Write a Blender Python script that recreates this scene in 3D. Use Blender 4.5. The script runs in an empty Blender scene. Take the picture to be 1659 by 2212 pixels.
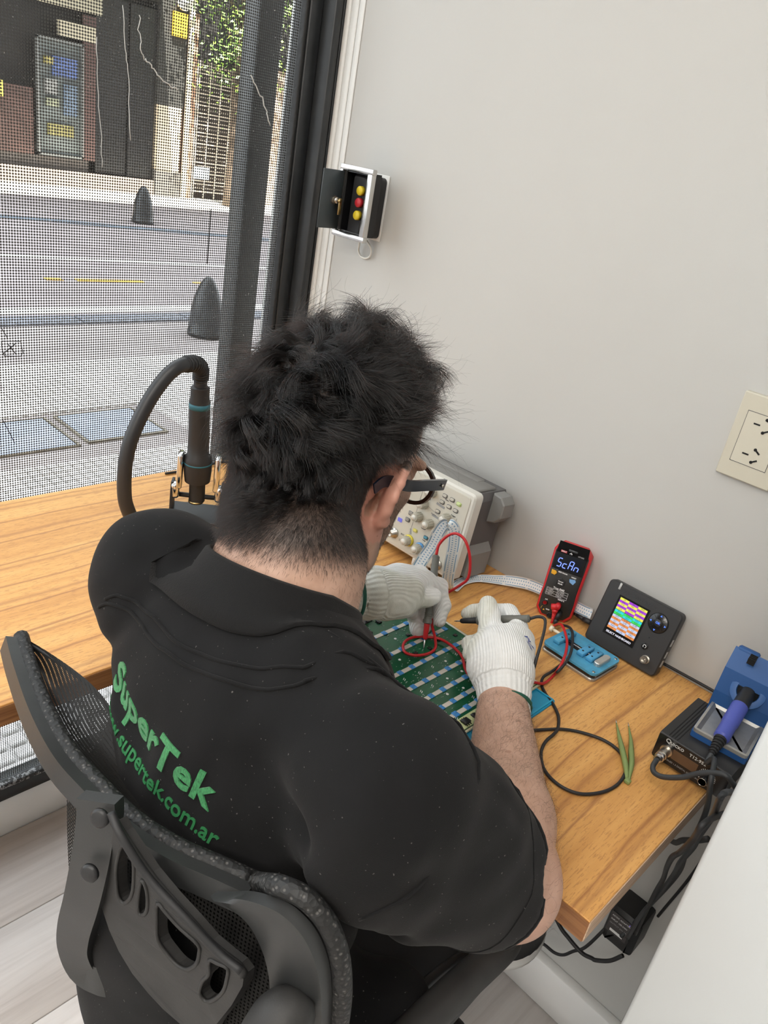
import bpy, bmesh, math, random
import numpy as np
from mathutils import Matrix, Vector, noise as mnoise
from mathutils.bvhtree import BVHTree

C = bpy.context.scene.collection
SC = bpy.context.scene
PI = math.pi
rnd = random.Random(7)

# ------------------------------------------------------------------ camera
cam_d = bpy.data.cameras.new('camera')
cam = bpy.data.objects.new('camera', cam_d); C.objects.link(cam)
cam_d.sensor_fit = 'VERTICAL'; cam_d.sensor_height = 36.0; cam_d.lens = 27.173
cam_d.clip_start = 0.02; cam_d.clip_end = 200
cam.matrix_world = Matrix(((0.69262, 0.19846, -0.69346, -1.019),
                           (-0.70144, 0.40936, -0.58344, -1.135),
                           (0.16809, 0.89053, 0.42273, 1.356),
                           (0, 0, 0, 1)))
SC.camera = cam

# ------------------------------------------------------------------ sky, sun, room light, exposure
w = bpy.data.worlds.new('overcast_sky'); SC.world = w; w.use_nodes = True
bg = w.node_tree.nodes['Background']
bg.inputs['Color'].default_value = (0.90, 0.96, 1.0, 1)
bg.inputs['Strength'].default_value = 5.4
sun_d = bpy.data.lights.new('sun', 'SUN'); sun_d.energy = 40; sun_d.angle = 0.012; sun_d.color = (1.0, 0.94, 0.82)
sun = bpy.data.objects.new('sun', sun_d); C.objects.link(sun)
sun.rotation_euler = Vector((0.12, 0.42, -0.90)).to_track_quat('-Z', 'Y').to_euler()

def area(name, loc, target, sx, sy, energy, color):
    d = bpy.data.lights.new(name, 'AREA'); d.shape = 'RECTANGLE'; d.size = sx; d.size_y = sy
    d.energy = energy; d.color = color
    o = bpy.data.objects.new(name, d); C.objects.link(o); o.location = loc
    o.rotation_euler = (Vector(target) - Vector(loc)).to_track_quat('-Z', 'Y').to_euler()
    return o
area('unseen_ceiling_lamp', (-1.42, -1.15, 2.545), (-1.42, -1.15, 0), 1.2, 1.2, 17, (1.0, 0.95, 0.88))
area('unseen_ceiling_lamp', (-3.0, -1.4, 2.545), (-3.0, -1.4, 0), 1.2, 1.2, 58, (1.0, 0.95, 0.88))  # unseen fill lamp, added to brighten the wall under the desk

SC.view_settings.view_transform = 'Standard'
SC.view_settings.look = 'None'
SC.view_settings.exposure = 0.0
SC.view_settings.gamma = 1.0
SC.view_settings.use_curve_mapping = False
SC.cycles.max_bounces = 8
SC.cycles.transparent_max_bounces = 16
SC.cycles.caustics_reflective = False
SC.cycles.caustics_refractive = False
SC.cycles.sample_clamp_indirect = 6.0

# ------------------------------------------------------------------ helpers: objects
def tag(o, label=None, cat=None, group=None, kind=None):
    if label: o['label'] = label
    if cat: o['category'] = cat
    if group: o['group'] = group
    if kind: o['kind'] = kind
    return o

def thing(name, label, cat, M=None, group=None):
    o = bpy.data.objects.new(name, None); C.objects.link(o)
    o.empty_display_size = 0.05
    if M is not None: o.matrix_world = M
    return tag(o, label, cat, group)

def frame(loc, x, y):
    """matrix with local x, y axes (z = x cross y)"""
    x = Vector(x).normalized(); y = Vector(y); y = (y - x * y.dot(x)).normalized(); z = x.cross(y)
    M = Matrix((x, y, z)).transposed().to_4x4(); M.translation = Vector(loc)
    return M

class MB:
    """collects geometry, then becomes ONE mesh object"""
    def __init__(s): s.v = []; s.f = []; s.sm = []
    def add(s, vs, fs, smooth=False, M=None):
        n = len(s.v)
        if M is not None: vs = [M @ Vector(p) for p in vs]
        s.v += [tuple(p) for p in vs]
        s.f += [tuple(i + n for i in f) for f in fs]; s.sm += [smooth] * len(fs)
        return s
    def box(s, c, d, r=0.0, seg=2, M=None):
        if r <= 0:
            x, y, z = d[0] / 2, d[1] / 2, d[2] / 2
            vs = [(c[0] + a * x, c[1] + b * y, c[2] + e * z) for a in (-1, 1) for b in (-1, 1) for e in (-1, 1)]
            return s.add(vs, [(0, 1, 3, 2), (4, 6, 7, 5), (0, 4, 5, 1), (2, 3, 7, 6), (0, 2, 6, 4), (1, 5, 7, 3)], False, M)
        bm = bmesh.new(); bmesh.ops.create_cube(bm, size=1)
        for q in bm.verts: q.co = Vector((q.co.x * d[0], q.co.y * d[1], q.co.z * d[2]))
        bmesh.ops.bevel(bm, geom=bm.edges[:], offset=min(r, min(d) * 0.49), segments=seg, profile=0.5, affect='EDGES')
        bm.verts.index_update()
        s.add([(q.co.x + c[0], q.co.y + c[1], q.co.z + c[2]) for q in bm.verts], [[q.index for q in f.verts] for f in bm.faces], True, M)
        bm.free(); return s
    def prism(s, poly, z0, z1, bev=0.0, M=None, bot=True, smooth=False):
        """poly in local xy (CCW), extruded z0..z1, optional chamfer on the top edge"""
        n = len(poly); P = [Vector((p[0], p[1])) for p in poly]
        rings = [(P, z0)]
        if bev > 0:
            rings += [(P, z1 - bev), (inset(P, bev), z1)]
        else: rings += [(P, z1)]
        vs = []; fs = []
        for R, z in rings: vs += [(p.x, p.y, z) for p in R]
        for k in range(len(rings) - 1):
            for i in range(n):
                j = (i + 1) % n; fs.append((k * n + i, k * n + j, (k + 1) * n + j, (k + 1) * n + i))
        fs.append(tuple((len(rings) - 1) * n + i for i in range(n)))
        if bot: fs.append(tuple(reversed(range(n))))
        return s.add(vs, fs, smooth, M)
    def lathe(s, prof, seg=24, M=None, smooth=True):
        """profile of (radius, z), turned about local z"""
        vs = []; fs = []; n = len(prof)
        for r, z in prof:
            for k in range(seg):
                a = 2 * PI * k / seg; vs.append((r * math.cos(a), r * math.sin(a), z))
        for i in range(n - 1):
            for k in range(seg):
                j = (k + 1) % seg; fs.append((i * seg + k, i * seg + j, (i + 1) * seg + j, (i + 1) * seg + k))
        if prof[0][0] > 1e-6: fs.append(tuple(reversed(range(seg))))
        if prof[-1][0] > 1e-6: fs.append(tuple((n - 1) * seg + k for k in range(seg)))
        return s.add(vs, fs, smooth, M)
    def cyl(s, a, b, r, seg=16, r2=None, smooth=True):
        a = Vector(a); b = Vector(b); L = (b - a).length
        M = (b - a).to_track_quat('Z', 'Y').to_matrix().to_4x4(); M.translation = a
        return s.lathe([(r, 0), (r if r2 is None else r2, L)], seg, M, smooth)
    def tube(s, pts, r, seg=8, n=None, closed=False, radii=None, flat=None):
        """swept tube through points (Catmull-Rom when n samples per span); flat=(w,h,up) sweeps a rectangle"""
        P = [Vector(p) for p in pts]; R = radii or [r] * len(P)
        if n: P, R = catmull(P, R, n, closed)
        m = len(P); vs = []; fs = []
        T = []
        for i in range(m):
            if closed: t = P[(i + 1) % m] - P[i - 1]
            else: t = P[min(i + 1, m - 1)] - P[max(i - 1, 0)]
            T.append(t.normalized() if t.length > 1e-9 else Vector((0, 0, 1)))
        nrm = T[0].orthogonal().normalized() if flat is None else None
        for i in range(m):
            if flat is None:
                nrm = (nrm - T[i] * nrm.dot(T[i])).normalized(); b = T[i].cross(nrm)
                for k in range(seg):
                    a = 2 * PI * k / seg; vs.append(P[i] + (nrm * math.cos(a) + b * math.sin(a)) * R[i])
            else:
                up = Vector(flat[2]) if not callable(flat[2]) else Vector(flat[2](i / max(1, m - 1)))
                sd = T[i].cross(up).normalized(); u2 = sd.cross(T[i]).normalized(); k_ = R[i] if radii else 1
                for a, e in ((-1, -1), (1, -1), (1, 1), (-1, 1)): vs.append(P[i] + sd * (a * flat[0] * 0.5 * k_) + u2 * (e * flat[1] * 0.5))
        sg = seg if flat is None else 4
        for i in range(m if closed else m - 1):
            i2 = (i + 1) % m
            for k in range(sg):
                j = (k + 1) % sg; fs.append((i * sg + k, i * sg + j, i2 * sg + j, i2 * sg + k))
        if not closed:
            fs.append(tuple(reversed(range(sg)))); fs.append(tuple((m - 1) * sg + k for k in range(sg)))
        return s.add(vs, fs, flat is None)
    def grid(s, fn, nu, nv, smooth=True, closed_u=False, thick=None):
        vs = [fn(i / (nu if closed_u else nu - 1), j / (nv - 1)) for i in range(nu) for j in range(nv)]; fs = []
        for i in range(nu if closed_u else nu - 1):
            for j in range(nv - 1):
                a = i * nv + j; b = ((i + 1) % nu) * nv + j; fs.append((a, b, b + 1, a + 1))
        return s.add(vs, fs, smooth)
    def mesh(s, name):
        me = bpy.data.meshes.new(name); me.from_pydata(s.v, [], s.f); me.validate()
        if len(me.polygons) == len(s.sm): me.polygons.foreach_set('use_smooth', s.sm)
        me.update(); return me
    def build(s, name, m, parent=None, label=None, auto=None, fix=True):
        me = s.mesh(name); me.materials.append(m)
        if fix:
            bm = bmesh.new(); bm.from_mesh(me); bmesh.ops.recalc_face_normals(bm, faces=bm.faces[:]); bm.to_mesh(me); bm.free()
        return link(name, me, parent, label, auto)

def link(name, me, parent=None, label=None, auto=None):
    o = bpy.data.objects.new(name, me); C.objects.link(o)
    if parent is not None: o.parent = parent
    if label: o['label'] = label
    if auto:
        try: me.set_sharp_from_angle(angle=math.radians(auto))
        except Exception: pass
    return o

def inset(P, d):
    n = len(P); out = []
    for i in range(n):
        a = P[i - 1]; b = P[i]; c = P[(i + 1) % n]
        e1 = (b - a); e2 = (c - b)
        if e1.length < 1e-9 or e2.length < 1e-9: out.append(b.copy()); continue
        e1.normalize(); e2.normalize()
        n1 = Vector((-e1.y, e1.x)); n2 = Vector((-e2.y, e2.x)); m = n1 + n2
        k = max(0.3, 1 + n1.dot(n2)); out.append(b + m * (d / k))
    return out

def rrect(w, h, r, seg=4, cx=0, cy=0):
    pts = []
    for sx, sy, a0 in ((1, -1, -90), (1, 1, 0), (-1, 1, 90), (-1, -1, 180)):
        for k in range(seg + 1):
            a = math.radians(a0 + 90 * k / seg)
            pts.append((cx + sx * (w / 2 - r) + r * math.cos(a), cy + sy * (h / 2 - r) + r * math.sin(a)))
    return pts

def ngon(n, r, cx=0, cy=0, a0=0, sy=1):
    return [(cx + r * math.cos(a0 + 2 * PI * k / n), cy + sy * r * math.sin(a0 + 2 * PI * k / n)) for k in range(n)]

def catmull(P, R, n, closed=False):
    m = len(P); o = []; q = []
    for i in range(m if closed else m - 1):
        p1 = P[i]; p2 = P[(i + 1) % m]
        p0 = P[i - 1] if (closed or i > 0) else p1 * 2 - p2
        p3 = P[(i + 2) % m] if (closed or i < m - 2) else p2 * 2 - p1
        r1 = R[i]; r2 = R[(i + 1) % m]
        for k in range(n):
            t = k / n; t2 = t * t; t3 = t2 * t
            o.append((p1 * 2 + (p2 - p0) * t + (p0 * 2 - p1 * 5 + p2 * 4 - p3) * t2 + (p1 * 3 - p0 - p2 * 3 + p3) * t3) * 0.5)
            q.append(r1 + (r2 - r1) * t)
    if not closed: o.append(P[-1].copy()); q.append(R[-1])
    return o, q

def text(s, size, m, parent, M, name='lettering', bold=0.0, shear=0.0, sx=1.0, spacing=1.0, align='LEFT', thick=0.00012, label=None):
    """flat printed lettering as a mesh, local frame M (x reading direction, z out of the surface)"""
    cu = bpy.data.curves.new('lettering', 'FONT'); cu.body = s; cu.size = size; cu.align_x = align; cu.align_y = 'CENTER'
    cu.offset = bold; cu.shear = shear; cu.space_character = spacing; cu.resolution_u = 3; cu.extrude = thick
    o = bpy.data.objects.new('lettering', cu); C.objects.link(o)
    dg = bpy.context.evaluated_depsgraph_get(); me = bpy.data.meshes.new_from_object(o.evaluated_get(dg))
    bpy.data.objects.remove(o); bpy.data.curves.remove(cu)
    me.transform(Matrix.Diagonal((sx, 1, 1, 1))); me.transform(M)
    me.materials.clear(); me.materials.append(m)
    return link(name, me, parent, label)

# ------------------------------------------------------------------ helpers: materials
def lin(r, g, b):
    f = lambda c: (c / 255 / 12.92) if c <= 10.3 else ((c / 255 + 0.055) / 1.055) ** 2.4
    return (f(r), f(g), f(b), 1)

class NT:
    def __init__(s, name):
        s.m = bpy.data.materials.new(name); s.m.use_nodes = True; s.t = s.m.node_tree
        s.b = s.t.nodes['Principled BSDF']; s.out = s.t.nodes['Material Output']
    def n(s, typ, **kw):
        o = s.t.nodes.new(typ)
        for k, v in kw.items():
            if k in o.inputs.keys() if isinstance(k, str) else False: s.set(o.inputs[k], v)
            else: setattr(o, k, v)
        return o
    def set(s, sock, v):
        if isinstance(v, bpy.types.NodeSocket): s.t.links.new(v, sock)
        else: sock.default_value = v
    def math(s, op, a, b=None, clamp=False):
        o = s.t.nodes.new('ShaderNodeMath'); o.operation = op; o.use_clamp = clamp
        s.set(o.inputs[0], a)
        if b is not None: s.set(o.inputs[1], b)
        return o.outputs[0]
    def coord(s, scale=(1, 1, 1), kind='Object', rot=(0, 0, 0)):
        tc = s.t.nodes.new('ShaderNodeTexCoord'); mp = s.t.nodes.new('ShaderNodeMapping')
        mp.inputs['Scale'].default_value = scale; mp.inputs['Rotation'].default_value = rot
        s.t.links.new(tc.outputs[kind], mp.inputs['Vector']); return mp.outputs[0]
    def noise(s, scale=5, detail=3, rough=0.5, vec=None, dist=0.0, out='Fac'):
        o = s.t.nodes.new('ShaderNodeTexNoise'); o.inputs['Scale'].default_value = scale
        o.inputs['Detail'].default_value = detail; o.inputs['Roughness'].default_value = rough; o.inputs['Distortion'].default_value = dist
        s.t.links.new(vec if vec is not None else s.coord(), o.inputs['Vector']); return o.outputs[out]
    def ramp(s, fac, stops, interp='LINEAR'):
        o = s.t.nodes.new('ShaderNodeValToRGB'); o.color_ramp.interpolation = interp
        e = o.color_ramp.elements
        while len(e) < len(stops): e.new(0.5)
        for q, (p, c) in zip(e, stops): q.position = p; q.color = c if len(c) == 4 else (*c, 1)
        s.t.links.new(fac, o.inputs['Fac']); return o.outputs['Color']
    def mix(s, fac, a, b, blend='MIX'):
        o = s.t.nodes.new('ShaderNodeMix'); o.data_type = 'RGBA'; o.blend_type = blend
        s.set(o.inputs[0], fac); s.set(o.inputs[6], a); s.set(o.inputs[7], b); return o.outputs[2]
    def bump(s, h, strength=0.2, dist=0.001):
        o = s.t.nodes.new('ShaderNodeBump'); o.inputs['Strength'].default_value = strength; o.inputs['Distance'].default_value = dist
        s.t.links.new(h, o.inputs['Height']); s.t.links.new(o.outputs[0], s.b.inputs['Normal'])
    def col(s, v): s.set(s.b.inputs['Base Color'], v); return s
    def p(s, **kw):
        for k, v in kw.items(): s.set(s.b.inputs[k.replace('_', ' ')], v)
        return s

def mat(name, c, rough=0.5, metal=0.0, var=0.0, vscale=20, bump=0.0, bscale=300, bdist=0.0005, spec=0.5, **kw):
    n = NT(name); c = c if len(c) == 4 else (*c, 1)
    n.p(Roughness=rough, Metallic=metal); n.b.inputs['Specular IOR Level'].default_value = spec
    if var > 0:
        f = n.noise(vscale, 4); lo = tuple(x * (1 - var) for x in c[:3]) + (1,); hi = tuple(min(1, x * (1 + var)) for x in c[:3]) + (1,)
        n.col(n.ramp(f, [(0.3, lo), (0.7, hi)]))
    else: n.col(c)
    if bump > 0: n.bump(n.noise(bscale, 3), bump, bdist)
    for k, v in kw.items(): n.set(n.b.inputs[k.replace('_', ' ')], v)
    return n.m

def emis(name, c, strength):
    n = NT(name); n.col((0.01, 0.01, 0.01, 1)); n.p(Roughness=0.3)
    n.b.inputs['Emission Color'].default_value = c; n.b.inputs['Emission Strength'].default_value = strength
    return n.m
# ================================================================== the room
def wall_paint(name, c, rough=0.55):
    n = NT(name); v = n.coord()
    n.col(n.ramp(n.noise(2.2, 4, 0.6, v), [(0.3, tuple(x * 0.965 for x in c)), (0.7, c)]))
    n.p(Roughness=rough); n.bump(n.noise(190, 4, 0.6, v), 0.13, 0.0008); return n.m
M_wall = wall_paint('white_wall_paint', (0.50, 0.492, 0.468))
M_wall2 = wall_paint('white_plaster', (0.66, 0.685, 0.69), 0.7)
M_white = mat('white_gloss_paint', (0.86, 0.855, 0.84), 0.35, var=0.03, vscale=6)
M_black_alu = mat('black_aluminium', (0.022, 0.024, 0.026), 0.42, var=0.25, vscale=30, bump=0.1, bscale=500)
M_gasket = mat('rubber_gasket', (0.006, 0.006, 0.006), 0.6, bump=0.5, bscale=90, bdist=0.003)

def struct(name, mb, m, parent=None, auto=None, label=None):
    o = mb.build(name, m, parent, label, auto)
    if parent is None: o['kind'] = 'structure'
    return o

# floor: pale grey laminate planks, each its own board
base = struct('floor', MB().box((-2, -2.25, -0.02), (4, 4.62, 0.028)), mat('floor_underlay', (0.10, 0.09, 0.08), 0.8))
def plank_mat(i):
    n = NT('grey_laminate'); v = n.coord((1.2, 22, 1)); v2 = n.coord((6, 260, 1))
    oi = n.t.nodes.new('ShaderNodeObjectInfo')
    f = n.noise(1.6, 6, 0.62, v, 0.6); g = n.noise(1.0, 3, 0.6, v2)
    c = n.ramp(f, [(0.28, (0.50, 0.46, 0.435)), (0.5, (0.64, 0.60, 0.575)), (0.75, (0.72, 0.685, 0.66))])
    c = n.mix(n.math('MULTIPLY', g, 0.25), c, (0.44, 0.40, 0.38, 1)); k = n.math('MULTIPLY_ADD', oi.outputs['Random'], 0.22)
    k.node.inputs[2].default_value = 0.86
    c = n.mix(1.0, c, n.math('ADD', k, 0.0), 'MULTIPLY'); n.col(c); n.p(Roughness=0.45); n.bump(g, 0.12, 0.0006); return n.m
M_plank = plank_mat(0)
PL, PW = 1.28, 0.192
plk = {}
def plank_mesh(L):
    k = round(L, 3)
    if k not in plk: plk[k] = MB().box((0, 0, 0), (L - 0.0016, PW - 0.0016, 0.006), 0.0009, 1).mesh('plank'); plk[k].materials.append(M_plank)
    return plk[k]
for r in range(24):
    y = 0.036 - PW / 2 - r * PW
    x1 = 0.0; off = [0.42, 1.05, 0.78, 0.2][r % 4]; L = off
    while x1 > -4:
        L = min(L, x1 + 4)
        if L > 0.05:
            o = link('plank', plank_mesh(L), base); o.location = (x1 - L / 2, y, -0.003)
        x1 -= L; L = PL
struct('ceiling', MB().box((-2, -2.25, 2.65), (4.3, 4.7, 0.1)), wall_paint('ceiling_paint', (0.88, 0.88, 0.86)))
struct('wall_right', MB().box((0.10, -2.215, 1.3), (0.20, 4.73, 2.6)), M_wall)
M_wall3 = wall_paint('bounce_white_paint', (0.86, 0.86, 0.84))  # unseen walls made whiter than the right wall to bounce fill light
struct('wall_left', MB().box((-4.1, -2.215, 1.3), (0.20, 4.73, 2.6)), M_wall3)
struct('wall_back', MB().box((-2, -4.6, 1.3), (4, 0.1, 2.6)), M_wall3)
struct('wall_return', MB().box((-0.215, -1.45, 1.3), (0.43, 0.78, 2.6), 0.004, 2), M_wall2)      # white pier at the end of the desk
struct('wall_window', MB().box((-2, 0.078, 0.035), (4, 0.084, 0.114), 0.003, 1), M_white)          # low plinth below the glass
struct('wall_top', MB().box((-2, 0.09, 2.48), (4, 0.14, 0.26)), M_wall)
# building over the shop (keeps the sun off the near half of the street)
struct('wall_upper', MB().box((1, -4.0, 11.9), (44, 8.3, 18.2)), mat('building_render', (0.5, 0.48, 0.45), 0.9, var=0.1))
struct('wall_neighbour', MB().box((11.6, -4.0, 1.3), (22.8, 8.3, 3.0)), mat('building_render', (0.5, 0.48, 0.45), 0.9, var=0.1))
struct('wall_neighbour', MB().box((-12.7, -4.0, 1.3), (17, 8.3, 3.0)), mat('building_render', (0.5, 0.48, 0.45), 0.9, var=0.1))
# baseboard along the right wall
struct('baseboard_right', MB().box((-0.0105, -0.51, 0.0485), (0.021, 1.09, 0.097), 0.0015, 1), M_white)
struct('baseboard_left', MB().box((-3.99, -2.2, 0.0485), (0.02, 4.4, 0.097), 0.0015, 1), M_white)
# white bead between the frame and the wall
t = MB()
t.box((-0.0035, -0.004, 1.3), (0.007, 0.012, 2.6), 0.002, 1).box((-0.002, -0.018, 1.3), (0.004, 0.016, 2.6), 0.001, 1).box((-0.0012, -0.033, 1.3), (0.0024, 0.013, 2.6), 0.0008, 1)
struct('trim_1', t, mat('white_bead', (0.74, 0.74, 0.72), 0.4))
# dark steel post just outside the glass
t = MB().box((0.0345, 0.275, 1.2), (0.059, 0.05, 2.6), 0.004, 1)
struct('trim_2', t, mat('dark_steel', (0.035, 0.037, 0.037), 0.5, var=0.2, vscale=8))

# ------------------------------------------------------------------ window with perforated film
GY = 0.046
win = thing('window_1', None, None); win['kind'] = 'structure'
f = MB()
f.box((-0.0425, 0.052, 1.225), (0.027, 0.044, 2.26), 0.002, 1)
f.build('glass_stop', M_black_alu, win)
MB().box((-0.0205, 0.038, 1.225), (0.017, 0.076, 2.26), 0.002, 1).build('frame', M_black_alu, win)
MB().box((-0.0115, 0.042, 1.225), (0.004, 0.070, 2.26)).box((-0.0048, 0.039, 1.225), (0.0095, 0.074, 2.26), 0.002, 1).build('frame_edge', M_black_alu, win)
MB().box((-0.060, 0.043, 1.225), (0.008, 0.022, 2.26), 0.003, 2).build('gasket', M_gasket, win)
n = NT('dusty_black_rail'); d = n.noise(160, 4, 0.7); d2 = n.noise(5, 2)
n.col(n.mix(n.math('MULTIPLY', n.math('GREATER_THAN', d, 0.53), n.math('GREATER_THAN', d2, 0.46)), (0.02, 0.02, 0.02, 1), (0.32, 0.33, 0.34, 1)))
n.p(Roughness=0.6)
r_ = MB().box((-2.02, 0.047, 0.118), (3.94, 0.04, 0.040), 0.003, 1)
r_.build('bottom_rail', M_black_alu, win)
MB().box((-2.05, 0.031, 0.137), (3.92, 0.016, 0.010), 0.002, 1).build('dusty_ledge', n.m, win)
MB().box((-2.05, 0.047, 2.34), (3.92, 0.05, 0.05)).build('top_rail', M_black_alu, win)
MB().box((-2.1, 0.047, 1.23), (0.06, 0.05, 2.2), 0.003, 1).build('mullion', M_black_alu, win)
# glass: clear pane with a faint mirror
def glass_mat(name, tint, refl):
    n = NT(name); n.t.nodes.remove(n.b)
    tr = n.t.nodes.new('ShaderNodeBsdfTransparent'); tr.inputs[0].default_value = tint
    gl = n.t.nodes.new('ShaderNodeBsdfGlossy'); gl.inputs['Roughness'].default_value = 0.01
    fr = n.t.nodes.new('ShaderNodeFresnel'); fr.inputs['IOR'].default_value = 1.45
    mx = n.t.nodes.new('ShaderNodeMixShader'); n.t.links.new(n.math('MULTIPLY', fr.outputs[0], refl), mx.inputs[0])
    n.t.links.new(tr.outputs[0], mx.inputs[1]); n.t.links.new(gl.outputs[0], mx.inputs[2]); n.t.links.new(mx.outputs[0], n.out.inputs[0]); return n.m
def sheet(x0, x1, z0, z1, y): return MB().add([(x0, y, z0), (x1, y, z0), (x1, y, z1), (x0, y, z1)], [(0, 1, 2, 3)])
g = glass_mat('window_glass', (0.97, 0.98, 0.98, 1), 1.6)
for x0, x1 in ((-2.075, -0.058), (-4.0, -2.125)): sheet(x0, x1, 0.125, 2.32, GY + 0.006).build('pane', g, win, fix=False)
# film with staggered round holes: grey ink between clear dots
n = NT('perforated_film'); n.t.nodes.remove(n.b)
sx = n.t.nodes.new('ShaderNodeSeparateXYZ'); tc = n.t.nodes.new('ShaderNodeTexCoord'); n.t.links.new(tc.outputs['Object'], sx.inputs[0])
k = 2 * PI / 0.0040
a_ = n.math('COSINE', n.math('MULTIPLY', sx.outputs[0], k)); b_ = n.math('COSINE', n.math('MULTIPLY', sx.outputs[2], k))
hole = n.math('MULTIPLY_ADD', n.math('ADD', a_, b_), 1.6); hole.node.inputs[2].default_value = 0.72; hole.node.use_clamp = True
df = n.t.nodes.new('ShaderNodeBsdfDiffuse'); dn = n.noise(330, 2, 0.5); dn2 = n.noise(3, 3)
spk = n.math('GREATER_THAN', dn, 0.735)
n.set(df.inputs[0], n.mix(spk, n.ramp(dn2, [(0.3, (0.055, 0.055, 0.054)), (0.7, (0.085, 0.085, 0.083))]), (0.55, 0.55, 0.53, 1)))
tr = n.t.nodes.new('ShaderNodeBsdfTransparent'); mx = n.t.nodes.new('ShaderNodeMixShader')
h2 = n.math('MULTIPLY', hole, n.math('SUBTRACT', 1.0, n.math('MULTIPLY', spk, 0.9)))
n.t.links.new(h2, mx.inputs[0]); n.t.links.new(df.outputs[0], mx.inputs[1]); n.t.links.new(tr.outputs[0], mx.inputs[2]); n.t.links.new(mx.outputs[0], n.out.inputs[0])
sheet(-2.075, -0.060, 0.125, 2.32, GY).build('perforated_film', n.m, win, fix=False)
sheet(-4.0, -2.125, 0.125, 2.32, GY).build('perforated_film', n.m, win, fix=False)
# scratches and a small hand-drawn crossed box on the film
M_scr = mat('pale_scratch', (0.62, 0.62, 0.6), 0.8); M_ink = mat('black_marker', (0.01, 0.01, 0.012), 0.6)
def scr(pts, r, m, name, nn=4, jit=0.0):
    P = [Vector((p[0], GY - 0.001, p[1])) for p in pts]
    if nn: P, _ = catmull(P, [r] * len(P), nn)
    P = [p + Vector((rnd.uniform(-jit, jit), 0, rnd.uniform(-jit, jit))) for p in P]
    return MB().tube(P, r, 5).build(name, m, win)
scr([(-.38, 1.47), (-.374, 1.418), (-.369, 1.379), (-.363, 1.298)], 0.0006, M_scr, 'scratch', 5, 0.0012)
scr([(-.418, 1.424), (-.415, 1.35), (-.409, 1.288), (-.408, 1.255)], 0.0005, M_scr, 'scratch', 5, 0.0012)
scr([(-.355, 1.463), (-.352, 1.431), (-.342, 1.409)], 0.0007, M_scr, 'scratch', 5, 0.003)
scr([(-.342, 1.409), (-.325, 1.396), (-.304, 1.383), (-.285, 1.378)], 0.0010, M_scr, 'scratch', 6, 0.002)
scr([(-.152, 1.423), (-.138, 1.404), (-.117, 1.378), (-.106, 1.352)], 0.0010, M_scr, 'scratch', 6, 0.002)
scr([(-.549, .832), (-.558, .855), (-.567, .876)], 0.0006, M_ink, 'pen_mark', 3)
scr([(-.563, 1.02), (-.554, 1.003)], 0.0006, M_ink, 'pen_mark', 3)
scr([(-.563, .999), (-.535, .997), (-.532, .979), (-.536, .974), (-.56, .976), (-.563, .990), (-.563, .999)], 0.0006, M_ink, 'pen_mark', 0)
scr([(-.554, .994), (-.542, .977)], 0.0008, M_ink, 'pen_mark', 0); scr([(-.543, .994), (-.563, .978)], 0.0008, M_ink, 'pen_mark', 0)
scr([(-.212, 1.21), (-.212, 1.12)], 0.0008, M_ink, 'tear', 0)

# out-of-view ceiling fittings for the lamps; the far one is added as fill
for i, (x, y) in enumerate(((-1.42, -1.15), (-3.0, -1.4))):
    L = thing('unseen_ceiling_light', 'square white ceiling light panel ' + ('above the middle of the room' if i == 0 else 'added as fill on the far side of the room'), 'light', Matrix.Translation((x, y, 2.6)))
    q = MB()
    for s in (-1, 1): q.box((s * 0.62, 0, -0.02), (0.04, 1.28, 0.04)).box((0, s * 0.62, -0.02), (1.2, 0.04, 0.04))
    q.build('frame', M_white, L)
    MB().box((0, 0, -0.02), (1.2, 1.2, 0.02)).build('diffuser', emis('lamp_diffuser', (1, 0.96, 0.9, 1), 1.5), L)

# ================================================================== the street
M_slab = mat('cement', (0.33, 0.30, 0.30), 0.85, var=0.15, vscale=3, bump=0.3, bscale=60, bdist=0.003)
M_tile = NT('mosaic_paving'); q = M_tile
oi = q.t.nodes.new('ShaderNodeObjectInfo')
c = q.ramp(q.noise(38, 5, 0.7), [(0.25, (0.48, 0.465, 0.45)), (0.5, (0.70, 0.685, 0.67)), (0.8, (0.80, 0.785, 0.77))])
kk = q.math('MULTIPLY_ADD', oi.outputs['Random'], 0.18); kk.node.inputs[2].default_value = 0.86
q.col(q.mix(1.0, c, kk, 'MULTIPLY')); q.p(Roughness=0.85); M_tile = q.m
walk = struct('sidewalk', MB().box((3, 1.9, -0.085), (22, 3.68, 0.11)), M_slab)
T = 0.18
tb = MB().box((0, 0, -0.0115), (T - 0.0015, T - 0.0015, 0.003))
for i in range(4):
    for j in range(4):
        tb.prism(rrect(0.0365, 0.0365, 0.004, 1, (i - 1.5) * 0.045, (j - 1.5) * 0.045), -0.010, 0.0, 0.003, bot=False)
tile_me = tb.mesh('paving_tile'); tile_me.materials.append(M_tile)
far = []
for j in range(17):
    for i in range(-3, 19):
        x = -0.446 + 0.09 + i * T; y = 0.098 + 0.09 + j * T
        if 1.87 < y + 0.09 and y - 0.09 < 2.21 and -0.2 < x < 0.95: continue
        if x > 0.45 * y - 0.85 and x < 0.72 * y + 0.45 and y < 3.0:
            o = link('paving_tile', tile_me, walk); o.location = (x, y, -0.018 + rnd.uniform(-0.001, 0.001)); o.rotation_euler = (rnd.uniform(-.004, .004), rnd.uniform(-.004, .004), 0)
M_plate = mat('blue_grey_steel', (0.30, 0.34, 0.43), 0.45, metal=0.0, var=0.12, vscale=9, bump=0.25, bscale=120, bdist=0.002)
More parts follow.
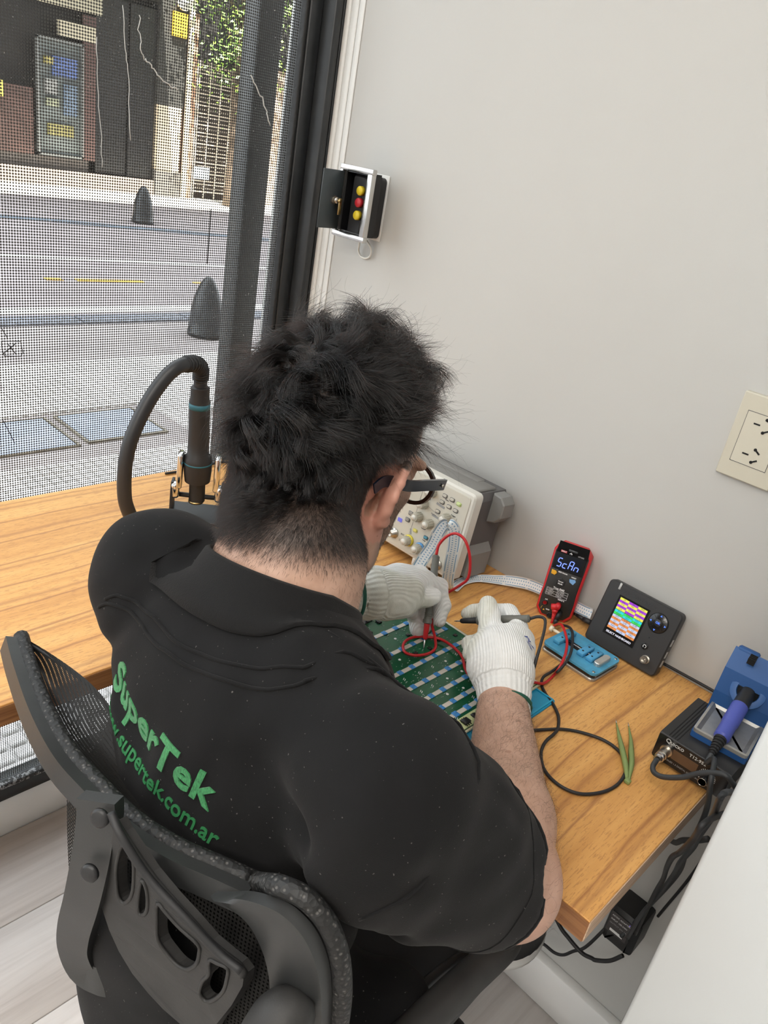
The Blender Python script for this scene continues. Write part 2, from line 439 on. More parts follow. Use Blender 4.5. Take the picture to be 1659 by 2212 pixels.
for nm, x0, x1, y0, y1, lb in (('hatch_cover', .508, .872, 1.888, 2.205, 'blue-grey metal hatch cover in the paving, the one nearer the post'),
                               ('hatch_cover', .00, .437, 1.872, 2.20, 'blue-grey metal hatch cover in the paving, farther from the post')):
    h = thing(nm, lb, 'hatch', Matrix.Translation(((x0 + x1) / 2, (y0 + y1) / 2, -0.030)), 'hatch covers in the pavement')
    MB().prism(rrect(x1 - x0, y1 - y0, 0.004, 1), 0, 0.010, 0.002).build('plate', M_plate, h)
    e = MB(); W_, H_ = x1 - x0 + 0.03, y1 - y0 + 0.03
    for s in (-1, 1): e.box((s * (W_ / 2 - 0.005), 0, 0.005), (0.010, H_, 0.010)).box((0, s * (H_ / 2 - 0.005), 0.005), (W_ - 0.02, 0.010, 0.010))
    e.build('rim', mat('rusty_rim', (0.23, 0.21, 0.17), 0.8, var=0.3), h)
M_curb = mat('granite', (0.17, 0.18, 0.21), 0.7, var=0.4, vscale=40)
cb = struct('curb', MB().box((4, 3.83, -0.10), (24, 0.17, 0.13)), mat('joint', (0.05, 0.05, 0.05), 0.9))
for i in range(12):
    o = MB().box((0, 0, 0), (0.785, 0.19, 0.05), 0.012, 2).build('curb_stone', M_curb, cb) if i == 0 else link('curb_stone', cs, cb)
    cs = o.data; o.location = (-0.6 + i * 0.8, 3.83 + rnd.uniform(-.004, .004), -0.038)
M_road = mat('street_cement', (0.30, 0.268, 0.275), 0.85, var=0.12, vscale=2.5, bump=0.3, bscale=40, bdist=0.004)
road = struct('street', MB().box((6, 6.9, -0.085), (34, 5.98, 0.11)), M_road)
def strip(name, a, b, wd, m, z=-0.0285):
    a = Vector((a[0], a[1], 0)); b = Vector((b[0], b[1], 0)); t_ = (b - a).normalized(); s_ = Vector((-t_.y, t_.x, 0)) * wd / 2
    v = [a - s_, b - s_, b + s_, a + s_]; v = [(p.x, p.y, z) for p in v] + [(p.x, p.y, z + 0.0035) for p in v]
    o = MB().add(v, [(0, 1, 2, 3), (4, 5, 6, 7), (0, 1, 5, 4), (1, 2, 6, 5), (2, 3, 7, 6), (3, 0, 4, 7)]).build(name, m, road); return o
M_line = mat('worn_white_paint', (0.80, 0.80, 0.78), 0.8, var=0.1, vscale=30)
strip('painted_line', (-0.5, 4.08), (7, 4.08), 0.15, M_line); strip('painted_line', (0.8, 5.97), (5.0, 5.56), 0.10, M_line)
M_yel = mat('worn_yellow_paint', (0.72, 0.44, 0.08), 0.8, var=0.25, vscale=12)
strip('painted_line', (1.95, 5.0), (2.52, 4.965), 0.075, M_yel); strip('painted_line', (1.71, 5.02), (1.84, 5.01), 0.075, M_yel)
strip('painted_line', (3.0, 4.93), (3.2, 4.92), 0.05, M_yel)
strip('gutter', (2.2, 8.05), (7, 7.25), 0.22, mat('gutter_stone', (0.13, 0.155, 0.19), 0.8, var=0.4, vscale=25))
far_walk = struct('sidewalk', MB().box((6, 12.2, -0.085), (34, 4.62, 0.125)), mat('far_paving', (0.74, 0.72, 0.68), 0.9, var=0.12, vscale=5))

# bollards: black domed cones
M_bol = mat('black_enamel', (0.022, 0.025, 0.029), 0.35, var=0.3, vscale=12, bump=0.15, bscale=30, bdist=0.004)
prof = [(0.0, 0.40), (0.014, 0.398), (0.032, 0.385), (0.052, 0.355), (0.074, 0.31), (0.094, 0.25), (0.108, 0.18), (0.116, 0.10), (0.120, 0.03), (0.126, 0.025), (0.126, 0.0), (0.0, 0.0)]
for (x, y, lb, sc) in ((4.35, 8.17, 'black domed bollard on the far side of the street', 1.08), (2.085, 3.37, 'black domed bollard on the near pavement beside the steel post', 0.98)):
    o = MB().lathe([(r * sc, z * sc) for r, z in prof], 28).build('bollard', M_bol, None)
    o.location = (x, y, -0.0225); tag(o, lb, 'bollard', 'street bollards')

# ------------------------------------------------------------------ facade across the street
FY = 11.25
M_fac = mat('charcoal_facade', (0.016, 0.015, 0.0145), 0.6, var=0.3, vscale=3)
fac = struct('facade', MB().box((4.7, FY + 0.45, 3.3), (18.0, 0.5, 6.7)).box((0.2, FY + 0.08, 3.2), (6.4, 0.36, 6.6)).box((5.0, FY + 0.1, 4.6), (4.0, 0.36, 3.8)), M_fac)
def fp(name, x0, x1, z0, z1, m, y0=-0.06, d=0.08, r=0.0):
    return MB().box(((x0 + x1) / 2, FY + y0 + d / 2, (z0 + z1) / 2), (x1 - x0, d, z1 - z0), r, 1).build(name, m, fac)
fp('added_sunshade', 1.0, 6.22, 3.02, 3.12, M_fac, -1.35, 1.4)  # slab added above the view to keep sun off the dark facade
fp('base_step', 1.0, 6.24, -0.02, 0.20, mat('brown_stone', (0.17, 0.135, 0.115), 0.7, var=0.2, vscale=8), -0.12, 0.3)
fp('base_step', 1.0, 5.2, 0.20, 0.37, mat('grey_step', (0.10, 0.09, 0.085), 0.7, var=0.2), 0.05, 0.2)
fp('shutter_panel', 5.28, 5.78, 0.22, 2.6, mat('black_door', (0.010, 0.010, 0.011), 0.4, var=0.2), 0.0, 0.08)
fp('shutter_panel', 5.80, 6.24, 0.22, 2.6, mat('black_door', (0.010, 0.010, 0.011), 0.4, var=0.2), -0.03, 0.08)
fp('pilaster', 6.25, 6.72, 1.33, 3.4, mat('dark_pilaster', (0.04, 0.04, 0.038), 0.6), -0.10, 0.3)
fp('pilaster', 6.29, 6.70, 0.36, 1.33, mat('cream_render', (0.66, 0.56, 0.42), 0.8, var=0.08, vscale=6), -0.10, 0.3)
fp('pilaster', 6.26, 6.72, -0.02, 0.36, mat('grey_base', (0.10, 0.095, 0.09), 0.8, var=0.15), -0.13, 0.33)
fp('pilaster', 6.84, 6.97, -0.02, 3.4, mat('tan_brick', (0.42, 0.25, 0.17), 0.8, var=0.15), -0.05, 0.3)
gl = glass_mat('shop_glass', (0.72, 0.82, 0.84, 1), 1.0)
fr = MB()
for x in (4.40, 5.06): fr.box((x, FY - 0.02, 1.15), (0.03, 0.05, 1.52))
fr.box((4.73, FY - 0.02, 1.905), (0.69, 0.05, 0.03)).box((4.73, FY - 0.02, 0.40), (0.69, 0.05, 0.03))
fr.build('door_frame', mat('grey_metal', (0.16, 0.17, 0.17), 0.4), fac)
# drinks fridge behind the shop door, with shelves of packs
fp('fridge_back', 4.42, 5.05, 0.41, 1.90, mat('pale_fridge', (0.125, 0.145, 0.145), 0.5, var=0.2, vscale=5), 0.01, 0.05)
for (a, b, c1, c2, cc) in ((4.5, 4.62, 1.58, 1.68, (0.30, 0.27, 0.1)), (4.62, 4.98, 1.45, 1.70, (0.07, 0.11, 0.26)), (4.78, 4.98, 0.95, 1.36, (0.10, 0.14, 0.20)),
                        (4.52, 4.70, 1.05, 1.15, (0.22, 0.24, 0.17)), (4.54, 4.92, 0.66, 0.82, (0.19, 0.175, 0.07)), (4.50, 4.68, 1.2, 1.4, (0.2, 0.21, 0.21))):
    fp('fridge_shelf', a, b, c1, c2, mat('packs', cc, 0.6, var=0.4, vscale=25), -0.04, 0.06)
fp('sign_panel', 4.72, 5.26, 1.97, 2.16, mat('beige_sign', (0.50, 0.46, 0.35), 0.7), -0.03, 0.1)
fp('sign_panel', 4.45, 5.36, 2.33, 2.62, mat('beige_sign', (0.50, 0.47, 0.36), 0.7), -0.03, 0.1)
fp('counter', 3.4, 4.33, 0.37, 1.24, mat('red_brown_panel', (0.075, 0.040, 0.034), 0.6, var=0.3, vscale=4), -0.02, 0.12)
fp('notice', 3.78, 3.91, 1.07, 1.27, mat('yellow_notice', (0.75, 0.66, 0.12), 0.6), -0.05, 0.03)
fp('door_jamb', 5.08, 5.27, 0.37, 2.3, mat('dark_red_jamb', (0.085, 0.045, 0.04), 0.5), -0.02, 0.06)
o = MB().cyl((6.775, FY - 0.15, -0.02), (6.775, FY - 0.15, 3.6), 0.048, 14).build('downpipe', mat('cream_pipe', (0.80, 0.72, 0.55), 0.5), fac)
fp('wall_sign', 6.45, 6.69, 2.315, 2.64, mat('amber_sign', (0.85, 0.52, 0.04), 0.5), -0.16, 0.05)
MB().cyl((6.62, FY - 0.11, 2.80), (6.62, FY - 0.17, 2.80), 0.125, 24).cyl((6.62, FY - 0.17, 2.80), (6.62, FY - 0.18, 2.80), 0.07, 20).build('round_sign', mat('white_disc', (0.62, 0.62, 0.62), 0.5, var=0.35, vscale=14), fac)
# barred gate: every bar is a piece
fp('gate_back', 6.97, 7.80, -0.02, 2.1, mat('brown_hallway', (0.045, 0.034, 0.028), 0.8, var=0.3), 0.12, 0.05)
gate = thing('security_gate', 'cream barred security gate between the downpipe and the steel post, across the street', 'gate', Matrix.Translation((0, FY - 0.02, 0)))
M_bar = mat('cream_bar', (0.46, 0.40, 0.33), 0.5)
bh = MB().box((0, 0, 0), (0.80, 0.012, 0.020)).mesh('horizontal_bar'); bh.materials.append(M_bar)
bv = MB().box((0, 0, 0), (0.016, 0.02, 2.1)).mesh('vertical_bar'); bv.materials.append(mat('cream_bar_light', (0.55, 0.50, 0.42), 0.5))
for k in range(34):
    o = link('horizontal_bar', bh, gate); o.location = (7.38, 0, 0.10 + k * 0.058)
for x in (6.99, 7.03, 7.24, 7.462, 7.68, 7.775):
    o = link('vertical_bar', bv, gate); o.location = (x, -0.018, 1.03)
p_ = MB().box((7.17, FY - 0.055, 0.40), (0.31, 0.01, 0.19)).build('notice', mat('pale_blue_poster', (0.62, 0.72, 0.80), 0.6, var=0.2, vscale=20), None)
tag(p_, 'pale blue poster hung on the barred gate', 'poster')
fp('tan_wall', 7.85, 9.2, -0.02, 2.2, mat('tan_wall', (0.40, 0.30, 0.23), 0.8, var=0.25, vscale=9), -0.05, 0.3)

# trees whose crowns hang over the gate: real leaves on twigs
M_leafs = [mat('leaf_green', (0.10, 0.20, 0.035), 0.5, var=0.4, vscale=9), mat('leaf_lime', (0.25, 0.42, 0.05), 0.5, var=0.3, vscale=9)]
def tree(x, y, z0, lab, seed, R):
    rr = random.Random(seed)
    t_ = thing('street_tree', lab, 'tree', Matrix.Translation((x, y, -0.0225)))
    MB().tube([(0, 0, 0), (0.03, 0.02, 1.0), (-0.03, 0, 2.0), (0.05, 0, 3.0), (0.0, 0.1, 4.4)], 0.1, 10, 4, radii=[.13, .11, .095, .08, .04]).build('trunk', mat('bark', (0.10, 0.075, 0.055), 0.9, bump=0.5, bscale=20, bdist=0.02), t_)
    b = MB(); tips = []
    for k in range(26):
        a = rr.uniform(0, 2 * PI); h = rr.uniform(2.0, 4.2); e = Vector((math.cos(a) * rr.uniform(.5, R), math.sin(a) * rr.uniform(.3, 0.8), h + rr.uniform(-0.2, 0.9)))
        s_ = Vector((0, 0, h - 0.25)); mid = (s_ + e) / 2 + Vector((0, 0, 0.15)); b.tube([s_, mid, e], 0.02, 5, 3, radii=[.035, .02, .006]); tips += [mid, e, (mid + e) / 2]
    b.build('branches', mat('bark', (0.10, 0.075, 0.055), 0.9), t_)
    for gi in range(2):
        lf = MB()
        for k in range(2600 if gi == 0 else 1300):
            p = rr.choice(tips) + Vector((rr.gauss(0, .24), rr.gauss(0, .2), rr.gauss(0, .22)))
            u = Vector((rr.gauss(0, 1), rr.gauss(0, 1), rr.gauss(0, 1))).normalized(); v_ = u.orthogonal().normalized(); L = rr.uniform(.05, .10)
            lf.add([p, p + u * L * .5 + v_ * L * .28, p + u * L, p + u * L * .5 - v_ * L * .28], [(0, 1, 2, 3)])
        o = lf.build('leaves', M_leafs[gi], t_, fix=False); o['kind'] = 'stuff'
tree(7.35, 10.55, 0, 'leafy street tree with a green crown over the barred gate', 3, 1.0)
tree(9.2, 10.5, 0, 'leafy street tree seen in the gap beside the steel post', 5, 0.9)
# ================================================================== the desk
n = NT('warm_wood_laminate'); tcn = n.t.nodes.new('ShaderNodeTexCoord'); sp = n.t.nodes.new('ShaderNodeSeparateXYZ'); n.t.links.new(tcn.outputs['Object'], sp.inputs[0])
v = n.coord((2.2, 34, 34)); vb = n.coord((5, 9, 9))
wob = n.noise(1.0, 3, 0.5, n.coord((2.4, 3.2, 3)))
cb_ = n.t.nodes.new('ShaderNodeCombineXYZ')
yw = n.math('ADD', sp.outputs[1], n.math('MULTIPLY', n.math('SUBTRACT', wob, 0.5), 0.035))
grain = n.noise(1.0, 6, 0.6, v, 0.4)
fine = n.noise(1.0, 3, 0.65, n.coord((60, 520, 300)))
yw2 = n.math('ADD', yw, n.math('MULTIPLY', n.math('SUBTRACT', grain, 0.5), 0.02))
ln = n.math('PINGPONG', yw2, 0.0275); ln2 = n.math('PINGPONG', n.math('ADD', yw2, 0.013), 0.041)
dark = n.math('MULTIPLY', n.math('SUBTRACT', 1.0, n.math('SMOOTH_MIN', n.math('MULTIPLY', ln, 330), 1.0, True)), 0.75)
dark2 = n.math('MULTIPLY', n.math('SUBTRACT', 1.0, n.math('SMOOTH_MIN', n.math('MULTIPLY', ln2, 200), 1.0, True)), 0.5)
c = n.ramp(grain, [(0.25, (0.53, 0.25, 0.072)), (0.48, (0.68, 0.355, 0.112)), (0.72, (0.78, 0.45, 0.16))])
c = n.mix(n.math('ADD', dark, dark2, True), c, (0.30, 0.12, 0.045, 1))
c = n.mix(n.math('MULTIPLY', n.math('GREATER_THAN', fine, 0.57), 0.45), c, (0.36, 0.16, 0.055, 1))
n.col(c); n.p(Roughness=0.42); n.b.inputs['Specular IOR Level'].default_value = 0.3; n.bump(fine, 0.06, 0.0004); M_wood = n.m
n = NT('wood_edge'); g_ = n.noise(1.0, 5, 0.6, n.coord((8, 8, 240)), 0.3); n.col(n.ramp(g_, [(0.3, (0.20, 0.080, 0.028)), (0.7, (0.36, 0.165, 0.062))])); n.p(Roughness=0.5); M_edge = n.m
n = NT('worn_board_edge'); g_ = n.noise(1.0, 4, 0.6, n.coord((20, 40, 300)), 0.3); n.col(n.ramp(g_, [(0.3, (0.42, 0.27, 0.17)), (0.6, (0.62, 0.46, 0.33)), (0.8, (0.72, 0.60, 0.48))])); n.p(Roughness=0.6); M_raw = n.m
desk = thing('corner_desk', 'L-shaped warm wood desk fixed along the window and the white wall', 'desk', Matrix.Translation((0, 0, 0)))
DT, DB = 0.75, 0.722
X0, XF, YB, YF, YE = -1.95, -0.468, 0.014, -0.447, -1.007
poly = [(X0, YB), (X0, YF), (XF, YF), (XF, YE), (-0.002, YE), (-0.002, YB)]
MB().prism(poly, DB, DT, 0.0008).build('desktop', M_wood, desk)
e = MB().box(((X0 + XF) / 2 - 0.0, YF - 0.0006, (DT + DB) / 2 - 0.0005), (XF - X0, 0.0010, DT - DB - 0.002))
e.box((XF - 0.0006, (YF + YE) / 2, (DT + DB) / 2 - 0.0005), (0.0010, YF - YE, DT - DB - 0.002)); e.build('front_edging', M_edge, desk)
MB().box((XF / 2, YE - 0.0006, (DT + DB) / 2 - 0.0005), (-XF - 0.001, 0.0010, DT - DB - 0.002)).build('end_edging', M_raw, desk)
M_brk = mat('white_steel_bracket', (0.6, 0.6, 0.6), 0.4)
for (x, y, a) in ((-0.014, -0.30, 0), (-0.014, -0.72, 0)):
    b = MB().box((x, y, 0.60), (0.024, 0.03, 0.24)).box((-0.13, y, 0.712), (0.24, 0.03, 0.018)); b.tube([(-0.016, y, 0.52), (-0.22, y, 0.705)], 0.008, 8); b.build('bracket', M_brk, desk)
for x in (-1.90, -1.1):
    MB().box((x, 0.0, 0.361), (0.03, 0.022, 0.722)).build('leg', M_brk, desk)

M_blk = mat('matt_black_plastic', (0.016, 0.016, 0.017), 0.45, bump=0.12, bscale=900, bdist=0.0003)
M_blk_g = mat('gloss_black_plastic', (0.010, 0.010, 0.011), 0.2)
M_blk_r = mat('black_rubber', (0.014, 0.014, 0.015), 0.55)
M_red = mat('red_rubber', (0.55, 0.018, 0.022), 0.4); M_redw = mat('red_silicone', (0.50, 0.012, 0.016), 0.35)
M_steel = mat('bright_steel', (0.62, 0.61, 0.59), 0.25, metal=1.0); M_chrome = mat('chrome', (0.80, 0.80, 0.80), 0.08, metal=1.0)
M_nickel = mat('nickel', (0.56, 0.53, 0.48), 0.3, metal=1.0); M_brass = mat('brass', (0.55, 0.42, 0.2), 0.3, metal=1.0)
M_wp = mat('white_print', (0.75, 0.75, 0.75), 0.6); M_dp = mat('dark_print', (0.05, 0.05, 0.06), 0.6); M_gp = mat('grey_print', (0.30, 0.30, 0.30), 0.6)

# ------------------------------------------------------------------ oscilloscope
t5 = math.radians(5)
sc = thing('oscilloscope', 'beige bench oscilloscope with grey sides standing against the white wall', 'oscilloscope', frame((-.128, -.55, .766), (0, -1, 0), (math.sin(t5), 0, math.cos(t5))))
M_bei = mat('beige_plastic', (0.60, 0.57, 0.49), 0.5, bump=0.05, bscale=500); M_bei2 = mat('light_bezel', (0.72, 0.70, 0.64), 0.45)
M_gry = mat('dark_grey_case', (0.115, 0.11, 0.11), 0.6, bump=0.1, bscale=700); M_gry2 = mat('mid_grey_case', (0.24, 0.235, 0.225), 0.6)
SW, SH = 0.31, 0.147
MB().prism(rrect(SW, SH, 0.008, 4, -SW / 2, SH / 2), -0.016, 0.004, 0.003).build('front_bezel', M_bei2, sc, auto=40)
MB().prism(rrect(SW - 0.016, SH - 0.012, 0.005, 3, -SW / 2 + 0.001, SH / 2 - 0.001), 0.0040, 0.0055, 0.0006).build('front_panel', M_bei, sc)
q = MB().prism([(-0.300, 0.001), (-0.010, 0.001), (-0.010, 0.128), (-0.016, 0.140), (-0.294, 0.140), (-0.300, 0.128)], -0.100, -0.016)
q.build('case', M_gry, sc)
q = MB().box((-0.155, 0.1415, -0.050), (0.27, 0.006, 0.055), 0.002, 1).box((-0.155, 0.1445, -0.070), (0.22, 0.004, 0.022), 0.002, 1); q.build('top_cover', M_gry2, sc)
# rear corner guard on the right
q = MB().prism([(-0.012, 0.140), (-0.012, 0.090), (0.004, 0.095), (0.013, 0.106), (0.013, 0.128), (0.004, 0.138)], -0.090, -0.060, 0.002); q.build('corner_guard', M_gry2, sc)
q = MB().prism([(-0.012, 0.0), (0.0, 0.0), (0.0, 0.04), (-0.012, 0.055)], -0.085, -0.03, 0.002); q.build('side_foot', M_gry2, sc)
for x in (-0.26, -0.07):
    MB().box((x, -0.005, -0.002), (0.03, 0.014, 0.012), 0.002, 1).build('front_foot', M_bei2, sc)
for x in (-0.28, -0.03): MB().box((x, -0.003, -0.09), (0.03, 0.012, 0.014), 0.001, 1).build('rear_foot', M_gry2, sc)
MB().box((-0.215, 0.086, 0.006), (0.135, 0.085, 0.002), 0.0008, 1).build('screen', mat('scope_screen', (0.02, 0.025, 0.05), 0.15), sc)
MB().box((-0.1265, 0.0503, 0.006), (0.008, 0.006, 0.003)).build('indicator', emis('blue_led', (0.25, 0.25, 1, 1), 0.6), sc)
M_knob = mat('beige_knob', (0.50, 0.475, 0.40), 0.45); M_kcap = mat('knob_cap', (0.70, 0.68, 0.62), 0.35)
M_ky = mat('yellow_ring', (0.72, 0.60, 0.06), 0.5); M_kb = mat('blue_ring', (0.10, 0.30, 0.62), 0.5)
def knob(x, y, r, par=sc, ring=None, h=0.015):
    T_ = Matrix.Translation((x, y, 0.0055))
    if ring: MB().lathe([(r * 1.28, 0), (r * 1.28, 0.003), (r * 1.0, 0.004)], 20, T_).build('knob_ring', ring, par)
    k_ = MB()
    prof_ = [(r, 0), (r, h * .75), (r * .9, h), (0, h)]
    k_.lathe(prof_, 20, T_)
    for a in range(12): k_.box((0, 0, 0), (0.0012, 0.0012, h * .7), 0, 1, T_ @ Matrix.Translation((r * math.cos(a * PI / 6), r * math.sin(a * PI / 6), h * .36)))
    o = k_.build('knob', M_knob, par, auto=40)
    MB().lathe([(r * .66, h), (r * .66, h + 0.0008), (0, h + 0.0012)], 16, T_).build('knob_cap', M_kcap, o)
for x, y, rg in ((-.0775, .1205, None), (-.087, .0965, None), (-.0905, .0725, None), (-.0668, .0708, None), (-.0385, .0935, None), (-.045, .0678, None), (-.0985, .0262, M_ky), (-.074, .0238, M_kb)):
    knob(x, y, 0.0072 if rg is None else 0.0075, ring=rg)
M_bt = mat('grey_button', (0.28, 0.275, 0.26), 0.5); M_btl = mat('beige_button', (0.56, 0.53, 0.46), 0.5)
def btn(x, y, m, par=sc, w_=0.0075, h_=0.0042, rim=M_gry):
    a_ = MB().prism(rrect(w_ + 0.0022, h_ + 0.0024, 0.0022, 3, x, y - 0.0004), 0.0052, 0.0062).build('button', rim, par)
    MB().prism(rrect(w_, h_, 0.0018, 3, x, y + 0.0003), 0.006, 0.0082, 0.0006).build('button_cap', m, a_)
for x, y in ((-.054, .1246), (-.0391, .1244), (-.0561, .1132), (-.0414, .1117), (-.0278, .111), (-.0592, .0956), (-.0773, .0599)): btn(x, y, M_btl)
btn(-.0254, .1231, mat('green_button', (0.62, 0.72, 0.36), 0.5), rim=mat('green_rim', (0.45, 0.55, 0.2), 0.5)); btn(-.0915, .0474, mat('yellow_button', (0.68, 0.62, 0.15), 0.5), rim=mat('yellow_rim', (0.5, 0.48, 0.2), 0.5)); btn(-.0678, .0457, mat('teal_button', (0.08, 0.30, 0.42), 0.5))
for x, y in ((-.1087, .07), (-.1118, .0575), (-.137, .082)): btn(x, y, M_bt, rim=M_gry, w_=.008, h_=.005)
pr_ = MB()
for x0, y0, x1, y1 in ((-.0656, .1072, -.0491, .1055), (-.0684, .0862, -.0512, .0852), (-.0425, .0815, -.0341, .0818)): pr_.tube([(x0, y0, .0056), (x1, y1, .0056)], 1, flat=(.0036, .0006, (0, 0, 1)))
for P_ in ([(-.1005, .054), (-.0985, .1), (-.096, .134), (-.058, .134)], [(-.0985, .1), (-.051, .0885), (-.051, .02), (-.0905, .006)], [(-.1005, .054), (-.104, .012)], [(-.05, .078), (-.0505, .03)], [(-.022, .1), (-.021, .082), (-.024, .076)]):
    pr_.tube([(x, y, .0056) for x, y in P_], 1, flat=(.0005, .0004, (0, 0, 1)))
pr_.tube([(-.1015, .046, .0056), (-.0985, .037, .0056)], 1, flat=(.003, .0005, (0, 0, 1))).tube([(-.0635, .031, .0056), (-.057, .035, .0056)], 1, flat=(.003, .0005, (0, 0, 1)))
pr_.build('panel_lines', M_gp, sc)
def ptext(s, x, y, size, par, m=M_dp, z=0.0058, **kw): return text(s, size, m, par, Matrix.Translation((x, y, z)), **kw)
for s_, x, y in (('Horizontal', -.082, .1335), ('Vertical', -.0885, .107), ('Position', -.0705, .0875), ('Trigger', -.034, .1015), ('Volts', -.0735, .0395), ('Menu', -.052, .1195)): ptext(s_, x, y, .0032, sc)
for x in (-.1314, -.0329):
    MB().lathe([(.0085, 0), (.0085, .002), (.0055, .002), (.0055, .012), (.0035, .012), (.0035, .006), (0, .006)], 18, Matrix.Translation((x, .024 if x < -.1 else .015, .0055))).build('input_socket', M_nickel, sc)
ptext('EXT', -.118, .029, .004, sc); ptext('2 V', -.119, .018, .0045, sc)

# ------------------------------------------------------------------ keyed switch box on the wall
kb = thing('switch_box', 'black wall switch box with a bright metal frame and open keyed door', 'switch box', frame((-.0605, -.06, 1.2), (0, -1, 0), (0, 0, 1)))
o = MB().prism(rrect(.034, .098, .008, 4, .0755, .0575), -.0600, -.010, .004).build('housing', M_blk, kb, auto=40)
MB().box((.080, .058, -.0592), (.032, .106, .0028), .001, 1).build('wall_gasket', mat('pale_sealant', (0.7, 0.7, 0.68), 0.6), kb)
q = MB()
for (cx, cy, w_, h_) in ((.0775, .1135, .079, .009), (.0775, .0085, .079, .009), (.0422, .061, .0075, .098), (.1105, .061, .0115, .098)): q.box((cx, cy, -.002), (w_, h_, .010), .0016, 2)
q.build('metal_frame', M_steel, kb, auto=40)
q = MB().box((.072, .061, -.030), (.058, .094, .004)).box((.047, .061, -.018), (.004, .094, .024)).box((.0765, .0135, -.018), (.058, .004, .024)).box((.0765, .109, -.018), (.058, .004, .024)).box((.105, .061, -.018), (.004, .094, .024))
q.build('box_interior', M_blk_g, kb)
for y_, cc, r_ in ((.0822, (.62, .47, .02), .0075), (.0637, (.45, .02, .03), .0075), (.0438, (.62, .47, .02), .0075)):
    MB().lathe([(r_, -.028), (r_, -.021), (r_ * .85, -.0195), (0, -.0192)], 20, Matrix.Translation((.0868, y_, 0.0185))).build('push_button', mat('button_plastic', cc, 0.4), kb)
d_ = MB().box((.0480, .061, .0240), (.0022, .092, .046), .0006, 1).build('door', mat('grey_painted_steel', (0.045, 0.055, 0.06), 0.45), kb)
MB().cyl((.049, .061, .0185), (.0535, .061, .0185), .0068, 6, smooth=False).cyl((.0535, .061, .0185), (.060, .061, .0185), .0052, 16).build('lock_barrel', M_nickel, d_)
MB().box((.0615, .052, .0135), (.0016, .026, .007), .0006, 1).cyl((.060, .061, .0165), (.0645, .061, .0165), .0032, 10).build('lock_cam', M_brass, d_)
MB().cyl((.0465, .061, .0185), (.0445, .061, .0185), .007, 16).box((.0405, .058, .0205), (.0075, .0022, .009), .0006, 1).build('key', M_nickel, d_)
MB().tube([(.037 - .006 * math.cos(a), .052 + .009 * math.sin(a), .022) for a in [k * PI / 8 for k in range(16)]], .0008, 6, closed=True).build('key_ring', M_nickel, d_)
MB().tube([(.060, .006, -.045), (.056, -.006, -.05), (.0535, -.019, -.053), (.060, -.027, -.055), (.072, -.0275, -.056), (.0815, -.021, -.056), (.0815, -.009, -.055), (.070, .004, -.05)], .0018, 8, 5).build('cable_loop', mat('white_cable', (0.72, 0.71, 0.66), 0.5), kb)

# ------------------------------------------------------------------ wall socket
so = thing('wall_socket', 'cream double power socket plate on the white wall', 'socket', frame((0, -.862, 1.1045), (0, -1, 0), (0, 0, 1)))
M_cream = mat('cream_plastic', (0.55, 0.515, 0.42), 0.45)
MB().prism(rrect(.070, .1105, .002, 2), 0, .0085, .0015).build('plate', M_cream, so, auto=40)
md = MB().prism(rrect(.0450, .0662, .001, 1), .0085, .0090).build('module', mat('cream_module', (0.57, 0.535, 0.44), 0.42), so)
q = MB()
for s in (-1, 1): q.box((s * .0228, 0, .0088), (.0005, .067, .0005)).box((0, s * .0334, .0088), (.046, .0006, .0005))
q.build('module_gap', M_dp, so)
M_hole = mat('slot_black', (0.004, 0.004, 0.004), 0.8)
for cy in (-.0195, .020):
    q = MB()
    q.box((-.0072, cy - .0, .0092), (.0080, .0019, .0006))
    for (x0, y0, x1, y1) in ((.0025, cy + .0088, .0088, cy + .0045), (.0028, cy - .0078, .0090, cy - .0036)):
        q.tube([(x0, y0, .0092), (x1, y1, .0092)], 1, flat=(.0021, .0006, (0, 0, 1))).lathe([(.0020, 0), (.0020, .0007), (0, .0007)], 12, Matrix.Translation((x0, y0, .0089)))
    q.build('slots', M_hole, so)

# ------------------------------------------------------------------ multimeter
yaw, lean = .3377, .17
u_ = Vector((math.sin(yaw), -math.cos(yaw), 0)); nn = Vector((-math.cos(yaw), -math.sin(yaw), 0)); v_ = Vector((0, 0, 1)) * math.cos(lean) - nn * math.sin(lean)
MM_M = frame(Vector((-.058, -.6665, .7512)), u_, v_)
mm = thing('multimeter', 'black digital multimeter in a red holster leaning on the wall', 'multimeter', MM_M)
def octo(x0, x1, y0, y1, c, cb_=None, waist=0.0):
    cb_ = cb_ or c
    return [(x0 + cb_, y0), (x1 - cb_, y0), (x1 + 0.0005, y0 + cb_ * 1.3), (x1 + .001, y0 + .03), (x1 - waist, y0 + .045), (x1 + .0015, y1 - c * 1.2), (x1 - c, y1), (x0 + c, y1), (x0 - .0008, y1 - c * 1.2), (x0 + waist, y0 + .045), (x0 - .001, y0 + .03), (x0 - .0005, y0 + cb_ * 1.3)]
MB().prism(octo(-.003, .0515, 0, .1185, .0085, .008), -.026, -.001, .002).build('holster', M_red, mm, auto=50)
MB().prism(octo(.0, .0485, .003, .1155, .007, .008), -.002, .0012, .0012).build('body', mat('charcoal_plastic', (0.022, 0.021, 0.020), 0.42, bump=0.1, bscale=900), mm, auto=50)
MB().prism(octo(.0015, .047, .078, .1135, .006, .0005), .0011, .0018, .0005).build('display_surround', M_blk_g, mm)
sr = MB().prism(rrect(.0405, .0235, .001, 2, .0225, .0925), .0018, .0021).build('screen', mat('lcd_black', (0.006, 0.008, 0.014), 0.15), mm)
M_lcd = emis('lcd_blue', (0.20, 0.30, 1.0, 1), 1.6)
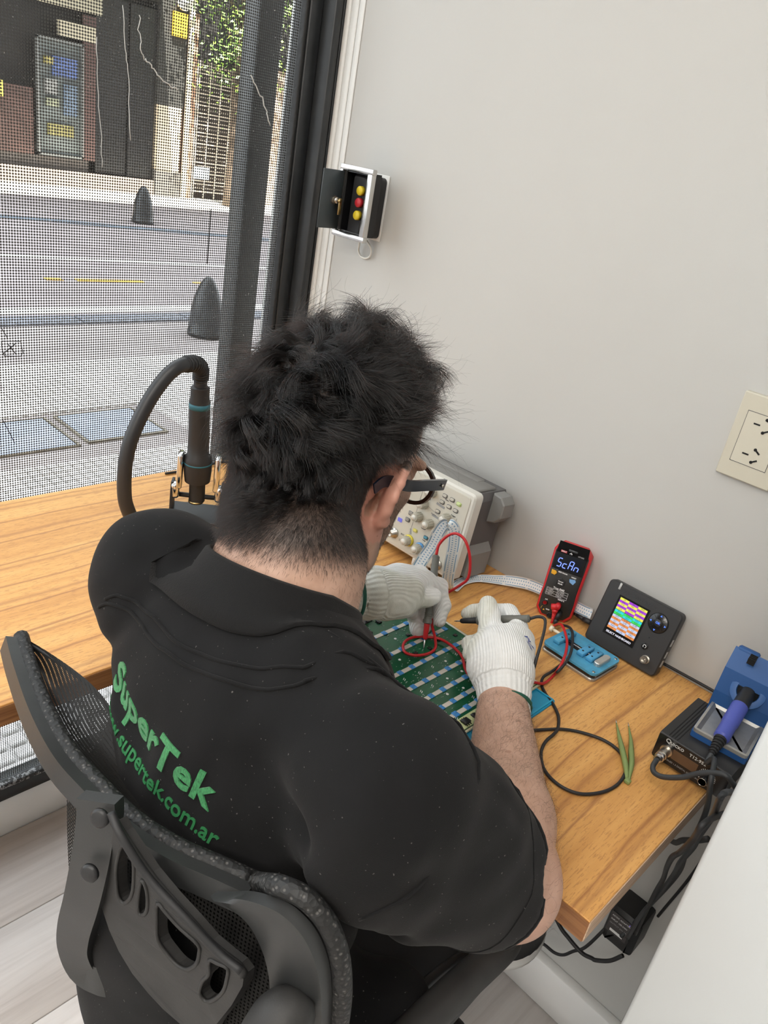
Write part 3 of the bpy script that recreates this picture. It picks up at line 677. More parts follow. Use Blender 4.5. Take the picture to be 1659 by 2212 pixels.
def seg7(ch, ox, oy, w_, h_, mb, th=.0016):
    S = {'S': 'afgcd', 'c': 'ged', 'A': 'abcefg', 'n': 'gce'}[ch]; H = h_ / 2; sl = 0.10
    P = {'a': ((0, h_), (w_, h_)), 'b': ((w_, h_), (w_, H)), 'c': ((w_, H), (w_, 0)), 'd': ((0, 0), (w_, 0)), 'e': ((0, H), (0, 0)), 'f': ((0, h_), (0, H)), 'g': ((0, H), (w_, H))}
    for k in S:
        (x0, y0), (x1, y1) = P[k]; dx, dy = (x1 - x0), (y1 - y0); L = math.hypot(dx, dy); dx, dy = dx / L * .0005, dy / L * .0005
        mb.tube([(ox + x0 + dx + sl * y0, oy + y0 + dy, .00225), (ox + x1 - dx + sl * y1, oy + y1 - dy, .00225)], 1, flat=(th, .0002, (0, 0, 1)))
dg_ = MB()
for k, ch in enumerate('ScAn'): seg7(ch, .0068 + k * .0088, .0838, .0056, .0132, dg_, .00135)
dg_.build('digits', M_lcd, mm)
MB().box((.0245, .1125, .0014), (.014, .0035, .0016), .0006, 1).build('sensor_window', mat('smoke_window', (0.05, 0.055, 0.06), 0.2), mm)
b_ = MB().box((.0115, .1082, .0019), (.009, .0032, .0004)).build('brand_plate', mat('red_plate', (0.5, 0.05, 0.07), 0.5), mm)
text('UNI-T', .0028, M_wp, mm, Matrix.Translation((.0078, .1082, .0022)), bold=.0001); text('UT125C', .0026, M_wp, mm, Matrix.Translation((.0335, .1075, .0019)))
MB().tube([(.0205, .1072, .0019), (.0225, .1095, .0019), (.0245, .1072, .0019)], 1, flat=(.0008, .0003, (0, 0, 1))).tube([(.0225, .1095, .0019), (.0230, .1065, .0019)], 1, flat=(.0006, .0003, (0, 0, 1))).build('emblem', M_wp, mm)
MB().prism([(.003, .0695), (.0088, .0685), (.0112, .0725), (.0095, .0755), (.0025, .0762)], .001, .0028, .0006).build('button', mat('amber_button', (0.75, 0.38, 0.03), 0.4), mm)
MB().prism([(.0388, .0640), (.0335, .0662), (.0325, .0700), (.0400, .0712), (.0412, .0690)], .001, .0028, .0006).build('button', mat('sky_button', (0.18, 0.36, 0.62), 0.4), mm)
MB().prism(ngon(6, .0076, .0208, .0600, PI / 6), .001, .0024, .0008).build('button', M_blk, mm)
for s_, x, y, z_ in (('Power', .0208, .0618, .0026), ('Mode', .0208, .0582, .0026)): text(s_, .0030, M_wp, mm, Matrix.Translation((x, y, z_)), align='CENTER', bold=.00008)
for s_, x, y, sz in (('SEL/REL', .0022, .0790, .0026), ('4000 Counts', .0125, .0755, .0027), ('HOLD', .0335, .0738, .0026), ('True RMS', .0128, .0492, .0042), ('mA', .0065, .0275, .0028), ('V\u03a9Hz\u00b0C', .0245, .0335, .0028), ('COM', .0120, .0125, .0024)):
    text(s_, sz, M_wp, mm, Matrix.Translation((x, y, .0014)), bold=.00012)
tb_ = MB()
for y in (.0470, .0432, .0395, .0358): tb_.box((.0203, y, .0013), (.033, .0003, .0002))
for x in (.0038, .0203, .0368): tb_.box((x, .0414, .0013), (.0003, .0112, .0002))
tb_.build('table_lines', M_wp, mm)
for i, (a, b) in enumerate((('V 4.000V', 'R 4.000M'), ('F 4.000mF', 'Hz 4MHz'), ('T 400\u00b0C', '400mA'))):
    text(a, .0026, M_wp, mm, Matrix.Translation((.0045, .0451 - i * .0037, .0014))); text(b, .0026, M_wp, mm, Matrix.Translation((.0212, .0451 - i * .0037, .0014)))
for x, y, m in ((.0078, .0215, M_redw), (.0202, .0045, M_blk_r)):
    MB().lathe([(.0045, .001), (.0045, .0018), (.0030, .0018), (.0030, .0012), (0, .0012)], 18, Matrix.Translation((x, y, 0))).build('jack', M_blk_g, mm)
    MB().lathe([(.0031, .0019), (.0024, .0019)], 18, Matrix.Translation((x, y, 0))).build('jack_ring', m, mm)
MB().tube([(.006, .0155, .0013), (.0045, .0135, .0013), (.0045, .0105, .0013)], 1, flat=(.0005, .0003, (0, 0, 1))).prism([(.0075, .0095), (.0107, .0095), (.0091, .0122)], .0012, .0014).build('warning_mark', mat('amber_print', (0.7, 0.4, 0.05), 0.5), mm)

# ------------------------------------------------------------------ hashboard tester
lean = .30
te = thing('board_tester', 'black square tester with colour screen and arrow pad leaning on wall', 'tester', frame((-.0515, -.741, .7535), (0, -1, 0), (math.sin(lean), 0, math.cos(lean))))
M_tb = mat('dark_grey_plastic', (0.024, 0.024, 0.025), 0.5, bump=0.1, bscale=900, bdist=.0003)
P_ = [(.0575 + x, .0495 + y) for x, y in rrect(.115, .099, .007, 5)]; P_ = [(x + .0065, y) for x, y in P_]
MB().prism(P_, -.0140, .0, .0018).build('body', M_tb, te, auto=40)
MB().prism([(x * .985 + .0018, y * .985 + .001) for x, y in P_], -.0165, -.0142).build('back_shell', M_blk_g, te)
MB().box((.0242, .0938, .0003), (.0032, .0098, .0012), .0003, 1).build('light_pipe', mat('clear_light_pipe', (0.45, 0.45, 0.44), 0.3), te)
MB().box((.0533, .0525, .0002), (.049, .061, .0010)).build('screen_recess', M_blk_g, te)
scn = MB().box((.0533, .0525, .0006), (.0452, .0572, .0008)).build('screen', mat('screen_glass', (0.005, 0.005, 0.006), 0.15), te)
cols = [('yellow', (0.95, 0.90, 0.12)), ('violet', (0.42, 0.05, 0.75)), ('cyan', (0.03, 0.75, 0.85)), ('green', (0.05, 0.80, 0.12)), ('orange', (0.85, 0.30, 0.08)), ('pale', (0.62, 0.70, 0.95))]
EM = {k: emis('screen_' + k, (*c_, 1), 0.95) for k, c_ in cols}
cells = {k: MB() for k, _ in cols}; gx0, gx1, gy1 = .0318, .0750, .0805
def cell(kx, r, y, h, k): 
    w_ = (gx1 - gx0) / 3; cells[k].box((gx0 + (kx + .5) * w_, y - h / 2, .00112), (w_ - .0002, h - .0001, .0002))
y_ = gy1; rh = .00365
TXT = MB()
for r in range(5):
    for kx in range(3): cell(kx, r, y_, rh, 'yellow' if (r + kx) % 2 == 0 else 'violet')
    y_ -= rh
y_ -= .0005
for r in range(2):
    for kx in range(3): cell(kx, r, y_, rh, 'cyan' if (r + kx) % 2 == 0 else 'green')
    y_ -= rh
y_ -= .0005
for r in range(6):
    for kx in range(3): cell(kx, r, y_, rh, 'pale' if (r + kx) % 2 == 0 else 'orange')
    y_ -= rh
for k, mb in cells.items():
    MB_ = mb.build('screen_cells', EM[k], scn)
rows_ = [['S9', 'S9i', 'S9SE'], ['S9+', 'T9+', 'S11'], ['T15', 'S15', 'T17'], ['S17', 'T17+', 'S17e'], ['L3+', 'S17+', 'T17e'], ['Z11', 'M20', 'M21'], ['M30S', 'M31', 'M32'], ['S19', 'S19j', 'S19P'], ['T19', 'S19i', 'S19a'], ['S21', 'T21', 'L7'], ['E9', 'K7', 'D9'], ['KA3', 'HS3', 'DR5'], ['L9', 'S19k', 'T19P']]
for r, row in enumerate(rows_):
    yy = gy1 - rh * (r + .5) - (.0005 if r > 4 else 0) - (.0005 if r > 6 else 0)
    for kx, s_ in enumerate(row):
        text(s_, .0033, M_dp, scn, Matrix.Translation((gx0 + (kx + .5) * (gx1 - gx0) / 3, yy, .0014)), align='CENTER', thick=.00002)
text('SELECT HASHBOARD', .0043, emis('screen_white', (.9, .9, 1, 1), .95), scn, Matrix.Translation((.0532, .0268, .0014)), align='CENTER', bold=.00012, sx=.98, thick=.00002)
text('HASHBOARD Tester', .0062, mat('faint_emboss', (0.045, 0.045, 0.047), 0.35), te, Matrix.Translation((.058, .0892, .0002)), align='CENTER')
dp_ = MB().lathe([(.0142, 0), (.0142, .0006), (.0130, .0014), (0, .0014)], 32, Matrix.Translation((.0946, .0724, 0))).build('arrow_pad', M_blk_g, te)
MB().lathe([(.0148, 0.0001), (.0148, .0004), (.0143, .0004)], 32, Matrix.Translation((.0946, .0724, 0))).build('pad_gap', M_hole, te)
M_ar = emis('arrow_blue', (0.10, 0.25, 1.0, 1), 1.2)
for (x, y, a) in ((.0951, .0832, 90), (.0840, .0718, 180), (.1052, .0722, 0), (.0937, .0616, -90)):
    MB().prism([(x + .0018 * math.cos(math.radians(a + k)), y + .0018 * math.sin(math.radians(a + k))) for k in (0, 120, 240)], .0014, .0016).build('arrow', M_ar, dp_)
for k in range(4):
    a = PI / 4 + k * PI / 2; MB().tube([(.0946 + .0065 * math.cos(a), .0724 + .0065 * math.sin(a), .0015), (.0946 + .0128 * math.cos(a), .0724 + .0128 * math.sin(a), .0013)], 1, flat=(.0005, .0002, (0, 0, 1))).build('pad_seam', M_hole, dp_)
MB().lathe([(.0058, .0012), (.0055, .0019), (0, .0019)], 20, Matrix.Translation((.0946, .0724, 0))).build('ok_button', M_blk, dp_)
text('OK', .0044, M_ar, dp_, Matrix.Translation((.0946, .0724, .0020)), align='CENTER', bold=.00015)
MB().lathe([(.0048, 0), (.0048, .0012), (.0040, .0014), (0, .0010)], 20, Matrix.Translation((.0922, .0339, 0))).build('power_button', M_blk_g, te)
MB().tube([(.0922 + .0022 * math.cos(a), .0339 + .0022 * math.sin(a), .0014) for a in [math.radians(-60 + k * 20) for k in range(16)]], .0005, 6).build('power_mark', M_wp, te)
MB().lathe([(.0007, .0001), (0, .0001)], 8, Matrix.Translation((.0925, .0479, 0))).build('pinhole', M_hole, te)
q = MB().lathe([(.0062, 0), (.0062, .0006), (.0052, .0006), (.0050, .0085), (.0034, .0085), (.0034, .004), (.0012, .004), (.0012, .0078), (0, .0078)], 24, Matrix.Translation((.1006, .0175, 0))); q.build('coax_socket', M_nickel, te, auto=40)
for y0 in (.055, .036, .022): MB().box((.1216, y0, -.007), (.0008, .010, .006)).build('side_slot', mat('pale_slot', (0.4, 0.4, 0.39), 0.5), te)

# flat ribbon cable, blue-printed, from the tester past the multimeter into a standing loop
n = NT('printed_ribbon'); tcu = n.t.nodes.new('ShaderNodeUVMap'); spu = n.t.nodes.new('ShaderNodeSeparateXYZ'); n.t.links.new(tcu.outputs[0], spu.inputs[0])
U, V_ = spu.outputs[0], spu.outputs[1]
def band(a, b): return n.math('MULTIPLY', n.math('GREATER_THAN', V_, a), n.math('LESS_THAN', V_, b))
dash = n.math('GREATER_THAN', n.math('FRACT', n.math('MULTIPLY', U, 26)), 0.12); tick = n.math('GREATER_THAN', n.math('FRACT', n.math('MULTIPLY', U, 260)), 0.6)
tick2 = n.math('GREATER_THAN', n.math('FRACT', n.math('ADD', n.math('MULTIPLY', U, 260), 0.4)), 0.6)
mk = n.math('ADD', n.math('ADD', n.math('MULTIPLY', band(.10, .17), dash), n.math('MULTIPLY', band(.83, .90), dash)), n.math('ADD', n.math('MULTIPLY', band(.30, .42), tick), n.math('MULTIPLY', band(.58, .70), tick2)), True)
wire = n.math('PINGPONG', V_, 0.028)
n.col(n.mix(n.math('MULTIPLY', mk, 0.85), (0.80, 0.82, 0.82, 1), (0.10, 0.30, 0.50, 1))); n.p(Roughness=0.4); n.bump(wire, 0.5, 0.004); M_rib = n.m
def ribbon(name, pts, wdir, width, m, par, nn=8, th=.0006):
    """strip swept along pts; wdir(t) gives the width direction"""
    P, _ = catmull([Vector(p) for p in pts], [1] * len(pts), nn); m_ = len(P); W_ = []
    if not callable(wdir):
        wl = [Vector(q).normalized() for q in wdir]; W_, _ = catmull(wl, [1] * len(wl), nn)
    L = [0]
    for i in range(1, m_): L.append(L[-1] + (P[i] - P[i - 1]).length)
    vs = []; fs = []; uv = []; K = 5
    for s_ in (0, 1):
        for i in range(m_):
            T_ = (P[min(i + 1, m_ - 1)] - P[max(i - 1, 0)]).normalized(); w_ = (W_[i] - T_ * W_[i].dot(T_)).normalized(); nr = T_.cross(w_)
            for k in range(K): vs.append(P[i] + w_ * width * (k / (K - 1) - .5) + nr * (th * (s_ - .5)))
    N = m_ * K
    for s_ in (0, 1):
        for i in range(m_ - 1):
            for k in range(K - 1):
                a = s_ * N + i * K + k; fs.append((a, a + 1, a + K + 1, a + K)); uv.append([(L[i], k / (K - 1)), (L[i], (k + 1) / (K - 1)), (L[i + 1], (k + 1) / (K - 1)), (L[i + 1], k / (K - 1))])
    for i in range(m_ - 1):
        for k in (0, K - 1):
            a = i * K + k; fs.append((a, a + K, N + a + K, N + a)); uv.append([(L[i], .05), (L[i + 1], .05), (L[i + 1], .05), (L[i], .05)])
    mb = MB().add(vs, fs, True); me = mb.mesh(name); ul = me.uv_layers.new(name='UVMap')
    k = 0
    for f_, q_ in zip(me.polygons, uv):
        for li, c_ in zip(f_.loop_indices, q_): ul.data[li].uv = c_
    me.materials.append(m); return link(name, me, par)
rb = ribbon('ribbon_cable', [(-.018, -.735, .775), (-.018, -.715, .773), (-.0150, -.69, .771), (-.0155, -.63, .766), (-.026, -.602, .763), (-.042, -.575, .7575), (-.066, -.552, .7545), (-.098, -.546, .7545), (-.135, -.556, .758), (-.168, -.568, .785), (-.186, -.5765, .826), (-.192, -.5785, .866), (-.196, -.5745, .889), (-.203, -.5655, .893), (-.209, -.561, .880), (-.214, -.5575, .856), (-.224, -.553, .832), (-.236, -.552, .806), (-.246, -.556, .784)],
            [(.25, 0, 1), (.25, 0, 1), (.25, 0, 1), (.3, 0, 1), (.5, .3, .8), (.6, .6, .3), (.3, .9, .05), (-.1, 1, 0), (-.3, .95, .0), (-.55, .80, .1), (-.75, .62, .1), (-.8, .6, 0), (-.75, .66, 0), (-.70, .70, 0), (-.66, .74, 0), (-.6, .8, 0), (-.5, .85, .1), (-.45, .9, .1), (-.4, .9, .1)], .0185, M_rib, None)
tag(rb, 'white flat ribbon cable with blue print looping from the tester', 'cable')
# black plug and lead at the left side of the tester
pw = thing('power_lead', 'black lead with a ribbed barrel plug in the tester side', 'cable', Matrix.Translation((0, 0, 0)))
MB().tube([(-.026, -.7415, .766), (-.024, -.728, .764)], .0042, 12).build('plug', M_blk_r, pw)
MB().tube([(-.024, -.728, .764), (-.022, -.714, .763)], .0036, 10, radii=[.0036, .0026]).build('strain_relief', M_blk_r, pw)
MB().tube([(-.022, -.714, .763), (-.016, -.706, .760), (-.010, -.716, .758), (-.009, -.74, .757), (-.009, -.79, .757), (-.009, -.84, .757), (-.0075, -.88, .757), (-.0075, -.93, .758), (-.010, -.97, .758), (-.02, -1.0, .758), (-.02, -1.018, .752), (-.02, -1.020, .70), (-.016, -1.01, .5), (-.016, -.99, .36)], .0022, 8, 6).build('lead', M_blk_r, pw)

# ------------------------------------------------------------------ blue board holder (phone-repair fixture)
fx = thing('board_holder', 'blue metal board-holding fixture with sliding jaws in front of tester', 'fixture', frame((-.1372, -.8100, .7505), (.037, .085, 0), (-.085, .037, 0)))
ax_ = Vector((-.1346, -.7251, 0)) - Vector((-.1402, -.8136, 0)); fx.matrix_world = frame((-.1385, -.8150, .7505), (.045, 1, 0), (-1, .045, 0)).copy()
# local x runs toward the window (+y), local y toward the room; re-seat so that the block spans x 0..0.09, y -0.068..0
M_blue = mat('blue_anodised', (0.065, 0.29, 0.46), 0.45, var=0.18, vscale=60, bump=0.1, bscale=300)
M_blued = mat('blue_jaw', (0.075, 0.32, 0.55), 0.4)
L_, W_ = .0895, .070
MB().prism(rrect(L_, W_, .008, 3, L_ / 2, -W_ / 2), 0, .004, .001).build('base_plate', mat('grey_plate', (0.40, 0.38, 0.35), 0.35, metal=0.7), fx)
MB().prism(rrect(L_ - .004, W_ - .004, .007, 3, L_ / 2, -W_ / 2), .004, .0095).build('core', M_blk_g, fx)
MB().box((.006, -.010, .0075), (.008, .004, .005)).box((.006, -W_ + .010, .0075), (.008, .004, .005)).box((.05, -.0015, .0072), (.006, .0016, .006)).build('spacer', mat('copper_spacer', (0.55, 0.35, 0.26), 0.4), fx)
q = MB()
# top plate with a long slot (frame of four strips)
sl0, sl1, sy0, sy1 = .0235, .0745, -.042, -.029
for x0, x1, y0, y1 in ((0, L_, sy1, -.0), (0, L_, -W_, sy0), (0, sl0, sy0, sy1), (sl1, L_, sy0, sy1)): q.box(((x0 + x1) / 2, (y0 + y1) / 2, .0118), (x1 - x0, y1 - y0, .0045))
MB().prism(rrect(L_, W_, .0085, 4, L_ / 2, -W_ / 2), .0095, .0128).build('top_plate', M_blue, fx)
q = MB().prism(rrect(sl1 - sl0, .013, .001, 1, (sl0 + sl1) / 2, -.0355), .0128, .0131); q.build('slot', M_hole, fx)
MB().cyl((sl0, -.036, .0136), (sl1, -.036, .0136), .0013, 10).build('guide_rod', M_steel, fx)
for x0, nm in ((.0755, 'fixed_jaw'), (.0395, 'sliding_jaw'), (.0245, 'sliding_jaw')):
    q = MB().box((x0, -.0355, .0160), (.0105, .044 if x0 > .07 else .031, .0062), .0008, 1); j_ = q.build(nm, M_blued if x0 < .07 else M_blue, fx)
    for s in (-1, 1): MB().lathe([(.0016, 0), (.0016, .0003), (0, .0003)], 10, Matrix.Translation((x0, -.0355 + s * .008, .0190))).build('screw_hole', M_hole, j_)
MB().prism(rrect(.0105, .034, .005, 4, .0125, -.037), .0128, .0185, .001).build('knurled_wheel', mat('worn_aluminium', (0.52, 0.52, 0.50), 0.4, metal=0.8, var=.2, bump=.4, bscale=400), fx)
MB().cyl((L_ - .004, -.045, .0105), (L_ + .012, -.045, .0105), .0024, 10).cyl((L_ + .012, -.045, .0105), (L_ + .017, -.045, .0105), .0046, 14).build('lead_screw', mat('ivory_knob', (0.72, 0.64, 0.48), 0.4), fx)
for x, y in ((.006, -.006), (.006, -.064), (.083, -.064), (.05, -.0045)): MB().lathe([(.0022, .0128), (.0022, .0133), (0, .0133)], 12, Matrix.Translation((x, y, 0))).build('screw', M_nickel, fx)

# ------------------------------------------------------------------ blue silicone mat and the circuit board on it
matx = thing('repair_mat', 'bright blue silicone work mat under the green circuit board', 'mat', frame((-.315, -.6325, .7502), (1, 0, 0), (0, 1, 0)))
M_sil = mat('blue_silicone', (0.010, 0.27, 0.46), 0.5, bump=0.1, bscale=600)
MB().prism(rrect(.192, .350, .004, 2), 0, .003, .001).build('sheet', M_sil, matx)
q = MB()
for x0, y0, x1, y1 in ((.092, -.172, .092, -.120), (.040, -.172, .092, -.172), (.040, -.172, .040, -.120), (.06, -.14, .092, -.14)): q.tube([(x0, y0, .0035), (x1, y1, .0035)], 1, flat=(.0022, .002, (0, 0, 1)))
for k in range(5):
    for r in range(2): 
        cx, cy = .024 - k * .0085, -.155 - r * .0085
        for s in (-1, 1): q.box((cx + s * .0035, cy, .0036), (.0012, .0075, .0018)).box((cx, cy + s * .0035, .0036), (.0075, .0012, .0018))
q.build('tray_ribs', mat('blue_silicone_edge', (0.015, 0.32, 0.52), 0.5), matx)
BX0, BX1, BY0, BY1, BZ = -.3905, -.2155, -.7765, -.520, .7545
pcb = thing('circuit_board', 'long green circuit board with rows of blue parts and ivory pads', 'circuit board', Matrix.Translation((0, 0, BZ)))
M_pcb = mat('green_solder_mask', (0.006, 0.085, 0.035), 0.22, var=.35, vscale=14); M_pcbl = mat('pale_board_edge', (0.52, 0.55, 0.28), 0.45, var=.15, vscale=40)
MB().box(((BX0 + BX1) / 2, (BY0 + BY1) / 2, .0018), (BX1 - BX0 + .004, BY1 - BY0 + .004, .0036), .0006, 1).build('heat_plate', mat('ivory_edge', (0.70, 0.64, 0.44), 0.45), pcb)
MB().box(((BX0 + BX1) / 2, (BY0 + BY1) / 2, .0046), (BX1 - BX0, BY1 - BY0, .0020)).build('board', M_pcb, pcb)
MB().box(((BX0 + BX1) / 2, BY0 + .0085, .0057), (BX1 - BX0 - .001, .016, .0004)).build('bare_strip', M_pcbl, pcb)
MB().box((BX1 - .0028, (BY0 + BY1) / 2, .0058), (.0035, BY1 - BY0 - .002, .0006)).build('edge_strip', mat('ivory_strip', (0.62, 0.60, 0.52), 0.5), pcb)
MB().box((BX0 + .05, BY1 - .006, .0058), (.13, .010, .0006)).build('edge_strip', mat('white_strip', (0.75, 0.74, 0.70), 0.5), pcb)
pad = MB().box((0, 0, 0), (.0145, .0062, .0008)).mesh('pad'); pad.materials.append(mat('ivory_pad', (0.60, 0.55, 0.48), 0.45, var=.12))
bluc = MB().box((0, 0, 0), (.0074, .0078, .0012), .0003, 1).mesh('blue_pad'); bluc.materials.append(mat('blue_part', (0.045, 0.22, 0.52), 0.4, var=.3, vscale=300))
chip = MB().box((0, 0, .0009), (.0062, .0050, .0022), .0003, 1)
for s in (-1, 1):
    for k in range(3): chip.box((-.002 + k * .002, s * .0030, .0002), (.0007, .0016, .0006))
chip = chip.mesh('chip'); chip.materials.append(mat('chip_black', (0.012, 0.012, 0.013), 0.4))
wdot = MB().lathe([(.0024, 0), (.0022, .0006), (.0008, .0006), (0, .0002)], 12).mesh('rivet'); wdot.materials.append(mat('bright_rivet', (0.72, 0.72, 0.70), 0.3))
wl_ = MB().box((0, 0, 0), (.0050, .0010, .0006)).box((.0016, .0026, 0), (.0050, .0010, .0006)).mesh('white_link'); wl_.materials.append(M_wp)
def onpcb(me, x, y, a=0, z=.0058, s=1):
    o = link(me.name.split('.')[0], me, pcb); o.location = (x, y, z); o.rotation_euler = (0, 0, a); o.scale = (s, s, s); return o
rowsY = [-.5855, -.6245, -.6590, -.6880, -.7125, -.7345, -.7525]
rr = random.Random(4)
for i, y in enumerate(rowsY):
    x = BX1 - .012 - (i % 2) * .006; k = 0
    while x > BX0 + .006:
        onpcb(bluc, x, y, 0, .0064, 1.0 if i < 6 else 1.15); onpcb(pad, x - .0112, y, 0, .0060); x -= .0225; k += 1
    # small parts between the rows
    y2 = (y + (rowsY[i + 1] if i < 6 else BY0 + .014)) / 2
    for k in range(6):
        x = BX0 + .02 + k * .027 + rr.uniform(-.004, .004)
        if i >= 5 and k % 2: continue
        r_ = rr.random()
        if i < 2: onpcb(chip if r_ < .55 else wdot, x, y2 + rr.uniform(-.004, .004), 0, .0057, .85)
        else: onpcb(wl_ if r_ < .65 else wdot, x, y2 + rr.uniform(-.002, .002), 0.5 if r_ < .65 else 0, .0058, .8)
for x, y in ((-.255, -.556), (-.282, -.548), (-.305, -.562), (-.335, -.574), (-.36, -.556)): onpcb(chip, x, y, rr.choice((0, PI / 2)), .0057, 1.2)
for x, y, s in ((-.363, -.7685, 1.7), (-.345, -.767, 1.1), (-.386, -.767, .8), (-.235, -.767, 1.4), (-.252, -.768, 1.0), (-.272, -.767, 1.0), (-.222, -.7675, .8), (-.30, -.768, 1.2), (-.325, -.768, .8)): onpcb(chip, x, y, 0, .0058, s)
sm = MB()
for k in range(420):
    x = rr.uniform(BX0 + .006, BX1 - .008); y = rr.uniform(BY0 + .02, BY1 - .014)
    if min(abs(y - q_) for q_ in rowsY) < .0055: continue
    sm.box((x, y, .0058), (rr.uniform(.0008, .0024), rr.uniform(.0004, .0009), .0005))
o = sm.build('solder_specks', mat('pale_specks', (0.34, 0.42, 0.36), 0.5), pcb); o['kind'] = 'stuff'
cap = MB().lathe([(.0052, 0), (.0052, .0016), (.0047, .0022), (.0047, .0085), (.0042, .0092), (0, .0092)], 18)
cap = cap.mesh('capacitor'); cap.materials.append(mat('silver_can', (0.50, 0.49, 0.50), 0.3, metal=.85))
cpt = MB().lathe([(.0040, .0093), (0, .0094)], 18).mesh('capacitor_mark'); cpt.materials.append(mat('can_mark', (0.12, 0.07, 0.07), 0.5))
cbs = MB().box((0, 0, .0007), (.0105, .0105, .0014)).mesh('capacitor_base'); cbs.materials.append(M_blk)
for k in range(5):
    o = onpcb(cap, -.3605 + k * .0112, -.5530 + k * .0008, 0, .0062); a = link('capacitor_mark', cpt, o); b = link('capacitor_base', cbs, o); b.location = (0, 0, -.0006)
MB().box((-.300, -.534, .0075), (.022, .012, .004)).build('white_socket', M_wp, pcb)
MB().box((-.262, -.537, .0068), (.020, .010, .003)).build('white_socket', M_wp, pcb)

# ------------------------------------------------------------------ green tweezers
tw = thing('tweezers', 'pair of green tweezers lying open on the desk', 'tweezers', Matrix.Translation((0, 0, .7503)))
M_tw = mat('green_enamel', (0.20, 0.27, 0.09), 0.4)
for P_, lf in (([(-.2725, -.9397, .003), (-.255, -.9275, .006), (-.235, -.912, .007), (-.212, -.895, .006), (-.1893, -.8797, .0035)], -1), ([(-.2700, -.9402, .003), (-.245, -.930, .0055), (-.225, -.919, .0055), (-.205, -.908, .005), (-.1805, -.8925, .0035)], 1)):
    a_ = MB().tube(P_, .003, 4, 5, radii=[.0022, .0038, .0040, .0028, .0007], flat=(.006, .0022, (0.1, 0, 1)))
    mb = MB().tube(P_, .003, 6, 6, radii=[.0020, .0034, .0036, .0024, .0006]); mb.build('arm', M_tw, tw)
MB().box((-.2722, -.9402, .003), (.006, .007, .005), .0012, 2).build('joint', M_tw, tw)
for p0, p1 in (((-.1893, -.8797, .0035), (-.1830, -.8755, .0032)), ((-.1805, -.8925, .0035), (-.1745, -.8885, .0032))): MB().cyl(p0, p1, .0009, 8, .0003).build('tip', M_nickel, tw)

# ------------------------------------------------------------------ soldering station
st = thing('soldering_station', 'black soldering station with a small display at the desk end', 'soldering station', frame((-.205, -.936, .7545), (0, -1, 0), (0, 0, 1)))
SWd, SHt, SD = .088, .0355, .112
q = MB().prism(rrect(SD, SHt, .003, 3, SD / 2, SHt / 2), 0, SWd)
Mx = Matrix(((0, 0, 1, 0), (0, 1, 0, 0), (-1, 0, 0, 0), (0, 0, 0, 1)))
q2 = MB(); q2.add([tuple(Mx @ Vector(p)) for p in q.v], q.f); q2.build('case', M_blk, st)
for x in (.010, .0135, .017, .0205): MB().box((x, SHt + .0001, -SD / 2), (.0011, .0007, SD - .006)).build('case_groove', M_hole, st)
MB().prism(rrect(SWd - .001, SHt - .001, .003, 3, SWd / 2, SHt / 2), 0, .0012).build('front_panel', M_blk_g, st)
for x in (.01, .078):
    for z_ in (-.012, -.098): MB().box((x, -.0015, z_), (.01, .006, .01)).build('foot', M_blk_r, st)
dsp = MB().box((.0372, .0185, .0014), (.0310, .0132, .0008)).build('display', mat('brown_display', (0.11, 0.062, 0.035), 0.25), st)
M_pr = mat('silver_print', (0.50, 0.50, 0.48), 0.4)
text('Q', .0078, M_pr, st, Matrix.Translation((.0098, .0308, .0013)), bold=.0002); text('UICKO', .0050, M_pr, st, Matrix.Translation((.0158, .0300, .0013)), bold=.00018, spacing=1.1)
text('T12-952', .0056, M_pr, st, Matrix.Translation((.0395, .0300, .0013)), bold=.00012, spacing=1.08)
text('OLED 1.3 DIGITAL SOLDERING STATION', .0030, M_gp, st, Matrix.Translation((.0185, .0066, .0013)))
T_ = Matrix.Translation((.0152, .0190, .0012))
MB().lathe([(.0075, 0), (.0075, .004), (.0056, .004), (.0056, .013), (.0062, .013), (.0062, .016), (.0040, .017)], 22, T_).build('connector', M_nickel, st, auto=40)
MB().lathe([(.0052, .017), (.0052, .0195), (.0060, .0195), (.0060, .0215), (.0048, .022), (.0048, .027), (0, .027)], 18, T_).build('cable_gland', M_steel, st, auto=40)
kn = MB().lathe([(.0072, 0), (.0072, .0015), (.0052, .0015), (.0050, .0125), (.0046, .0132), (0, .0132)], 24, Matrix.Translation((.0655, .0165, .0012))); kn.build('dial', M_blk_g, st, auto=40)
MB().lathe([(.0050, .0133), (.0046, .0136), (.0045, .0133)], 24, Matrix.Translation((.0655, .0165, .0012))).build('dial_rim', M_chrome, st)
tk = MB()
for k in range(20):
    a = math.radians(-50 + k * 14); tk.tube([(.0655 + .0086 * math.cos(a), .0165 + .0086 * math.sin(a), .0014), (.0655 + .0102 * math.cos(a), .0165 + .0102 * math.sin(a), .0014)], 1, flat=(.0007, .0002, (0, 0, 1)))
tk.build('dial_marks', M_wp, st)
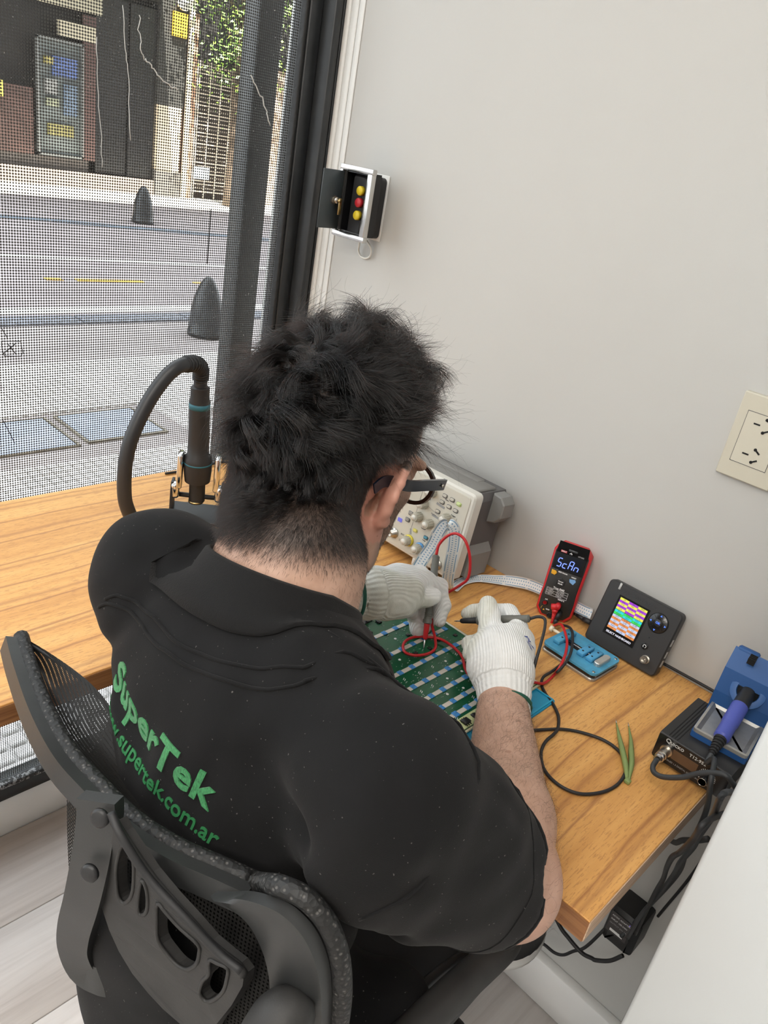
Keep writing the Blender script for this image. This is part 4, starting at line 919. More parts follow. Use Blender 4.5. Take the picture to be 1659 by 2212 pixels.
# iron stand on top of it: blue base, metal sponge tray, sloping back with a hole
isd = thing('iron_stand', 'blue soldering iron stand with metal sponge tray, on the black station', 'stand', frame((-.1795, -.9595, .7902), (.0, -1, 0), (1, .0, 0)))   # local x right (-y), y away from the room (+x), z up (negated below)
isd.matrix_world = frame((-.1795, -.9610, .7903), (1, .10, 0), (-.10, 1, 0))     # local x toward the wall, local y toward the window
M_bl = mat('blue_cast', (0.018, 0.085, 0.26), 0.5, bump=.15, bscale=500)
D_, W_ = .078, .066     # tray depth along x, width along -y
MB().prism(rrect(D_, W_, .003, 2, D_ / 2, -W_ / 2), 0, .0075).build('base', M_bl, isd)
tr_ = MB(); rim = rrect(D_, W_ - .002, .004, 3, D_ / 2, -W_ / 2); rim2 = [tuple(p) for p in inset([Vector(p) for p in rim], .003)]; low = [tuple(p) for p in inset([Vector(p) for p in rim], .0075)]
rings = [(rim, .0070), (rim, .0118), (rim2, .0123), (low, .0085)]
vs = [(x, y, z) for R, z in rings for x, y in R]; N = len(rim); fs = [(k * N + i, k * N + (i + 1) % N, (k + 1) * N + (i + 1) % N, (k + 1) * N + i) for k in range(3) for i in range(N)] + [tuple(3 * N + i for i in range(N))]
tr_.add(vs, fs); tr_.build('sponge_tray', mat('tinned_tray', (0.50, 0.49, 0.46), 0.38, metal=.75, var=.12, vscale=60), isd)
# sloping back plate (profile in local x,z) extruded across the width
prof = [(.074, .000), (.100, .000), (.100, .030), (.108, .078), (.101, .0835), (.080, .062), (.0735, .030)]
bk = MB().prism(prof, 0, .073); Mx2 = Matrix(((1, 0, 0, 0), (0, 0, -1, .002), (0, 1, 0, 0), (0, 0, 0, 1)))
q2 = MB(); q2.add([tuple(Mx2 @ Vector(p)) for p in bk.v], bk.f); 
b_ = q2.build('back_plate', M_bl, isd)
nrm = Vector((-.80, 0, .60)).normalized(); hc = Vector((.0765, -.033, .0455)); Th = Matrix.Translation(hc) @ nrm.to_track_quat('Z', 'Y').to_matrix().to_4x4()
MB().lathe([(.0205, -.006), (.0205, .0012), (.0170, .0022), (.0135, .0022), (.0125, .0005), (.0120, -.004)], 30, Th).build('hole_collar', mat('blue_cast_collar', (0.022, 0.095, 0.28), 0.5), isd, auto=40)
MB().lathe([(.0125, .0012), (0, .0010)], 26, Th).build('hole', M_hole, isd)
for k in range(4): MB().box((.099 - k * .0042, -.0215, .0795 - k * .0000), (.0014, .0085, .008), 0, 1, Matrix.Translation((0, 0, 0))).build('vent_slot', M_hole, isd)
MB().box((.104, -.0140, .079), (.010, .026, .012), .002, 1).build('top_lug', M_bl, isd)
MB().box((.103, -.064, .0795), (.012, .02, .010), .002, 1).build('top_lug', M_bl, isd)
# soldering iron resting in the stand
Wm = isd.matrix_world; a0 = Wm @ (hc - nrm * .004)
i1 = Vector((-.1335, -.9895, .8285)); i2 = Vector((-.1690, -.9925, .8110))
ir = thing('soldering_iron', 'blue-gripped soldering iron resting in the stand hole', 'soldering iron', Matrix.Translation(a0))
A = Vector((0, 0, 0)); ax1 = (i2 - a0); Lx = ax1.length; ax1.normalize(); M_i = ax1.to_track_quat('Z', 'Y').to_matrix().to_4x4()
M_ib = mat('violet_blue_plastic', (0.075, 0.10, 0.42), 0.4)
MB().lathe([(0, 0), (.0092, 0), (.0092, Lx * .36), (0, Lx * .36)], 22, M_i).build('collar', M_blk, ir, auto=40)
MB().lathe([(.0085, Lx * .34), (.0100, Lx * .36), (.0098, Lx * .78), (.0090, Lx * .80), (.0090, Lx * .81), (.0092, Lx * 1.10), (.0070, Lx * 1.13), (0, Lx * 1.13)], 22, M_i).build('grip', M_ib, ir, auto=40)
prf = [(.0070, Lx * 1.12)]
for k in range(6): prf += [(.0072 - k * .0005, Lx * 1.14 + k * .004), (.0072 - k * .0005, Lx * 1.14 + k * .004 + .0026), (.0060 - k * .0005, Lx * 1.14 + k * .004 + .0028)]
prf += [(.0036, Lx * 1.14 + .026), (0, Lx * 1.14 + .026)]
MB().lathe(prf, 16, M_i).build('strain_relief', M_blk_r, ir, auto=40)
e0 = a0 + ax1 * (Lx * 1.14 + .024)
M_cord = mat('grey_black_cord', (0.030, 0.033, 0.036), 0.5)
cp = [e0, e0 + ax1 * .012 + Vector((0, 0, -.004)), (-0.2189, -1.0030, 0.8067), (-0.2514, -1.0140, 0.8036), (-0.2392, -1.0200, 0.7598), (-0.2228, -1.0190, 0.7170), (-0.2134, -1.0160, 0.6721), (-0.1385, -1.0080, 0.5725), (-0.1098, -0.9980, 0.5072), (-0.0859, -0.9840, 0.4350), (-0.0488, -0.9700, 0.3530), (-.058, -.962, .318)]
MB().tube([Vector(p) - a0 for p in cp], .0031, 10, 8).build('cord', M_cord, ir)
c2 = [Vector((-.234, -.9512, .7735)), (-.246, -.9530, .771), (-.252, -.9590, .7695), (-.254, -.970, .7735), (-.252, -.987, .786), (-.249, -1.0005, .801), (-.247, -1.015, .812), (-.246, -1.026, .815), (-.247, -1.040, .806), (-0.3677, -1.0460, 0.8815), (-0.3223, -1.0400, 0.8194), (-0.3031, -1.0340, 0.7724), (-0.2793, -1.0300, 0.7342), (-0.2441, -1.0200, 0.6772), (-0.1957, -1.0120, 0.6110), (-0.1465, -0.9980, 0.5186), (-0.1191, -0.9850, 0.4447), (-.062, -.972, .330)]
o = MB().tube(c2, .0031, 10, 8).build('station_cable', M_cord, None); tag(o, 'grey-black cord from the round connector of the soldering station', 'cable')
c3 = [(-.10, -1.020, .775), (-.12, -1.034, .76), (-.15, -1.042, .73), (-0.3791, -1.0460, 0.8558), (-0.3684, -1.0400, 0.8190), (-0.3378, -1.0300, 0.7702), (-0.3299, -1.0240, 0.7508), (-0.2713, -1.0140, 0.6816), (-0.2116, -1.0060, 0.6089), (-0.1606, -0.9960, 0.5287), (-.055, -.978, .340)]
o = MB().tube(c3, .0030, 8, 8).build('hanging_cable', M_blk_r, None); tag(o, 'black mains cable hanging between the desk end and the white pier', 'cable')
o = MB().tube([(-0.2822, -1.0400, 0.7594), (-0.2768, -1.0300, 0.7444), (-0.2398, -1.0120, 0.7021), (-0.1808, -0.9900, 0.6409), (-.12, -.93, .60), (-.06, -.88, .60), (-.012, -.86, .58)], .0034, 8, 6).build('mains_cable', M_blk_r, None); tag(o, 'short black cable running level under the right end of the desk', 'cable')
# black power adapter on the wall under the desk
ad = thing('power_adapter', 'black power adapter with a small blue light under the desk end', 'adapter', frame((0, -.957, .318), (0, -1, 0), (0, 0, 1)))
q = MB(); cb8 = rrect(.052, .072, .006, 2); q.prism(cb8, 0, .056, .010); q.build('body', M_blk, ad, auto=40)
MB().box((-.004, .012, .0562), (.034, .042, .0006)).build('rating_label', mat('dark_label', (0.05, 0.045, 0.045), 0.5), ad)
for i, s_ in enumerate(('AC/DC ADAPTER', 'INPUT 100-240V', 'OUTPUT 24V 5A')): text(s_, .0040, M_wp if i < 2 else M_gp, ad, Matrix.Translation((-.019, .026 - i * .008, .0566)))
MB().box((-.004, -.003, .0564), (.022, .005, .0004)).build('label_bar', M_wp, ad)
MB().lathe([(.0014, .0555), (0, .0572)], 10, Matrix.Translation((.010, .029, 0))).build('indicator', emis('blue_indicator', (.25, .15, 1, 1), 2.5), ad)
for k, (pp, r_) in enumerate((([(-.055, -.975, .285), (-.06, -.962, .262), (-.064, -.944, .246), (-.064, -.937, .243), (-.064, -.920, .237), (-.064, -.893, .243), (-.064, -.868, .255), (-.06, -.82, .30), (-.05, -.78, .40), (-.03, -.76, .50), (-.012, -.75, .56)], .0034),
                              ([(-.045, -.935, .300), (-.06, -.921, .249), (-.064, -.907, .226), (-.064, -.895, .203), (-.064, -.880, .192), (-.064, -.860, .190), (-.064, -.846, .181), (-.06, -.80, .165), (-.05, -.74, .16), (-.03, -.68, .20)], .0026))):
    o = MB().tube(pp, r_, 8, 8).build('adapter_cable', M_blk_r, None); tag(o, ('thick' if k == 0 else 'thin') + ' black adapter cable sagging in a loop under the desk end', 'cable')

# ------------------------------------------------------------------ test leads with probes
rl = thing('red_test_lead', 'red test lead with grey-handled probe held in the left glove', 'test lead', Matrix.Translation((0, 0, 0)))
M_pg = mat('grey_handle', (0.12, 0.12, 0.105), 0.5)
mw = lambda u, v, w_: MM_M @ Vector((u, v, w_))
pj = mw(.0285, .0255, .002); pk = mw(.0285, .0255, .0145); pe = mw(.0200, .0225, .0150)
MB().cyl(pj, pk, .0046, 16).cyl(pk + (pj - pk) * .25, pe + (pj - pk) * .25, .0048, 16).build('plug', M_red, rl)
d0 = mw(.0265, .0200, .0105); d1 = mw(.0278, .0040, .0110)
q = MB().tube([d0, d0.lerp(d1, .3)], .0046, 14, radii=[.0050, .0042])
for k in range(6): q.tube([d0.lerp(d1, .3 + k * .12), d0.lerp(d1, .37 + k * .12)], .0036 - k * .0002, 12)
q.tube([d0.lerp(d1, .28), d1], .0026, 10); q.build('plug_sleeve', M_red, rl)
tip = Vector((-.2985, -.6420, .7608)); top = Vector((-.2530, -.5960, .8720)); axp = (top - tip).normalized(); Lp = (top - tip).length
M_p = axp.to_track_quat('Z', 'Y').to_matrix().to_4x4(); M_p.translation = tip
MB().lathe([(.0004, 0), (.0010, .003), (.0012, .022), (0, .022)], 12, M_p).build('probe_tip', M_steel, rl)
MB().lathe([(.0022, .014), (.0032, .016), (.0040, .034), (.0044, .036), (0, .036)], 18, M_p).build('tip_cover', M_red, rl)
def handle(par, M_, L, s=36):
    pr__ = [(.0040, .035), (.0063, .036), (.0064, .040), (.0050, .042)]
    for k in range(3): pr__ += [(.0052, .0435 + k * .003), (.0046, .0445 + k * .003)]
    pr__ += [(.0050, .055), (.0053, .075), (.0055, L - .040), (.0056, L - .024), (.0052, L - .0235), (.0050, L - .002), (.0026, L), (0, L)]
    MB().lathe(pr__, 20, M_).build('probe_handle', M_pg, par, auto=40)
    MB().lathe([(.00535, L - .026), (.0054, L - .0255), (.00535, L - .025)], 20, M_).build('handle_groove', M_hole, par)
handle(rl, M_p, Lp)
wr = [d1, d1 + (d1 - d0).normalized() * .012, (-0.0833, -0.7222, 0.7720), (-0.1087, -0.7478, 0.7725), (-0.1369, -0.7648, 0.7725), (-0.1667, -0.7770, 0.7720), (-0.1765, -0.7774, 0.7600), (-.1500, -.7685, .7528), (-.1714, -.7739, .7528), (-.2059, -.7789, .7560), (-.2249, -.7741, .7625), (-.2426, -.765, .7638), (-.270, -.742, .764), (-.2900, -.7200, .7645), (-.2868, -.7050, .7650), (-.2710, -.6865, .7660), (-.2639, -.6637, .7660), (-.2646, -.6424, .7655), (-.277, -.6276, .7650), (-.292, -.6185, .7648), (-.3086, -.6176, .7645), (-.3226, -.625, .7645), (-.329, -.6367, .7645), (-.3211, -.6483, .7645), (-.3039, -.6546, .7648), (-.2880, -.6526, .7660), (-.2737, -.6391, .7690), (-.2620, -.6200, .7790), (-.2480, -.6080, .7950), (-.2370, -.6090, .8080), (-.2340, -.6170, .8180), (-.235, -.6315, .8362), (-.235, -.6422, .853), (-.235, -.6415, .8717), (-.2355, -.6343, .8921), (-.236, -.6231, .905), (-.237, -.6088, .9073), (-.240, -.5975, .8985), (-.2480, -.5930, .8850), top]
MB().tube(wr, .0020, 8, 6).build('lead', M_redw, rl)
bl = thing('black_test_lead', 'black test lead with grey-handled probe held in the right glove', 'test lead', Matrix.Translation((0, 0, 0)))
btip = Vector((-.2465, -.6570, .7980)); btail = Vector((-.2245, -.7420, .8440)); axb = (btail - btip).normalized(); Lb = (btail - btip).length
PB_M = axb.to_track_quat('Z', 'Y').to_matrix().to_4x4(); PB_M.translation = btip - axb * .012
MB().lathe([(.0004, 0), (.0010, .003), (.0010, .016), (0, .016)], 12, PB_M).build('probe_tip', M_steel, bl)
MB().lathe([(.0024, .010), (.0034, .012), (.0044, .034), (0, .035)], 18, PB_M).build('tip_cover', M_blk_r, bl)
handle(bl, PB_M, Lb + .012)
bj = mw(.0338, .0090, .0015); bj2 = mw(.0335, .0015, .0080)
MB().tube([mw(.0335, .0150, .002), mw(.0335, .0120, .0085), mw(.0330, .0060, .0100)], .0046, 12).tube([mw(.0330, .0062, .0100), mw(.0320, -.0008, .0125)], .0036, 10, radii=[.0040, .0028]).build('plug', M_blk_r, bl)
bw = [mw(.0320, -.0005, .0125), (-0.0787, -0.7347, 0.7720), (-0.1005, -0.7529, 0.7725), (-0.1348, -0.7711, 0.7725), (-0.1651, -0.7805, 0.7720), (-0.1801, -0.7799, 0.7640), (-.1480, -.7695, .7572), (-.1754, -.7714, .7580), (-.1952, -.7704, .7560), (-.207, -.7763, .7530), (-.2183, -.7897, .7528), (-.2285, -.8086, .7528), (-.2437, -.8268, .7528), (-.2651, -.8395, .7540), (-.2826, -.844, .7570), (-.3006, -.8444, .7545), (-.3185, -.8508, .7528), (-.3367, -.8652, .7528), (-.3451, -.8826, .7528), (-.3448, -.9013, .7528), (-.3349, -.9177, .7528), (-.3121, -.9306, .7528), (-.288, -.9352, .7528), (-.2637, -.9321, .7528), (-.2459, -.9235, .7528), (-.2334, -.9072, .7528), (-.2327, -.8851, .7528), (-.2459, -.8594, .7528), (-.2622, -.8422, .7528), (-.2819, -.8297, .7528), (-.2950, -.8215, .7528), (-.3000, -.8150, .7560), (-.3010, -.8080, .7660), (-.2880, -.7990, .7880), (-.2720, -.7890, .8230), (-.2520, -.7790, .8400), (-.2330, -.7690, .8490), (-.2200, -.7590, .8520), (-.2190, -.7490, .8490), btail]
MB().tube(bw, .0020, 8, 6).build('lead', M_blk_r, bl)

# ------------------------------------------------------------------ hot-air wand on its holder
ha = thing('hot_air_wand', 'black hot-air wand with teal rings and a thick arched hose', 'hot air tool', Matrix.Translation((-.3400, -.160, .7505)))
hb = Vector((-.3402, -.160, .775)); ht = Vector((-.3488, -.160, .9700)); axh = (ht - hb).normalized()
M_h = axh.to_track_quat('Z', 'Y').to_matrix().to_4x4(); M_h.translation = hb - Vector((-.34, -.16, .7505))
M_wand = mat('soft_black', (0.018, 0.016, 0.015), 0.55); M_teal = mat('teal_ring', (0.02, 0.13, 0.17), 0.5)
MB().lathe([(0, .0), (.0105, .0), (.0105, .004), (.0130, .004), (.0130, .038), (.0205, .040), (.0225, .060), (.0225, .072)], 28, M_h).build('heater_shroud', M_wand, ha, auto=40)
MB().lathe([(.0228, .072), (.0228, .0745)], 28, M_h).lathe([(.0165, .166), (.0165, .175)], 28, M_h).build('ring', M_teal, ha)
MB().lathe([(.0225, .0745), (.0222, .082), (.0175, .088), (.0168, .110), (.0163, .166), (.0163, .175), (.0148, .185), (.0145, .200), (.0120, .202), (0, .202)], 28, M_h).build('handle', M_wand, ha, auto=50)
hp = [(-.349, -.160, .970), (-.350, -.161, .990), (-.356, -.167, 1.008), (-.371, -.175, 1.0185), (-.3967, -.186, 1.0225), (-.4121, -.19, 1.0200), (-.4291, -.19, 1.0070), (-.4503, -.19, .9804), (-.4687, -.19, .947), (-.4822, -.19, .9129), (-.4884, -.19, .8772), (-.4886, -.19, .8395), (-.4841, -.19, .8128), (-.470, -.19, .782), (-.45, -.20, .764), (-.42, -.25, .760)]
off = Vector((-.34, -.16, .7505))
MB().tube([Vector(p) - off for p in hp], .0105, 14, 6).build('hose', mat('hose_rubber', (0.020, 0.021, 0.023), 0.45), ha)
hs, _ = catmull([Vector(p) - off for p in hp[1:5]], [1] * 4, 8)
q = MB()
for k in range(len(hs) - 1):
    if k % 2 == 0: q.tube([hs[k], hs[k].lerp(hs[k + 1], .7)], .0128, 14)
q.tube(hs, .0114, 14); q.build('ribbed_sleeve', M_blk_r, ha)
MB().lathe([(.0125, .0405), (.0125, .044), (.0112, .044)], 22, Matrix.Translation((0, 0, -.039)) @ M_h).build('nozzle_ring', M_brass, ha)
# the holder: base, two side plates with chrome cheeks, black clamp knob
hd = thing('wand_holder', 'chrome and black cradle holding the hot-air wand on the desk', 'holder', frame((-.3400, -.1600, .7503), (.77, -.64, 0), (.64, .77, 0)))   # local x = across, seen from the room
MB().prism(rrect(.088, .070, .006, 3), 0, .006, .001).build('base', M_blk, hd)
for s in (-1, 1):
    MB().prism([(-.018, 0), (.018, 0), (.015, .046), (.008, .056), (-.012, .056), (-.016, .046)], 0, .004, .0006, M=Matrix(((0, 0, 1, s * .040 - .002), (1, 0, 0, 0), (0, 1, 0, .006), (0, 0, 0, 1)))).build('side_plate', mat('powder_black', (.022, .022, .023), .5), hd)
    MB().box((s * .0295, -.003, .082), (.0095, .026, .060), .003, 3).build('chrome_cheek', M_chrome, hd, auto=40)
    MB().box((s * .0355, -.006, .047), (.015, .020, .028), .006, 3).build('chrome_joint', M_chrome, hd, auto=40)
MB().cyl((-.040, 0, .036), (.040, 0, .036), .004, 12).build('pivot_bar', M_blk, hd)
MB().cyl((.042, 0, .044), (.051, 0, .044), .016, 24).cyl((.051, 0, .044), (.064, 0, .044), .0175, 12, .0165, smooth=False).build('clamp_knob', M_blk_g, hd)
MB().box((.045, -.004, .018), (.010, .024, .040), .002, 1).build('knob_post', M_blk, hd)
# clear perforated ruler-like strip standing behind the head, and a thin lead along the window
cs_ = thing('perforated_strip', 'clear plastic strip with a row of round holes, standing behind the hair', 'strip', frame((-.2290, -.0900, .7502), (.82, -.57, 0), (0, 0, 1)))
cs_.matrix_world = frame((-.2340, -.1050, .7502), (.80, -.60, 0), (-.16, -.10, 1))
M_cl = mat('clear_plastic', (0.42, 0.45, 0.47), 0.12); NTc = M_cl.node_tree.nodes['Principled BSDF']; NTc.inputs['Transmission Weight'].default_value = 0.75; NTc.inputs['IOR'].default_value = 1.25
def holed(w_, h_, nh, r, th):
    mb = MB(); K = 16; cy0 = h_ / nh
    for k in range(nh):
        c_ = (k + .5) * cy0; ring = [(w_ / 2 + r * math.cos(2 * PI * i / K), c_ + r * .8 * math.sin(2 * PI * i / K)) for i in range(K)]; out = []
        for i in range(K):
            a = 2 * PI * i / K; ca, sa = math.cos(a), math.sin(a); m_ = max(abs(ca) / (w_ / 2), abs(sa) / (cy0 / 2)); out.append((w_ / 2 + ca / m_, c_ + sa / m_))
        vs = [(x, y, z) for z in (0, th) for R in (ring, out) for x, y in R]; fs = []
        for i in range(K):
            j = (i + 1) % K; fs += [(i, j, K + j, K + i), (2 * K + i, 3 * K + i, 3 * K + j, 2 * K + j), (i, 2 * K + i, 2 * K + j, j)]
        mb.add(vs, fs)
    return mb
holed(.052, .135, 8, .0085, .003).build('plate', M_cl, cs_)
MB().box((.026, -.0, .006), (.06, .004, .03)).build('foot', M_cl, cs_)
o = MB().tube([(-.30, .002, .7525), (-.24, -.002, .7525), (-.19, .004, .7535), (-.16, .0, .7525), (-.12, -.03, .7525), (-.06, -.10, .7525), (-.04, -.2, .7525)], .0022, 8, 6).build('thin_lead', M_blk_r, None); tag(o, 'thin dark lead lying on the desk along the foot of the window', 'cable')
# ================================================================== signed-distance modelling (numpy) for the soft shapes
class Field:
    def __init__(s, lo, hi, h):
        s.lo = np.array(lo, np.float32); s.h = h; n = np.ceil((np.array(hi) - np.array(lo)) / h).astype(int) + 1
        s.F = np.full(n, 1.0, np.float32); s.n = n
        s.ax = [s.lo[i] + h * np.arange(n[i], dtype=np.float32) for i in range(3)]
    def sl(s, lo, hi, m):
        a = [max(0, int(math.floor((lo[i] - m - s.lo[i]) / s.h))) for i in range(3)]; b = [min(s.n[i], int(math.ceil((hi[i] + m - s.lo[i]) / s.h)) + 1) for i in range(3)]
        S = tuple(slice(a[i], max(a[i], b[i])) for i in range(3))
        return S, s.ax[0][S[0]][:, None, None], s.ax[1][S[1]][None, :, None], s.ax[2][S[2]][None, None, :]
    def put(s, S, d, k, op='u'):
        f = s.F[S]
        if op == 'u':
            if k > 0: hh = np.maximum(k - np.abs(f - d), 0) / k; s.F[S] = np.minimum(f, d) - hh * hh * k * 0.25
            else: s.F[S] = np.minimum(f, d)
        else:
            d = -d
            if k > 0: hh = np.maximum(k - np.abs(f - d), 0) / k; s.F[S] = np.maximum(f, d) + hh * hh * k * 0.25
            else: s.F[S] = np.maximum(f, d)
    def cone(s, a, b, ra, rb, k=0.01, op='u', flat=None):
        """round cone from a to b; flat=(axis, factor) squeezes distances along an axis"""
        a = np.array(a, float); b = np.array(b, float); r = max(ra, rb); m = r + max(k, .012) + .004
        if flat: m *= 1.5
        S, X, Y, Z = s.sl(np.minimum(a, b), np.maximum(a, b), m)
        px, py, pz = X - a[0], Y - a[1], Z - a[2]; d = b - a; L2 = max(1e-12, d.dot(d))
        t = np.clip((px * d[0] + py * d[1] + pz * d[2]) / L2, 0, 1)
        qx, qy, qz = px - t * d[0], py - t * d[1], pz - t * d[2]
        if flat:
            n = np.array(flat[0], float); n /= np.linalg.norm(n); c = (qx * n[0] + qy * n[1] + qz * n[2]) * (flat[1] - 1)
            qx, qy, qz = qx + c * n[0], qy + c * n[1], qz + c * n[2]
        s.put(S, np.sqrt(qx * qx + qy * qy + qz * qz) - (ra + (rb - ra) * t), k, op); return s
    def chain(s, P, R, k=0.01, op='u', **kw):
        for i in range(len(P) - 1): s.cone(P[i], P[i + 1], R[i], R[i + 1], k, op, **kw)
        return s
    def ell(s, c, A, r, k=0.01, op='u'):
        """ellipsoid; A rows are its axes"""
        c = np.array(c, float); A = np.array(A, float); A = A / np.linalg.norm(A, axis=1)[:, None]; r = np.array(r, float)
        ex = np.sqrt(((A * r[:, None]) ** 2).sum(0)); m = max(k, .012) + .004
        S, X, Y, Z = s.sl(c - ex, c + ex, m); p = (X - c[0], Y - c[1], Z - c[2])
        q = [A[i][0] * p[0] + A[i][1] * p[1] + A[i][2] * p[2] for i in range(3)]
        k0 = np.sqrt(sum((q[i] / r[i]) ** 2 for i in range(3))); k1 = np.sqrt(sum((q[i] / r[i] ** 2) ** 2 for i in range(3))) + 1e-9
        s.put(S, k0 * (k0 - 1) / k1, k, op); return s
    def half(s, p, n, lo, hi, k=0.004):
        """cut away the side of the plane n points to, within a box"""
        n = np.array(n, float); n /= np.linalg.norm(n); S, X, Y, Z = s.sl(np.array(lo), np.array(hi), 0)
        d = (X - p[0]) * n[0] + (Y - p[1]) * n[1] + (Z - p[2]) * n[2]; s.put(S, -d, k, 's'); return s
    def disp(s, fn):
        m = np.abs(s.F) < 0.03; I = np.nonzero(m); P = np.stack([s.ax[i][I[i]] for i in range(3)], 1); s.F[m] += fn(P).astype(np.float32); return s
    def mesh(s, smooth=0):
        F = s.F; B = F < 0
        c = np.zeros(tuple(np.array(B.shape) - 1), np.int8)
        cor = [(i, j, k) for i in (0, 1) for j in (0, 1) for k in (0, 1)]
        vw = lambda A, o: A[o[0]:A.shape[0] - 1 + o[0], o[1]:A.shape[1] - 1 + o[1], o[2]:A.shape[2] - 1 + o[2]]
        for o in cor: c += vw(B, o)
        act = (c > 0) & (c < 8); I = np.stack(np.nonzero(act), 1); idx = np.full(act.shape, -1, np.int32); idx[act] = np.arange(len(I))
        f = {o: F[I[:, 0] + o[0], I[:, 1] + o[1], I[:, 2] + o[2]] for o in cor}
        V = np.zeros((len(I), 3)); N = np.zeros(len(I))
        for a in cor:
            for d in range(3):
                if a[d] == 0:
                    b = tuple(1 if q == d else a[q] for q in range(3)); fa, fb = f[a], f[b]; m = (fa < 0) != (fb < 0)
                    t = np.where(m, fa / np.where(m, fa - fb, 1), 0); P = np.array(a, float)[None, :].repeat(len(I), 0); P[:, d] += t
                    V[m] += P[m]; N[m] += 1
        V = (V / N[:, None] + I) * s.h + s.lo
        Q = []
        for d in range(3):
            e1, e2 = [(1, 2), (2, 0), (0, 1)][d]; sh = [slice(None)] * 3; sh2 = [slice(None)] * 3; sh[d] = slice(0, -1); sh2[d] = slice(1, None)
            ch = B[tuple(sh)] != B[tuple(sh2)]; E = np.stack(np.nonzero(ch), 1)
            lim = np.array(act.shape); ok = (E[:, e1] > 0) & (E[:, e2] > 0) & (E[:, e1] < lim[e1]) & (E[:, e2] < lim[e2]); E = E[ok]
            inside = B[E[:, 0], E[:, 1], E[:, 2]]
            o = np.zeros(3, int); q = []
            for (u, v) in ((-1, -1), (0, -1), (0, 0), (-1, 0)):
                w_ = E.copy(); w_[:, e1] += u; w_[:, e2] += v; q.append(idx[w_[:, 0], w_[:, 1], w_[:, 2]])
            q = np.stack(q, 1); q[~inside] = q[~inside][:, ::-1]; Q.append(q)
        Q = np.concatenate(Q); Q = Q[(Q >= 0).all(1)]
        for _ in range(smooth):
            e = np.concatenate([Q[:, [0, 1]], Q[:, [1, 2]], Q[:, [2, 3]], Q[:, [3, 0]]]); S_ = np.zeros_like(V); n_ = np.zeros(len(V))
            for i, j in ((0, 1), (1, 0)):
                for d in range(3): S_[:, d] += np.bincount(e[:, i], V[e[:, j], d], len(V))
                n_ += np.bincount(e[:, i], minlength=len(V))
            V = V * 0.5 + S_ / np.maximum(n_, 1)[:, None] * 0.5
        return V, Q
def np_mesh(name, V, Q, m):
    me = bpy.data.meshes.new(name); me.vertices.add(len(V)); me.vertices.foreach_set('co', V.astype(np.float32).ravel())
    me.loops.add(Q.size); me.loops.foreach_set('vertex_index', Q.astype(np.int32).ravel())
    me.polygons.add(len(Q)); me.polygons.foreach_set('loop_start', np.arange(0, Q.size, Q.shape[1], dtype=np.int32))
    me.polygons.foreach_set('use_smooth', np.ones(len(Q), bool)); me.update(calc_edges=True); me.validate(); me.materials.append(m); return me
V3 = lambda *a: np.array(a, float)
def nz(v): v = np.array(v, float); return v / np.linalg.norm(v)

# ------------------------------------------------------------------ the seated man
Hc = V3(-.5158, -.6313, 1.0547)
hf, hl, hu = V3(.957, .117, -.265), V3(-.115, .993, .024), V3(.266, .007, .964); HA = [hf, hl, hu]
H = lambda f, l, u: Hc + hf * f + hl * l + hu * u
SL, SR = V3(*(-0.6671, -0.5840, 0.9551)), V3(*(-0.6824, -0.8997, 0.9556))
ER, WR = V3(*(-0.5455, -0.9495, 0.8085)), V3(*(-0.3474, -0.8005, 0.8022))
EL, WL = V3(-.535, -.455, .812), V3(*(-0.4027, -0.5880, 0.8510))
NB = V3(-.620, -.704, .990)        # root of the neck
tB = nz((.28, 0, .96)); tS = nz(SR - SL); tF = np.cross(tB, tS) * -1; tF = nz(np.cross(tS, tB)); TA = [tF, tS, tB]
if tF[0] < 0: TA[0] = -tF
HipL, HipR = V3(-.66, -.645, .545), V3(-.66, -.835, .545)
KnL, KnR = V3(-.275, -.620, .555), V3(-.300, -.845, .535)
AnL, AnR = V3(-.255, -.62, .09), V3(-.40, -.80, .09)

def torso(fd, g):
    """the trunk, g = clothing thickness"""
    fd.ell((-.645, -.728, .845), TA, (.104 + g, .141 + g, .145 + g), .03)
    fd.ell((-.676, -.724, .915), TA, (.078 + g, .148 + g, .080 + g), .05)
    fd.ell((-.680, -.738, .70), TA, (.106 + g, .130 + g, .20 + g), .06)
    fd.ell((-.668, -.742, .56), [(1, 0, 0), (0, 1, 0), (0, 0, 1)], (.120 + g, .165 + g, .11 + g), .05)
    for S_ in (SL, SR):
        fd.cone(NB + V3(-.015, 0, -.032), S_ + V3(-.005, 0, .006), .042 + g, .042 + g, .04)
        fd.cone(S_, S_ + V3(.002, 0, -.01), .051 + g, .051 + g, .03)
def legs(fd, g):
    for Hp, Kn, An in ((HipL, KnL, AnL), (HipR, KnR, AnR)):
        fd.cone(Hp, Kn, .088 + g, .064 + g, .03); fd.cone(Kn, An + V3(0, 0, .02), .060 + g, .040 + g, .02)

